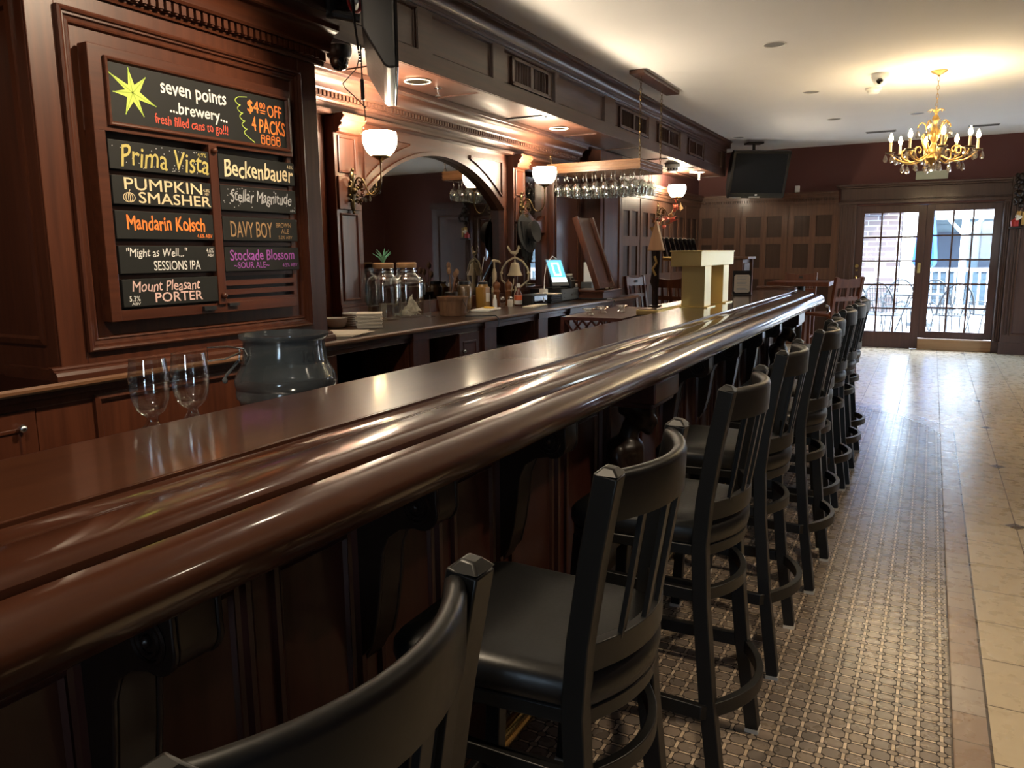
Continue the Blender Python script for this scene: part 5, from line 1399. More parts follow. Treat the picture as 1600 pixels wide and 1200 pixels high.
MB().ball((0.005, -0.06, 0.13), 0.032, 12, 8).tube([(-0.05, -0.06, 0.05), (0.0, -0.085, 0.10), (0.045, -0.07, 0.13)], 0.02, 8).build('body', M['cream'], fg)
MB().tube([(0.01, -0.05, 0.14), (0.02, -0.05, 0.20)], [0.035, 0.03], 10).box(0.05, 0.08, -0.08, -0.04, 0.02, 0.19).build('gilding', M['gold'], fg)

o = MB().tube([(-2.62, 3.30, 2.47), (-2.61, 3.29, 2.40), (-2.605, 3.285, 2.30)], 0.004, 6).tube([(-2.605, 3.285, 2.30), (-2.605, 3.285, 2.20)], 0.010, 8).tube([(-2.605, 3.285, 2.20), (-2.60, 3.29, 2.15), (-2.605, 3.30, 2.10)], 0.003, 6).build('hanging_cable', M['black_plastic'], None)
tag(o, 'black cable with an inline plug dangling behind the near television', 'cable')
o = MB().tube([(-2.66, 3.36, 2.475), (-2.65, 3.30, 2.36), (-2.66, 3.20, 2.27), (-2.655, 3.21, 2.25), (-2.64, 3.30, 2.20), (-2.63, 3.34, 2.17)], 0.0028, 6).build('looped_wire', M['black_plastic'], None)
tag(o, 'thin black wire looping down beside the black dome camera', 'cable')
# ------------------------------------------------------------------ things on and behind the bar
CZ = 1.0005
# under-bar steel station that carries the ice tote and the lattice crate
us = thing('underbar_station', 'stainless steel station behind the bar below its rear ledge', 'bar station')
MB().box(-2.02, -1.565, 0.9, 5.9, 0.82, 0.85).build('worktop', M['steel'], us, smooth=0, bevel=0.004)
for (x, y) in ((-1.98, 0.95), (-1.62, 0.95), (-1.98, 3.4), (-1.62, 3.4), (-1.98, 5.85), (-1.62, 5.85)):
    MB().cyl((x, y, 0.0), (x, y, 0.82), 0.02, 10).build('leg', M['steel'], us)
# stemmed water goblets on the rear ledge
def goblet_mb():
    return MB().lathe([(0.0, 0.002), (0.034, 0.002), (0.035, 0.006), (0.022, 0.013), (0.014, 0.022), (0.0115, 0.032), (0.0125, 0.038), (0.020, 0.043), (0.030, 0.053), (0.038, 0.074), (0.0410, 0.104), (0.0415, 0.128), (0.0385, 0.152), (0.0368, 0.166), (0.0358, 0.166), (0.0374, 0.152), (0.0400, 0.128), (0.0395, 0.104), (0.0365, 0.077), (0.027, 0.057), (0.0, 0.050)], (0, 0, 0), 32)
g1 = goblet_mb().build('goblet', M['gl'], None, smooth=80); g1.location = (-1.487, 1.098, 1.0385)
tag(g1, 'clear stemmed water goblet at the back of the bar, nearer the camera', 'glass', 'goblets at the back of the bar')
g2 = g1.copy(); C.objects.link(g2); g2.location = (-1.487, 1.205, 1.0385); tag(g2, 'clear stemmed water goblet at the back of the bar, beside the ice tote', 'glass', 'goblets at the back of the bar')
# ice tote
tt = thing('ice_tote', 'grey blue plastic ice tote with wire handle behind the goblets', 'ice bucket', (-1.775, 1.80, 0.8505), math.radians(37))
tt.scale = (0.85, 0.85, 1.0)
prof = [(0.0, 0.0), (0.125, 0.0), (0.135, 0.01), (0.165, 0.10), (0.172, 0.13), (0.180, 0.135), (0.182, 0.15), (0.178, 0.165), (0.183, 0.172), (0.184, 0.19), (0.178, 0.205), (0.158, 0.235), (0.152, 0.250), (0.146, 0.300), (0.146, 0.312), (0.156, 0.318), (0.160, 0.325), (0.160, 0.332), (0.150, 0.332), (0.140, 0.312), (0.140, 0.300), (0.146, 0.250), (0.172, 0.200)]
MB().lathe(prof, (0, 0, 0), 40).build('body', M['gl_tote'], tt, smooth=50)
hd = MB().tube([(-0.15, -0.05, 0.295), (-0.155, -0.055, 0.25), (-0.13, -0.09, 0.25), (-0.115, -0.105, 0.275), (-0.128, -0.095, 0.295), (-0.18, -0.115, 0.305), (-0.245, -0.125, 0.305), (-0.245, -0.125, 0.265), (-0.19, -0.115, 0.268), (-0.14, -0.085, 0.285)], 0.0028, 6)
hd.build('wire_handle', M['steel'], tt)
MB().tube([(-0.155, -0.07, 0.255), (-0.195, -0.09, 0.215), (-0.20, -0.092, 0.205)], 0.005, 6).ball((-0.20, -0.092, 0.2), 0.010, 8, 6).build('hook', M['greyplastic'], tt)
cu = bpy.data.curves.new('t', 'FONT'); cu.body = 'ICE'; cu.size = 0.05; cu.extrude = 0.0012; cu.align_x = 'CENTER'
to = bpy.data.objects.new('t', cu); C.objects.link(to)
me = bpy.data.meshes.new_from_object(to.evaluated_get(bpy.context.evaluated_depsgraph_get()))
bpy.data.objects.remove(to)
for v in me.vertices:
    a = math.radians(-48) + v.co.x/0.152; r = 0.1535 + v.co.z - max(0, (0.250-(v.co.y+0.258)))*0.2
    v.co = (r*math.cos(a), r*math.sin(a), 0.256+v.co.y*0.9)
me.name = 'embossed_ice'; me.materials.append(M['gl_tote']); o = bpy.data.objects.new('embossed_lettering', me); C.objects.link(o); o.parent = tt

def lathe_thing(name, lab, cat, loc, prof, mat, seg=24, group=None, smooth=50):
    o = MB().lathe(prof, (0, 0, 0), seg).build(name, mat, None, smooth=smooth); o.location = loc
    return tag(o, lab, cat, group)
# left end of the counter: bowl, plates, napkins, papers
lathe_thing('ribbed_bowl', 'small white ribbed bowl on the back counter beside the pillar', 'bowl', (-3.085, 3.555, CZ), [(0.0, 0.0), (0.045, 0.0), (0.055, 0.01), (0.068, 0.045), (0.072, 0.058), (0.068, 0.058), (0.05, 0.014), (0.0, 0.008)], M['ceramic'])
for k in range(6):
    lathe_thing('dinner_plate', ['bottom plate of the stack of white plates behind the napkins', 'second plate from the bottom of the white plate stack', 'third plate from the bottom of the white plate stack', 'third plate from the top of the white plate stack', 'second plate from the top of the white plate stack', 'top plate of the stack of white plates behind the napkins'][k], 'plate', (-3.085, 3.77, CZ+k*0.0125),
                [(0.0, 0.0), (0.07, 0.0), (0.080, 0.001), (0.102, 0.002), (0.105, 0.006), (0.103, 0.0112), (0.079, 0.010), (0.0, 0.004)], M['ceramic'], 32, 'white plates on the counter')
rn = random.Random(11)
for k in range(12):
    nb = MB()
    nx, ny = 12, 12
    hx, hy = 0.075, 0.085
    top = []; 
    for i in range(5):
        for j in range(5):
            x = -hx+2*hx*i/4; y = -hy+2*hy*j/4
            top.append((x, y, 0.0068+0.0012*math.sin(i*1.3+k)*math.cos(j+k)))
    nb.box(-hx, hx, -hy, hy, 0.0, 0.0068)
    o = nb.build('folded_napkin', M['cream'], None, smooth=0, bevel=0.003)
    o.location = (-2.915+rn.uniform(-0.004, 0.004), 3.655+rn.uniform(-0.004, 0.004), CZ+k*0.0072); o.rotation_euler.z = math.radians(38+rn.uniform(-4, 4))
    tag(o, ('cream folded napkin, %s from the bottom of the square napkin stack' % ORD[k]) if k < 11 else 'cream folded napkin on top of the square napkin stack', 'napkin', 'napkins in the square stack')
for k, (dx, dy, r, lab) in enumerate(((0.0, 0.0, 20, 'cream paper sheet lying flat at the counter edge by the pillar, lowest of three'), (0.01, 0.015, 12, 'cream paper sheet in the middle of the three by the pillar'), (-0.005, 0.03, 28, 'cream paper sheet on top of the three by the pillar'))):
    o = MB().box(-0.108, 0.108, -0.14, 0.14, 0.0, 0.0022).build('paper_sheet', M['cream'], None, smooth=0); o.location = (-2.80+dx, 3.27+dy, CZ+k*0.0026); o.rotation_euler.z = math.radians(r); tag(o, lab, 'paper', 'papers by the pillar')
# big glass jars
jar_prof = [(0.0, 0.0), (0.088, 0.0), (0.104, 0.006), (0.110, 0.020), (0.112, 0.06), (0.112, 0.225), (0.108, 0.255), (0.092, 0.280), (0.068, 0.292), (0.064, 0.298), (0.064, 0.335), (0.061, 0.335), (0.061, 0.298), (0.088, 0.275), (0.104, 0.25), (0.108, 0.22), (0.108, 0.02), (0.0, 0.008)]
def jar(loc, lab):
    t = thing('glass_jar', lab, 'jar', loc)
    MB().lathe(jar_prof, (0, 0, 0), 36).build('body', M['gl'], t, smooth=50)
    MB().lathe([(0.0, 0.336), (0.066, 0.336), (0.068, 0.340), (0.068, 0.366), (0.062, 0.372), (0.0, 0.372)], (0, 0, 0), 28).build('lid', M['corklid'], t, smooth=40)
    MB().lathe([(0.0655, 0.310), (0.0675, 0.310), (0.0675, 0.318), (0.0655, 0.318)], (0, 0, 0), 28).build('neck_band', M['steel'], t, smooth=40)
    return t
j1 = jar((-3.14, 4.355, CZ), 'large clear glass jar with crumpled paper inside and a grey disc')
dsk = MB().lathe([(0.0, -0.002), (0.037, -0.002), (0.037, 0.002), (0.0, 0.002)], (0, 0, 0), 24, 1, 1, Matrix.Rotation(math.radians(90), 3, 'Y')).build('hanging_disc', M['greyplastic'], j1, smooth=30)
dsk.location = (0.086, 0.082, 0.19); dsk.rotation_euler.z = math.radians(44)
# crumpled paper in the jar
cp_ = MB(); rr = random.Random(4)
def crumple(c, s, seed):
    r2 = random.Random(seed); n = 9; v = []; f = []
    for i in range(n):
        for j in range(n):
            u, w = i/(n-1)-0.5, j/(n-1)-0.5
            v.append((c[0]+s[0]*u*1.6+r2.uniform(-.012, .012), c[1]+s[1]*w*1.6+r2.uniform(-.012, .012), c[2]+s[2]*max(0.02, (1-2.0*max(abs(u), abs(w))))+r2.uniform(-.008, .008)))
    for i in range(n-1):
        for j in range(n-1): f.append((i*n+j, (i+1)*n+j, (i+1)*n+j+1, i*n+j+1))
    cp_.add(v, f)
crumple((-3.14, 4.35, CZ+0.02), (0.075, 0.075, 0.055), 1); crumple((-3.12, 4.38, CZ+0.04), (0.055, 0.055, 0.125), 2)
o = cp_.build('crumpled_paper', M['cream'], None, smooth=0); tag(o, 'crumpled cream paper inside the large clear glass jar', 'paper')
so = o.modifiers.new('solid', 'SOLIDIFY'); so.thickness = 0.0015
j2 = jar((-3.155, 4.122, CZ), 'large clear glass jar half hidden behind the napkin stack, plant on its lid')
pl = thing('air_plant', 'spiky pale green air plant on the lid of the rear glass jar', 'plant', (-3.155, 4.122, CZ+0.3735))
pr_ = random.Random(9)
for k in range(18):
    a = 2*PI*k/18+pr_.uniform(-.2, .2); L = pr_.uniform(0.08, 0.13); b_ = pr_.uniform(0.2, 0.9)
    d = Vector((math.cos(a)*b_, math.sin(a)*b_, 1)).normalized()
    d2 = Vector((math.cos(a)*(b_+0.5), math.sin(a)*(b_+0.5), 0.8)).normalized()
    MB().tube([(0, 0, 0.0), tuple(d*L*0.5), tuple(d*L*0.5+d2*L*0.5)], [0.006, 0.0045, 0.0005], 5).build('leaf', M['green'], pl)
cb_ = MB().box(-0.025, 0.025, -0.010, 0.010, 0, 0.10).build('paper_box', M['paper_tan'], None, smooth=0, bevel=0.003); cb_.location = (-3.262, 4.24, CZ); cb_.rotation_euler.z = math.radians(80); tag(cb_, 'small tan card standing at the wall between the two glass jars', 'box')
# bushel basket
bk = thing('bushel_basket', 'round slatted wooden basket on the back counter', 'basket', (-2.93, 4.60, CZ))
bs = MB()
for k in range(22):
    a = 2*PI*(k+0.5)/22; t_ = Vector((-math.sin(a), math.cos(a), 0)); r_ = Vector((math.cos(a), math.sin(a), 0))
    w0, w1 = 0.0125, 0.0145
    P0 = r_*0.088; P1 = r_*0.105+Vector((0, 0, 0.125))
    bs.add([P0-t_*w0, P0+t_*w0, P1+t_*w1, P1-t_*w1]+[q-r_*0.003 for q in (P0-t_*w0, P0+t_*w0, P1+t_*w1, P1-t_*w1)], [(0,1,2,3), (4,7,6,5), (0,4,5,1), (1,5,6,2), (2,6,7,3), (3,7,4,0)])
bs.build('slats', M['basket'], bk, smooth=0)
MB().lathe([(0.104, 0.112), (0.109, 0.112), (0.111, 0.132), (0.106, 0.132), (0.104, 0.112)], (0, 0, 0), 28).lathe([(0.088, 0.004), (0.093, 0.004), (0.096, 0.020), (0.091, 0.020), (0.088, 0.004)], (0, 0, 0), 28).lathe([(0.0, 0.002), (0.088, 0.002)], (0, 0, 0), 28).build('hoops', M['basket'], bk, smooth=30)
MB().tube([(0.108*math.cos(math.radians(-20)), 0.108*math.sin(math.radians(-20)), 0.12), (0.112, -0.01, 0.07), (0.10, 0.03, 0.03), (0.095, 0.06, 0.02)], 0.002, 6).build('wire_bail', M['black_plastic'], bk)
# spindles
for i, (x, y, lab) in enumerate(((-3.02, 4.45, 'thin steel receipt spindle beside the wooden basket'), (-3.05, 4.98, 'thin steel receipt spindle beside the white cutting board'))):
    t = thing('receipt_spindle', lab, 'spindle', (x, y, CZ), 0, 'receipt spindles')
    MB().cyl((0, 0, 0.004), (0, 0, 0.148), 0.0028, 8).build('spike', M['steel'], t); MB().lathe([(0, 0), (0.035, 0), (0.035, 0.004), (0, 0.006)], (0, 0, 0), 18).build('base', M['steel'], t)
# cutting board with lemon
o = MB().box(-0.075, 0.075, -0.145, 0.145, 0, 0.014).build('cutting_board', M['white_plastic'], None, smooth=0, bevel=0.003); o.location = (-2.965, 5.12, CZ); o.rotation_euler.z = math.radians(12); tag(o, 'small white cutting board on the back counter below the condiments', 'cutting board')
o = MB().lathe([(0.0, 0.0), (0.04, 0.0), (0.043, 0.006), (0.038, 0.010), (0.0, 0.011)], (0, 0, 0), 20).build('lemon_slice', M['yellow'], None); o.location = (-2.965, 5.17, CZ+0.0145); tag(o, 'yellow lemon slice lying on the white cutting board', 'lemon')
# condiments
t = thing('mustard_jar', 'tall square jar of brown mustard with a paper label', 'jar', (-3.13, 5.36, CZ))
MB().prism([(-0.046, -0.036), (-0.036, -0.046), (0.036, -0.046), (0.046, -0.036), (0.046, 0.036), (0.036, 0.046), (-0.036, 0.046), (-0.046, 0.036)], 'z', 0.0, 0.165).lathe([(0.046, 0.165), (0.036, 0.185), (0.036, 0.19), (0.0, 0.19)], (0, 0, 0), 20).build('body', M['mustard'], t, smooth=30, bevel=0.004)
MB().lathe([(0.0, 0.188), (0.038, 0.188), (0.038, 0.205), (0.034, 0.208), (0.0, 0.208)], (0, 0, 0), 20).build('lid', M['black_plastic'], t, smooth=40)
MB().box(0.0462, 0.047, -0.03, 0.03, 0.05, 0.12).build('label', M['cream'], t, smooth=0)
t = thing('spice_jar', 'big jar of brown dried herbs with a black lid, left of the mustard jar', 'jar', (-3.19, 5.18, CZ))
MB().lathe([(0.0, 0.0), (0.055, 0.0), (0.058, 0.006), (0.058, 0.165), (0.050, 0.182), (0.042, 0.188), (0.042, 0.196), (0.0, 0.196)], (0, 0, 0), 28).build('body', flat('herb_brown', (0.11, 0.065, 0.03), 0.25, coat=0.6, vary=0.3, bump_scale=40), t, smooth=40)
MB().lathe([(0.0, 0.194), (0.046, 0.194), (0.046, 0.216), (0.0, 0.218)], (0, 0, 0), 24).build('lid', M['black_plastic'], t, smooth=40)
# potted dried plant shape behind the jars
t = thing('tool_crock', 'dark crock holding wooden utensils behind the condiments', 'crock', (-3.215, 5.03, CZ))
MB().lathe([(0.0, 0.0), (0.04, 0.0), (0.05, 0.05), (0.05, 0.14), (0.045, 0.14), (0.0, 0.12)], (0, 0, 0), 20).build('pot', M['dark_carve'], t)
for k, (dx, dy, h_) in enumerate(((0.01, -0.03, 0.30), (0.0, 0.03, 0.27), (-0.01, 0.0, 0.34), (0.02, 0.01, 0.29))):
    MB().tube([(0, 0, 0.10), (dx*2, dy*2, h_)], 0.004, 6).ball((dx*2, dy*2, h_), 0.018, 8, 6, 1, 1, 1.5).build('utensil', M['basket'], t)
mill = [(0.0, 0.0), (0.030, 0.0), (0.032, 0.008), (0.026, 0.030), (0.023, 0.075), (0.027, 0.110), (0.031, 0.118), (0.026, 0.124), (0.022, 0.135), (0.030, 0.155), (0.031, 0.172), (0.024, 0.190), (0.010, 0.196), (0.006, 0.205), (0.009, 0.212), (0.0, 0.217)]
for (x, y, lab) in ((-3.21, 5.52, 'brown turned pepper mill next to the mustard jar'), (-3.15, 5.62, 'brown turned pepper mill in the middle of the three mills'), (-3.07, 5.68, 'brown turned pepper mill below the ivory bell')):
    lathe_thing('pepper_mill', lab, 'pepper mill', (x, y, CZ), mill, M['millwood'], 24, 'pepper mills on the counter')
lathe_thing('squeeze_bottle', 'small white tapering squeeze bottle before the pepper mills', 'bottle', (-3.055, 5.42, CZ), [(0.0, 0.0), (0.017, 0.0), (0.018, 0.01), (0.016, 0.06), (0.009, 0.078), (0.010, 0.084), (0.010, 0.098), (0.005, 0.104), (0.0, 0.104)], M['white_plastic'], 16)
for (x, y, lab, mt) in ((-3.02, 5.48, 'glass salt shaker with a chrome top beside the squeeze bottle', 'gl'), (-2.985, 5.55, 'white labelled spice shaker at the end of the condiments', 'cream')):
    t = thing('shaker', lab, 'shaker', (x, y, CZ), 0, 'small shakers')
    MB().lathe([(0.0, 0.0), (0.020, 0.0), (0.024, 0.01), (0.022, 0.05), (0.018, 0.062), (0.0, 0.062)], (0, 0, 0), 14).build('body', M[mt], t); MB().lathe([(0.019, 0.060), (0.020, 0.072), (0.014, 0.084), (0.0, 0.086)], (0, 0, 0), 14).build('top', M['steel'], t)
t = thing('sauce_bottle', 'sauce bottle with a white and orange label below the bell', 'bottle', (-2.99, 5.70, CZ))
MB().lathe([(0.0, 0.0), (0.030, 0.0), (0.032, 0.008), (0.032, 0.09), (0.022, 0.115), (0.014, 0.130), (0.013, 0.165), (0.0, 0.165)], (0, 0, 0), 20).build('body', flat('sauce_red', (0.10, 0.02, 0.012), 0.15, coat=0.5), t)
MB().lathe([(0.0325, 0.012), (0.0328, 0.012), (0.0328, 0.088), (0.0325, 0.088)], (0, 0, 0), 20).build('label', M['white_plastic'], t); MB().lathe([(0.0331, 0.045), (0.0333, 0.045), (0.0333, 0.086), (0.0331, 0.086)], (0, 0, 0), 20).build('label_panel', M['labelorange'], t)
MB().lathe([(0.014, 0.150), (0.015, 0.150), (0.013, 0.180), (0.0, 0.182)], (0, 0, 0), 16).build('cap', M['white_plastic'], t)
t = thing('pump_bottle', 'tall ivory pump dispenser standing behind the pepper mills', 'pump dispenser', (-3.225, 5.72, CZ))
MB().lathe([(0.0, 0.0), (0.032, 0.0), (0.034, 0.01), (0.030, 0.12), (0.020, 0.16), (0.016, 0.21), (0.020, 0.222), (0.020, 0.27), (0.014, 0.285), (0.012, 0.30), (0.007, 0.305), (0.007, 0.36), (0.0, 0.36)], (0, 0, 0), 18).build('body', M['ivory'], t)
MB().tube([(-0.015, -0.01, 0.365), (0.0, 0.0, 0.368), (0.03, 0.022, 0.362), (0.042, 0.03, 0.345)], [0.010, 0.012, 0.009, 0.006], 8).build('spout', M['ivory'], t)
# rooster bell on a yoke
t = thing('rooster_bell', 'ivory cast bell on a lyre yoke topped by a rooster', 'bell', (-3.125, 5.90, CZ), math.radians(-62))
yk = [(0.0, -0.012, 0.115), (0.0, -0.06, 0.155), (0.0, -0.112, 0.20), (0.0, -0.118, 0.25), (0.0, -0.108, 0.30), (0.0, -0.07, 0.355), (0.0, -0.02, 0.385), (0.0, 0.0, 0.390)]
m_ = MB().tube(yk, 0.0075, 8).tube([(a, -b, c) for (a, b, c) in yk], 0.0075, 8)
for s in (-1, 1): m_.ball((0, s*0.115, 0.262), 0.014, 8, 6)
m_.tube([(0, 0.0, 0.0), (0, 0, 0.06), (0, 0.01, 0.12), (0, 0.0, 0.15)], [0.022, 0.012, 0.014, 0.006], 8).lathe([(0, 0), (0.05, 0), (0.05, 0.008), (0.02, 0.016), (0, 0.016)], (0, 0, 0), 16)
m_.tube([(0, -0.03, 0.12), (0.01, -0.015, 0.17), (0.0, -0.01, 0.215)], [0.008, 0.007, 0.003], 6)
m_.build('yoke', M['ivory'], t)
MB().lathe([(0.0, 0.375), (0.006, 0.372), (0.008, 0.352), (0.030, 0.345), (0.036, 0.330), (0.046, 0.285), (0.056, 0.258), (0.066, 0.245), (0.067, 0.240), (0.060, 0.240), (0.048, 0.262), (0.034, 0.32), (0.0, 0.335)], (0, 0, 0), 24).build('bell', M['ivory'], t, smooth=60)
rs = MB().tube([(0, -0.045, 0.455), (0, -0.03, 0.435), (0, 0.0, 0.428), (0, 0.02, 0.44), (0, 0.03, 0.465)], [0.004, 0.012, 0.018, 0.013, 0.009], 8).ball((0, 0.032, 0.472), 0.011, 8, 6).tube([(0, 0.0, 0.39), (0, 0, 0.42)], 0.006, 6)
for k in range(4): rs.tube([(0, -0.03, 0.438), (0, -0.05-0.004*k, 0.455+0.008*k), (0, -0.042-0.006*k, 0.475+0.006*k)], [0.006, 0.006, 0.002], 6)
rs.bar((0, 0.03, 0.478), (0, 0.034, 0.492), 0.004, 0.014).bar((0, 0.040, 0.470), (0, 0.052, 0.466), 0.005, 0.006)
rs.build('rooster', M['ivory'], t)
# order pads, drawers, tablet register, printer
for (x, y, r, lab, mt) in ((-2.80, 5.56, 8, 'cream order pad at the counter edge in front of the black cash box', 'cream'), (-2.815, 5.72, 3, 'second cream order pad at the counter edge, beside the first', 'cream')):
    o = MB().box(-0.045, 0.045, -0.085, 0.085, 0, 0.011).build('order_pad', M[mt], None, smooth=0, bevel=0.002); o.location = (x, y, CZ); o.rotation_euler.z = math.radians(r); tag(o, lab, 'note pad', 'order pads')
t = thing('cash_box', 'black steel cash box with a white label on the back counter', 'cash drawer', (-3.00, 5.87, CZ), 0)
MB().box(-0.03, 0.13, -0.135, 0.14, 0.0, 0.085).build('body', M['black_plastic'], t, smooth=0, bevel=0.004); MB().box(0.1302, 0.134, -0.12, 0.125, 0.012, 0.075).build('front', M['gloss_black'], t, smooth=0, bevel=0.002)
MB().box(0.1342, 0.1350, 0.05, 0.066, 0.02, 0.055).build('label', M['white_plastic'], t, smooth=0)
t = thing('menu_pile', 'pile of black folders and papers beside the black cash box', 'folder', (-2.96, 6.15, CZ))
for k in range(4):
    o = MB().box(-0.12+0.004*k, 0.11+0.006*(k % 2), -0.115, 0.115-0.006*k, 0.018*k, 0.018*k+0.015).build('folder', M['black_plastic'], t, smooth=0, bevel=0.002)
MB().box(-0.1, 0.115, -0.09, 0.10, 0.074, 0.080).build('papers', M['cream'], t, smooth=0)
t = thing('register_cash_box', 'blue grey steel cash drawer under the tablet register', 'cash drawer', (-3.02, 6.52, CZ))
MB().box(-0.18, 0.13, -0.19, 0.19, 0.0, 0.108).build('body', M['black_plastic'], t, smooth=0, bevel=0.004); fo = MB().box(0.1302, 0.138, -0.185, 0.185, 0.006, 0.104).build('front', M['drawer'], t, smooth=0, bevel=0.003)
MB().box(0.1382, 0.144, -0.14, 0.14, 0.066, 0.078).box(0.1382, 0.144, -0.14, 0.14, 0.03, 0.038).build('ridges', M['drawer'], fo, smooth=0); MB().cyl((0.138, 0.02, 0.05), (0.146, 0.02, 0.05), 0.008, 10).build('lock', M['steel'], fo)
tb = thing('tablet_register', 'tilted tablet register with a blue lit screen on the cash drawer', 'tablet', (-2.965, 6.40, CZ+0.109), math.radians(62))
tm = Matrix.Translation((0.0, 0, 0.145)) @ Matrix.Rotation(math.radians(-27), 4, 'X')
# local: screen faces -Y, leaning back
m_ = MB().obox(tm, 0.185, 0.012, 0.265); m_.build('tablet_case', M['greyplastic'], tb, smooth=0, bevel=0.004)
m_ = MB().obox(tm @ Matrix.Translation((0, -0.0065, 0.012)), 0.165, 0.001, 0.215); sc_o = m_.build('screen', M['tablet_screen'], tb, smooth=0)
MB().obox(tm @ Matrix.Translation((0, -0.0074, 0.03)), 0.085, 0.0006, 0.13).obox(tm @ Matrix.Translation((0, -0.0074, -0.075)), 0.165, 0.0006, 0.045).build('screen_panel', M['tablet_white'], sc_o, smooth=0)
MB().obox(tm @ Matrix.Translation((0, -0.0080, 0.03)), 0.050, 0.0006, 0.095).build('screen_form', M['tablet_screen'], sc_o, smooth=0)
MB().bar((0, 0.02, 0.0), (0, 0.055, 0.17), 0.12, 0.012, up=(0, 1, 0)).box(-0.085, 0.085, -0.05, 0.09, 0.0, 0.012).build('stand', M['black_plastic'], tb, smooth=0, bevel=0.003)
pt = thing('receipt_printer', 'black receipt printer behind the tablet register', 'printer', (-2.985, 6.605, CZ+0.109), math.radians(5))
MB().prism([(-0.09, 0.0), (0.09, 0.0), (0.09, 0.06), (0.07, 0.10), (-0.02, 0.125), (-0.09, 0.125)], 'y', -0.065, 0.065).build('body', M['black_plastic'], pt, smooth=0, bevel=0.012, seg=3)
MB().box(0.075, 0.082, -0.03, 0.04, 0.065, 0.088).build('paper_slot', M['gloss_black'], pt, smooth=0); MB().box(0.03, 0.07, -0.035, 0.035, 0.112, 0.128).build('paper', M['white_plastic'], pt, smooth=0)
o = MB().tube([(-2.955, 6.38, 1.375), (-2.975, 6.33, 1.40), (-3.0, 6.26, 1.33), (-3.0, 6.22, 1.22), (-2.995, 6.20, 1.105), (-2.96, 6.18, 1.085), (-2.94, 6.1, 1.088), (-2.94, 6.05, 1.085)], 0.004, 6).build('charging_cable', M['white_plastic'], None); tag(o, 'white charging cable looping from the tablet register', 'cable')
o = MB().box(-0.03, 0.03, -0.03, 0.03, 0, 0.035).build('power_adapter', M['white_plastic'], None, smooth=0, bevel=0.005); o.location = (-3.0, 6.20, CZ+0.0815); tag(o, 'small white power adapter on the folder pile', 'adapter')
o = MB().box(-0.08, 0.08, -0.08, 0.08, 0, 0.03).build('router_box', M['cream'], None, smooth=0, bevel=0.004); o.location = (-3.108, 6.94, CZ+0.10); tag(o, 'cream box on a stand behind the receipt printer', 'box')
o = MB().box(-0.08, 0.08, -0.10, 0.10, 0, 0.0995).build('black_stand', M['black_plastic'], None, smooth=0, bevel=0.004); o.location = (-3.108, 6.94, CZ); tag(o, 'black stand under the cream box behind the receipt printer', 'stand')
o = MB().box(-0.004, 0.004, -0.09, 0.09, 0, 0.20).build('white_board', M['white_plastic'], None, smooth=0); o.location = (-3.12, 7.56, CZ+0.131); o.rotation_euler.z = math.radians(-25); tag(o, 'white panel leaning behind the raised wooden flap', 'panel')
o = MB().box(-0.06, 0.06, -0.1, 0.1, 0, 0.13).build('terminal_box', M['greyplastic'], None, smooth=0, bevel=0.005); o.location = (-3.12, 7.56, CZ); tag(o, 'grey box below the white panel at the counter end', 'box')
o = MB().tube([(-2.88, 6.66, 1.010), (-2.72, 6.67, 1.008), (-2.60, 6.70, 1.008), (-2.588, 6.80, 1.0), (-2.588, 6.86, 0.985), (-2.588, 6.80, 0.90), (-2.588, 6.74, 0.84), (-2.588, 6.66, 0.88)], 0.006, 6).build('black_cable', M['black_plastic'], None); tag(o, 'black power cord dangling over the counter front by the cash drawer', 'cable')
o = MB().tube([(-2.78, 4.52, 1.006), (-2.66, 4.60, 1.006), (-2.602, 4.63, 1.0065), (-2.588, 4.64, 0.99), (-2.586, 4.64, 0.97), (-2.586, 4.63, 0.93)], 0.004, 6).build('basket_cord', M['black_plastic'], None); tag(o, 'thin black cord running from the wooden basket over the counter edge', 'cable')
# raised counter flap, leaning on its hinge at the counter end
fl = thing('counter_flap', 'hinged wooden counter flap standing raised at the end of the back counter', 'counter flap', (-2.70, 6.93, 1.094), 0)
fm = Matrix.Rotation(math.radians(-19.5), 4, 'Y')
MB().obox(fm @ Matrix.Translation((-0.02, 0, 0.35)), 0.025, 0.40, 0.70).build('leaf', M['wood_z'], fl, smooth=0, bevel=0.003)
MB().obox(fm @ Matrix.Translation((0.0, -0.185, 0.35)), 0.05, 0.035, 0.70).obox(fm @ Matrix.Translation((0.0, 0.185, 0.35)), 0.05, 0.035, 0.70).obox(fm @ Matrix.Translation((0.0, 0.0, 0.025)), 0.045, 0.40, 0.05).build('edge_frame', M['wood_z'], fl, smooth=0, bevel=0.004)
MB().cyl((0.03, -0.1, 0.0), (0.03, -0.02, 0.0), 0.008, 8).cyl((0.03, 0.02, 0.0), (0.03, 0.1, 0.0), 0.008, 8).build('hinge', M['antique'], fl)
o = MB().box(-0.30, 0.06, -0.22, 0.22, 0.0, 0.066).box(-0.31, 0.075, -0.235, 0.235, 0.066, 0.084).build('counter_riser', M['wood_y'], None, smooth=0, bevel=0.004); o.location = (-2.70, 6.93, CZ); tag(o, 'raised mahogany block on the counter end that carries the hinged flap', 'counter riser')
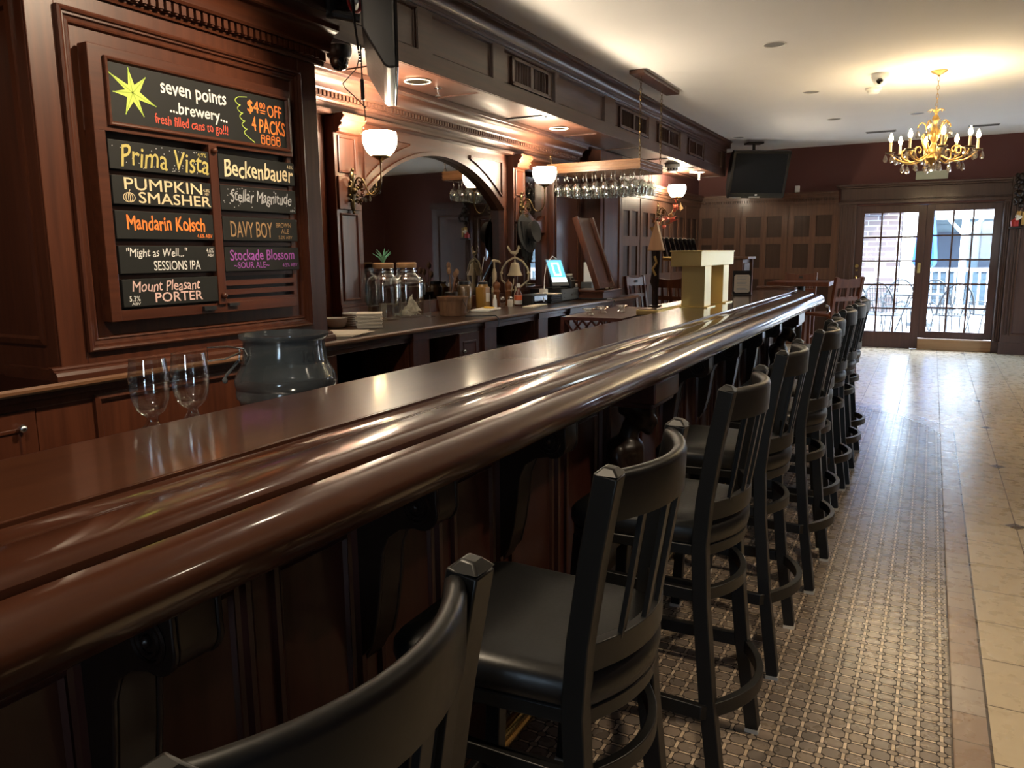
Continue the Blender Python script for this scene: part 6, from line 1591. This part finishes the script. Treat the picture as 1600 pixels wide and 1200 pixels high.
# lattice crate with glass candle holders, on the steel station
lc = thing('lattice_crate', 'reddish wooden lattice crate behind the bar carrying glass candle holders', 'crate', (-1.80, 4.88, 0.851))
cm = MB().box(-0.20, 0.20, -0.50, 0.50, 0.165, 0.185)
for x in (-0.19, 0.19):
    for y in (-0.49, 0.49): cm.box(x-0.012, x+0.012, y-0.012, y+0.012, 0.0, 0.165)
cm.box(-0.2, 0.2, -0.5, -0.48, 0.0, 0.02).box(-0.2, 0.2, 0.48, 0.5, 0.0, 0.02).box(-0.2, -0.18, -0.48, 0.48, 0, 0.02).box(0.18, 0.2, -0.48, 0.48, 0, 0.02)
cm.build('frame', M['red_lattice'], lc, smooth=0)
la_ = MB()
for i in range(16):
    y0 = -0.48+i*0.064
    for (a, b_) in ((y0, y0+0.145), (y0+0.145, y0)):
        if max(a, b_) > 0.485: continue
        la_.bar((0.19, a, 0.02), (0.19, b_, 0.165), 0.008, 0.012, up=(1, 0, 0))
for i in range(5):
    x0 = -0.18+i*0.06
    for (a, b_) in ((x0, x0+0.12), (x0+0.12, x0)):
        la_.bar((a, -0.49, 0.02), (b_, -0.49, 0.165), 0.012, 0.008, up=(0, 1, 0))
la_.build('lattice', M['red_lattice'], lc, smooth=0)
ch0 = MB().lathe([(0.0, 0.0), (0.026, 0.0), (0.030, 0.006), (0.016, 0.016), (0.016, 0.024), (0.045, 0.042), (0.047, 0.046), (0.040, 0.046), (0.014, 0.030), (0.0, 0.028)], (0, 0, 0), 12).build('candle_holder', M['gl_amber'], None, smooth=20)
for i, (x, y, lab) in enumerate(((-1.86, 4.50, 'small glass candle holder at the near end of the lattice crate'), (-1.86, 4.72, 'small glass candle holder second from the near end of the lattice crate'), (-1.78, 4.86, 'small glass candle holder in the middle of the lattice crate'))):
    o = ch0 if i == 0 else ch0.copy()
    if i: C.objects.link(o)
    o.location = (x, y, 1.0365); tag(o, lab, 'candle holder', 'glass candle holders')
# brass drip trays and tap tower
for i, (y0, y1, x0, x1, z0, lab) in enumerate(((4.30, 4.70, -1.62, -1.50, 1.03, 'low brass drip tray behind the bar next to the lattice crate'), (4.55, 5.85, -1.575, -1.435, 1.045, 'long brass drip tray along the bar rear under the tap tower'))):
    t = thing('drip_tray', lab, 'drip tray', (0, 0, 0), 0, 'brass drip trays')
    if i == 0: x0, x1, y0, y1 = -1.80, -1.56, 5.42, 5.85
    m_ = MB().box(x0, x1, y0, y1, z0 if i else 1.0, (z0 if i else 1.0)+0.034); m_.build('pan', M['brass_brush'], t, smooth=0, bevel=0.006)
    zz = (z0 if i else 1.0)+0.0345
    g_ = MB().box(x0+0.012, x1-0.012, y0+0.012, y1-0.012, zz-0.0005, zz+0.003); g_.build('grid', M['antique'], t, smooth=0)
    if i == 0: MB().box(x0+0.02, x1-0.02, y0+0.02, y1-0.02, 0.8508, 1.0).build('stand', M['steel'], t, smooth=0)
    else: MB().box(x0+0.02, x1-0.02, y0+0.05, y1-0.05, 0.93, z0).build('stand', M['steel'], t, smooth=0)
tw = thing('tap_tower', 'square brass beer tap tower with two posts standing on the bar', 'tap tower')
MB().box(-1.455, -1.262, 4.86, 5.76, 1.333, 1.428).build('head', M['brass_brush'], tw, smooth=0, bevel=0.004)
MB().box(-1.462, -1.255, 4.852, 5.768, 1.424, 1.432).build('cap', M['brass_brush'], tw, smooth=0, bevel=0.002)
for y in (4.96, 5.46):
    p_ = MB().box(-1.412, -1.262, y, y+0.16, 1.0765, 1.335).build('post', M['brass_brush'], tw, smooth=0, bevel=0.003)
    MB().box(-1.415, -1.235, y-0.025, y+0.185, 1.0705, 1.077).build('foot_plate', M['brass_brush'], p_, smooth=0)
for k in range(8):
    y = 4.94+k*0.107
    h_ = MB().cyl((-1.455, y, 1.38), (-1.53, y, 1.385), 0.014, 10).build('faucet', M['brass'], tw)
    MB().tube([(-1.515, y, 1.39), (-1.522, y, 1.42), (-1.53, y, 1.45), (-1.545, y, 1.505)], [0.009, 0.011, 0.014, 0.015], 10).ball((-1.546, y, 1.507), 0.015, 10, 6).build('tap_handle', M['gloss_black'], h_)
wt = thing('wooden_tap_handle', 'tall tap handle with a pale wooden triangle top left of the brass tower', 'tap handle', (-1.535, 4.80, 1.079))
MB().prism([(-0.052, 0.355), (0.052, 0.355), (0.004, 0.535), (-0.004, 0.535)], 'y', -0.018, 0.018).build('triangle', M['pine'], wt, smooth=0, bevel=0.003)
MB().tube([(0, 0, 0.0), (0.004, 0, 0.10), (-0.006, 0, 0.16), (0.0, 0, 0.24), (0, 0, 0.355)], [0.02, 0.014, 0.03, 0.022, 0.03], 10).box(-0.03, 0.03, -0.04, 0.04, 0.0, 0.012).build('stem', M['dark_carve'], wt)
MB().tube([(0.01, -0.03, 0.20), (-0.01, -0.032, 0.24), (0.015, -0.032, 0.28), (0.0, -0.03, 0.32)], 0.008, 6).build('gilt_scroll', M['gold'], wt)
mh = thing('menu_stand', 'black table menu holder with a cream printed card on the bar beside the tap tower', 'menu holder', (-1.36, 6.55, 1.0705), math.radians(28))
MB().box(-0.075, 0.075, 0.004, 0.014, 0.0, 0.20).box(-0.075, 0.075, -0.03, 0.05, 0.0, 0.008).build('holder', M['black_plastic'], mh, smooth=0, bevel=0.002)
cdm = MB().prism([(-0.052, 0.02), (0.052, 0.02), (0.064, 0.032), (0.064, 0.155), (0.052, 0.167), (-0.052, 0.167), (-0.064, 0.155), (-0.064, 0.032)], 'y', -0.002, 0.004).build('card', M['cream'], mh, smooth=0)
ln = MB()
for k in range(10):
    if k in (3, 7): continue
    z = 0.150-k*0.012
    ln.box(-0.045, 0.045-0.015*((k*7) % 3)/2, -0.0026, -0.002, z, z+0.004)
ln.build('print_lines', M['ink_grey'], cdm, smooth=0)
# tumblers and bins in the open cabinets
tb0 = None
k = 0
for row, x in enumerate((-2.76, -2.86)):
    for i in range(7):
        o = MB().lathe([(0.0, 0.0), (0.026, 0.0), (0.036, 0.125), (0.034, 0.125), (0.025, 0.006), (0.0, 0.006)], (0, 0, 0), 16).build('beer_glass', M['gl_rack'], None, smooth=40) if tb0 is None else tb0.copy()
        if tb0 is None: tb0 = o
        else: C.objects.link(o)
        o.location = (x, 3.10+i*0.083, 0.6905 if False else 0.5155)
        o['kind'] = 'thing'
        tag(o, 'beer glass in the dark open cabinet, %s from the pillar in the %s row' % (ORD[i], 'front' if row == 0 else 'rear'), 'glass', 'beer glasses in the open cabinet')
o = MB().box(-0.1, 0.1, -0.11, 0.11, 0, 0.19).box(-0.11, 0.11, -0.12, 0.12, 0.19, 0.21).build('storage_bin', M['drawer'], None, smooth=0, bevel=0.006); o.location = (-2.80, 4.90, 0.5155); tag(o, 'blue grey plastic bin in the wide open cabinet below the cutting board', 'bin', 'bins in the cabinets')
o = o.copy(); C.objects.link(o); o.location = (-2.84, 5.16, 0.5155); tag(o, 'blue grey plastic bin at the right of the wide open cabinet', 'bin', 'bins in the cabinets')
bg_ = MB().ball((0, 0, 0.075), 0.075, 14, 9, 1, 0.9, 1.0).build('plastic_bag', M['gl_tote'], None); bg_.location = (-2.80, 3.99, 0.5155); tag(bg_, 'crumpled clear plastic bag in the narrow open cabinet', 'bag')
# black cap and cloth hung on the second lamp
hp = thing('hanging_hat', 'black felt hat and dark cloth hung below the second wall lamp', 'hat', (PFX+0.03, 6.20, 1.60))
MB().lathe([(0.0, 0.02), (0.05, 0.03), (0.085, 0.06), (0.095, 0.10), (0.088, 0.10), (0.0, 0.06)], (0, 0, 0), 24, 1, 1, Matrix.Rotation(math.radians(80), 3, 'Y')).build('crown', M['felt'], hp)
MB().lathe([(0.085, 0.0), (0.17, 0.006), (0.172, 0.012), (0.085, 0.012)], (0, 0, 0), 28, 1, 1, Matrix.Rotation(math.radians(80), 3, 'Y')).build('brim', M['felt'], hp)
m_ = MB(); 
for i in range(7):
    y = -0.09+0.03*i
    m_.tube([(0.0, y, 0.10), (0.015+0.008*(i % 2), y, -0.05), (0.01, y*0.9, -0.20-0.03*(i % 3))], [0.02, 0.022, 0.012], 7)
m_.build('cloth', M['felt'], hp)
# ------------------------------------------------------------------ hanging stemware rack
RX0, RX1, RY0, RY1, RZ0, RZ1 = -3.20, -2.30, 6.69, 7.335, 2.150, 2.236
rk = thing('glass_rack', 'hanging wooden rack full of upside down stemmed glasses at the end of the back bar', 'glass rack')
fm_ = MB().box(RX0, RX1, RY0, RY0+0.022, RZ0, RZ1).box(RX0, RX1, RY1-0.022, RY1, RZ0, RZ1).box(RX0, RX0+0.022, RY0+0.022, RY1-0.022, RZ0, RZ1).box(RX1-0.022, RX1, RY0+0.022, RY1-0.022, RZ0, RZ1)
for z in (RZ0+0.012, RZ0+0.042, RZ0+0.070):
    fm_.box(RX0, RX1+0.006, RY0-0.006, RY0, z, z+0.010).box(RX1, RX1+0.006, RY0, RY1, z, z+0.010)
fm_.build('frame', M['rack'], rk, smooth=0, bevel=0.002)
nr, nc = 5, 9
sl_ = MB()
rows_y = [RY0+0.085+i*0.119 for i in range(nr)]
for y in rows_y:
    for s in (-1, 1): sl_.box(RX0+0.022, RX1-0.022, y+s*0.0195-0.010+ (0.010 if s > 0 else -0.010), y+s*0.0195+0.010+(0.010 if s > 0 else -0.010), RZ0+0.005, RZ0+0.018)
sl_.build('rails', M['rack'], rk, smooth=0)
def chain(mb, p0, p1, link=0.040, r=0.010, w=0.0024):
    p0 = Vector(p0); p1 = Vector(p1); L = (p1-p0).length; n = max(1, int(L/(link*0.8))); d = (p1-p0).normalized()
    a = d.orthogonal().normalized(); b_ = d.cross(a)
    for k in range(n):
        c = p0 + (p1-p0)*((k+0.5)/n); s_ = a if k % 2 else b_
        mb.tube([c + s_*(r*math.cos(2*PI*i/8)) + d*(link/2*math.sin(2*PI*i/8)) for i in range(8)], w, 5, closed=True)
ck = MB(); chain(ck, (-2.315, 6.72, RZ1), (-2.315, 6.72, ZC-0.03)); chain(ck, (-2.315, 7.31, RZ1), (-2.315, 7.31, ZC-0.03))
ck2 = MB(); chain(ck2, (-3.17, 6.72, RZ1), (-3.17, 6.72, 2.32)); chain(ck2, (-3.17, 7.31, RZ1), (-3.17, 7.31, 2.32))
ck.build('chain', M['antique'], rk); ck2.build('wall_chain', M['brass'], rk)
MB().box(-2.38, -2.25, 6.60, 7.66, ZC-0.035, ZC-0.0005).build('ceiling_board', M['soffit_y'], rk, smooth=0, bevel=0.003)
wg0 = None
wprof = [(0.0, 0.0), (0.033, 0.0), (0.034, -0.003), (0.016, -0.008), (0.005, -0.016), (0.0042, -0.078), (0.007, -0.090), (0.022, -0.103), (0.036, -0.124), (0.0420, -0.152), (0.0410, -0.176), (0.0370, -0.203), (0.0345, -0.222), (0.0338, -0.222), (0.0362, -0.203), (0.0402, -0.176), (0.0412, -0.152), (0.035, -0.125), (0.0, -0.099)]
rown = ['front', 'second', 'middle', 'fourth', 'rear']
for r_, y in enumerate(rows_y):
    for c_ in range(nc):
        o = MB().lathe(wprof, (0, 0, 0), 18).build('wine_glass', M['gl_rack'], None, smooth=80) if wg0 is None else wg0.copy()
        if wg0 is None: wg0 = o
        else: C.objects.link(o)
        o.location = (RX0+0.075+c_*0.0935+(0.012 if r_ % 2 else 0), y, RZ0+0.0225)
        o.rotation_euler.z = c_*0.7
        tag(o, 'wine glass hanging upside down, %s from the wall in the %s row of the rack' % (ORD[c_], rown[r_]), 'wine glass', 'wine glasses in the hanging rack')

# ------------------------------------------------------------------ dining corner beyond the bar
def dining_chair(loc, rz, lab):
    t = thing('dining_chair', lab, 'chair', loc, math.radians(rz), 'tall wooden dining chairs')
    m = M['cherry']
    # local: faces -Y, back at +Y ; bar height
    MB().box(-0.21, 0.21, -0.21, 0.21, 0.70, 0.735).build('seat', M['cherry'], t, smooth=0, bevel=0.012)
    for s in (-1, 1):
        MB().bar((s*0.19, -0.19, 0), (s*0.18, -0.18, 0.70), 0.038, 0.038, up=(0, 1, 0)).build('leg', m, t, smooth=0, bevel=0.003)
        MB().sweep([(s*0.19, 0.22, 0), (s*0.185, 0.19, 0.45), (s*0.185, 0.20, 0.75), (s*0.19, 0.26, 1.14)], [(-0.018, -0.020), (0.018, -0.020), (0.018, 0.020), (-0.018, 0.020)], up=(0, 1, 0)).build('back_leg', m, t, smooth=20, bevel=0.003)
    n = 10
    tp_ = MB()
    for i in range(n):
        u0, u1 = -1+2*i/n, -1+2*(i+1)/n
        def Z(u): return 1.125+0.018*abs(u)**1.5-0.012
        def Yb(z): return 0.20+(z-0.75)*0.154
        q = []
        for (u, z) in ((u0, 1.02), (u1, 1.02), (u1, Z(u1)), (u0, Z(u0))): q.append((u*0.185, Yb(z)-0.012, z))
        q2 = [(a, b_+0.024, c_) for (a, b_, c_) in q]
        tp_.add(q+q2, [(0,1,2,3), (4,7,6,5), (0,4,5,1), (3,2,6,7)]+([(0,3,7,4)] if i == 0 else [])+([(1,5,6,2)] if i == n-1 else []))
    to_ = tp_.build('top_rail', m, t, smooth=20)
    MB().prism([(-0.03, 1.06), (0.03, 1.06), (0.022, 1.09), (-0.022, 1.09)], 'y', 0.226, 0.229).build('hand_hole', M['interior'], to_, smooth=0)
    MB().bar((-0.19, 0.225, 0.90), (0.19, 0.225, 0.90), 0.02, 0.05, up=(0, 0, 1)).build('mid_rail', m, t, smooth=0, bevel=0.003)
    for u in (-0.11, 0.0, 0.11): MB().bar((u, 0.205, 0.735), (u, 0.245, 1.03), 0.045 if u == 0 else 0.022, 0.014, up=(0, 1, 0)).build('back_slat', m, t, smooth=0, bevel=0.002)
    for (a, b_) in (((-0.185, -0.185, 0.28), (0.185, -0.185, 0.28)), ((-0.187, 0.19, 0.33), (0.187, 0.19, 0.33)), ((-0.187, -0.185, 0.30), (-0.187, 0.19, 0.30)), ((0.187, -0.185, 0.30), (0.187, 0.19, 0.30))):
        MB().bar(a, b_, 0.022, 0.022).build('stretcher', m, t, smooth=0)
    return t
def high_table(loc, lab, w=0.72):
    t = thing('high_table', lab, 'table', loc, 0, 'tall square dining tables')
    MB().box(-w/2, w/2, -w/2, w/2, 1.005, 1.055).build('tabletop', M['cherry'], t, smooth=0, bevel=0.006)
    MB().cyl((0, 0, 0.03), (0, 0, 1.005), 0.045, 14).build('pedestal', M['black'], t)
    MB().box(-0.28, 0.28, -0.04, 0.04, 0, 0.03).box(-0.04, 0.04, -0.28, 0.28, 0, 0.0301).build('base', M['black'], t, smooth=0, bevel=0.004)
    return t
high_table((-2.62, 9.65, 0), 'tall wooden table at the left wall beneath the autumn leaves')
dining_chair((-3.02, 9.30, 0), 75, 'tall wooden chair at the left wall, left of the brass tap tower')
dining_chair((-2.62, 10.28, 0), 0, 'tall wooden chair behind the table near the left wall')
dining_chair((-2.55, 9.02, 0), 160, 'tall wooden chair with its back to the bar, just left of the tap tower')
high_table((-1.42, 10.35, 0), 'tall wooden table behind the far end of the bar')
dining_chair((-1.55, 10.98, 0), 0, 'tall wooden chair behind the far table by the panelled wall')
dining_chair((-0.98, 9.45, 0), -128, 'tall wooden chair right behind the bar end, with a lit edge')
hs = thing('host_cabinet', 'upright wooden cabinet standing behind the menu holder', 'cabinet', (-1.93, 8.85, 0))
MB().box(-0.19, 0.13, -0.19, 0.19, 0.0, 1.345).box(0.13, 0.165, 0.165, 0.19, 0.0, 1.345).box(0.13, 0.15, -0.19, 0.165, 0.0, 0.1).build('body', M['wain_z'], hs, smooth=0, bevel=0.004)
MB().box(-0.21, 0.19, -0.21, 0.21, 1.345, 1.372).build('top', M['wain_z'], hs, smooth=0, bevel=0.004)
MB().box(0.1301, 0.142, -0.15, 0.14, 0.15, 1.30).build('door', M['wain_shaded'], hs, smooth=0, bevel=0.003)
# garment on the chair-side hook: small white tag under the bar end
o = MB().tube([(-0.79, 7.28, 0.955), (-0.77, 7.30, 0.94), (-0.765, 7.30, 0.90), (-0.78, 7.30, 0.885)], [0.010, 0.014, 0.014, 0.008], 8).build('purse_hook', M['steel'], bar)

# ------------------------------------------------------------------ seen in the mirror: dark set and fireplace on the right wall
t = thing('television', 'dark square television high on the red right hand wall', 'television', (XR-0.12, 9.1, 2.35))
MB().box(-0.03, 0.05, -0.28, 0.28, -0.24, 0.24).build('case', M['black_plastic'], t, smooth=0, bevel=0.006); MB().box(-0.034, -0.03, -0.25, 0.25, -0.2, 0.2).build('screen', M['screen'], t, smooth=0); MB().box(0.05, 0.119, -0.05, 0.05, -0.05, 0.05).build('bracket', M['black_plastic'], t, smooth=0)
t = thing('fireplace', 'dark fireplace with a black mantel on the right hand wall', 'fireplace', (XR-0.001, 9.3, 0))
MB().box(-0.3, 0, -0.75, -0.5, 0, 1.15).box(-0.3, 0, 0.5, 0.75, 0, 1.15).box(-0.3, 0, -0.5, 0.5, 0.8, 1.15).build('surround', M['dark_carve'], t, smooth=0, bevel=0.006); MB().box(-0.36, 0, -0.82, 0.82, 1.15, 1.20).build('mantel', M['dark_carve'], t, smooth=0, bevel=0.006); MB().box(-0.1, -0.0, -0.5, 0.5, 0.0, 0.8).build('firebox', M['interior'], t, smooth=0)

# ------------------------------------------------------------------ patio outside the glass doors
PG = -0.04
iron = flat('patio_iron', (0.018, 0.024, 0.030), 0.5)
def patio_chair(loc, rz, lab):
    t = thing('patio_chair', lab, 'patio chair', loc, math.radians(rz), 'iron patio chairs')
    ring = [(0.27*math.cos(math.radians(a)), 0.0, 0.44+0.50*math.sin(math.radians(a))) for a in range(0, 181, 15)]
    bk_ = MB().tube([(x, 0.25+0.12*(z-0.44)/0.5, z) for (x, _, z) in ring], 0.016, 7)
    for k in range(-5, 6):
        x = k*0.045; zt_ = 0.44+0.50*math.sqrt(max(0, 1-(x/0.27)**2))
        bk_.tube([(x, 0.25, 0.44), (x, 0.25+0.12*(zt_-0.44)/0.5, zt_)], 0.006, 5)
    for z in (0.52, 0.60, 0.68, 0.76, 0.84):
        hw = 0.27*math.sqrt(max(0, 1-((z-0.44)/0.5)**2)); yb_ = 0.25+0.12*(z-0.44)/0.5
        bk_.tube([(-hw, yb_, z), (hw, yb_, z)], 0.006, 5)
    bk_.build('back', iron, t)
    se = MB().tube([(0.25*math.cos(2*PI*k/18), 0.02+0.25*math.sin(2*PI*k/18), 0.42) for k in range(18)], 0.012, 7, closed=True)
    for k in range(-4, 5):
        u = k*0.05; hw = math.sqrt(max(0, 0.0625-u*u))
        se.tube([(u, 0.02-hw, 0.42), (u, 0.02+hw, 0.42)], 0.004, 5); se.tube([(-hw, 0.02+u, 0.42), (hw, 0.02+u, 0.42)], 0.006, 5)
    se.build('seat', iron, t)
    for s in (-1, 1):
        MB().tube([(s*0.20, -0.15, 0.42), (s*0.23, -0.22, 0.0)], 0.011, 7).build('leg', iron, t)
        MB().tube([(s*0.20, 0.20, 0.42), (s*0.23, 0.34, 0.0)], 0.011, 7).build('leg', iron, t)
        MB().tube([(s*0.27, 0.28, 0.58), (s*0.29, 0.05, 0.64), (s*0.27, -0.14, 0.60), (s*0.21, -0.15, 0.42)], 0.011, 7).build('arm', iron, t)
    return t
for (x, y, r, lab) in ((-0.95, 14.6, 40, 'iron patio chair outside the left door leaf, at the far left'), (-0.62, 14.2, 25, 'iron patio chair outside the left door leaf with its back to the glass'), (-0.52, 16.25, 190, 'iron patio chair on the far side of the patio table, left one'), (0.15, 16.3, 170, 'iron patio chair on the far side of the patio table, right one'), (0.32, 14.5, -165, 'wide mesh patio chair outside the right door leaf'), (0.85, 14.9, -120, 'iron patio chair beyond the wide mesh chair')):
    patio_chair((x, y, PG), r, lab)
t = thing('patio_table', 'round iron patio table between the patio chairs outside', 'patio table', (-0.22, 15.25, PG))
MB().lathe([(0.0, 0.70), (0.48, 0.70), (0.48, 0.72), (0.0, 0.72)], (0, 0, 0), 28).build('tabletop', iron, t, smooth=30)
for k in range(4):
    a = PI/4+k*PI/2
    MB().tube([(0.10*math.cos(a), 0.10*math.sin(a), 0.70), (0.40*math.cos(a), 0.40*math.sin(a), 0.0)], 0.012, 7).build('leg', iron, t)
t = thing('patio_umbrella', 'closed blue patio umbrella outside the left door leaf', 'umbrella', (-0.12, 17.2, PG))
MB().cyl((0, 0, 0.0), (0, 0, 2.75), 0.024, 10).build('pole', M['white'], t); MB().lathe([(0, 0), (0.25, 0), (0.25, 0.06), (0, 0.07)], (0, 0, 0), 20).build('base', iron, t)
cn = MB()
v = []; f = []; nn = 24
for j, (z, r) in enumerate(((1.15, 0.16), (1.3, 0.17), (1.8, 0.13), (2.3, 0.085), (2.7, 0.03))):
    for k in range(nn): 
        rr_ = r*(1+0.28*math.cos(k*2*PI/3)); a = 2*PI*k/nn; v.append((rr_*math.cos(a), rr_*math.sin(a), z+0.05*math.cos(k*2*PI/3)*(j == 0)))
for j in range(4):
    for k in range(nn): f.append((j*nn+k, j*nn+(k+1) % nn, (j+1)*nn+(k+1) % nn, (j+1)*nn+k))
cn.add(v, f).build('canopy', M['bluecloth'], t)
# brick house on the left with an awning
t = thing('brick_house', 'sunlit pale brick house wall across the patio behind the left door leaf', 'building', (-2.85, 20.5, PG))
MB().box(-6, 2.18, 0, 0.9, 0, 2.25).box(-6, 2.18, 0.06, 0.9, 2.25, 6).build('wall', M['brick'], t, smooth=0)
MB().prism([(0.0, 2.9), (-1.2, 2.42), (-1.2, 2.30), (-1.16, 2.30), (-1.16, 2.42), (0.0, 2.84)], 'x', -6, 2.18).build('awning', M['bluecloth'], t, smooth=0)
t = thing('clapboard_house', 'blue grey house with white porch posts across the patio behind the right door leaf', 'building', (0.0, 22.3, PG))
clap = flat('blue_grey_clapboard', (0.10, 0.145, 0.175), 0.7)
m_ = MB().box(-0.45, 8, 0.0, 4, 0.0, 6.0)
for k in range(40): m_.box(-0.45, 8, -0.012, 0.0, k*0.15, k*0.15+0.13)
m_.build('wall', clap, t, smooth=0)
wmat = M['white']
m_ = MB()
for x in (-0.35, 0.62, 1.5, 2.4, 3.3):
    m_ = MB().box(x-0.07, x+0.07, -1.75, -1.61, 0, 5.2); m_.build('post', wmat, t, smooth=0)
MB().box(-0.42, 6, -1.8, -1.56, 2.15, 2.42).build('porch_beam', wmat, t, smooth=0)
MB().box(-0.42, 6, -1.8, 0, 2.42, 2.5).build('porch_floor', wmat, t, smooth=0)
MB().box(-0.42, 6, -1.72, -1.66, 0.98, 1.06).build('hand_rail', wmat, t, smooth=0); MB().box(-0.42, 6, -1.72, -1.66, 0.15, 0.21).build('bottom_rail', wmat, t, smooth=0)
for k in range(28):
    x = -0.3+k*0.16
    MB().box(x-0.02, x+0.02, -1.71, -1.67, 0.2, 1.0).build('baluster', wmat, t, smooth=0)
for x in (0.29, 0.95, 1.17, 1.83): MB().bar((0.62 if x < 1 else 1.5, -1.68, 1.78), (x, -1.68, 2.15), 0.07, 0.07).build('brace', wmat, t, smooth=0)
for k in range(4):
    x0 = 0.1+k*0.9; MB().box(x0, x0+0.55, -0.04, -0.013, 0.9, 1.9).build('house_window', flat('dark_window', (0.03, 0.045, 0.07), 0.3) if k == 0 else bpy.data.materials['dark_window'], t, smooth=0)
    MB().box(x0, x0+0.55, -0.04, -0.013, 3.0, 4.3).build('house_window', bpy.data.materials['dark_window'], t, smooth=0)
for z in range(5): MB().box(-0.42, 6, -1.72, -1.66, 2.6+z*0.16, 2.64+z*0.16).build('upper_rail', wmat, t, smooth=0)
# patio boards joints
jb = MB()
for k in range(30): jb.box(-5, 5, OY+0.6*k, OY+0.6*k+0.012, PG-0.001, PG+0.0015)
for k in range(12): jb.box(-3+k*0.5, -2.99+k*0.5, OY, OY+12, PG-0.001, PG+0.0015)
struct(jb.build('patio_joints', iron, smooth=0))
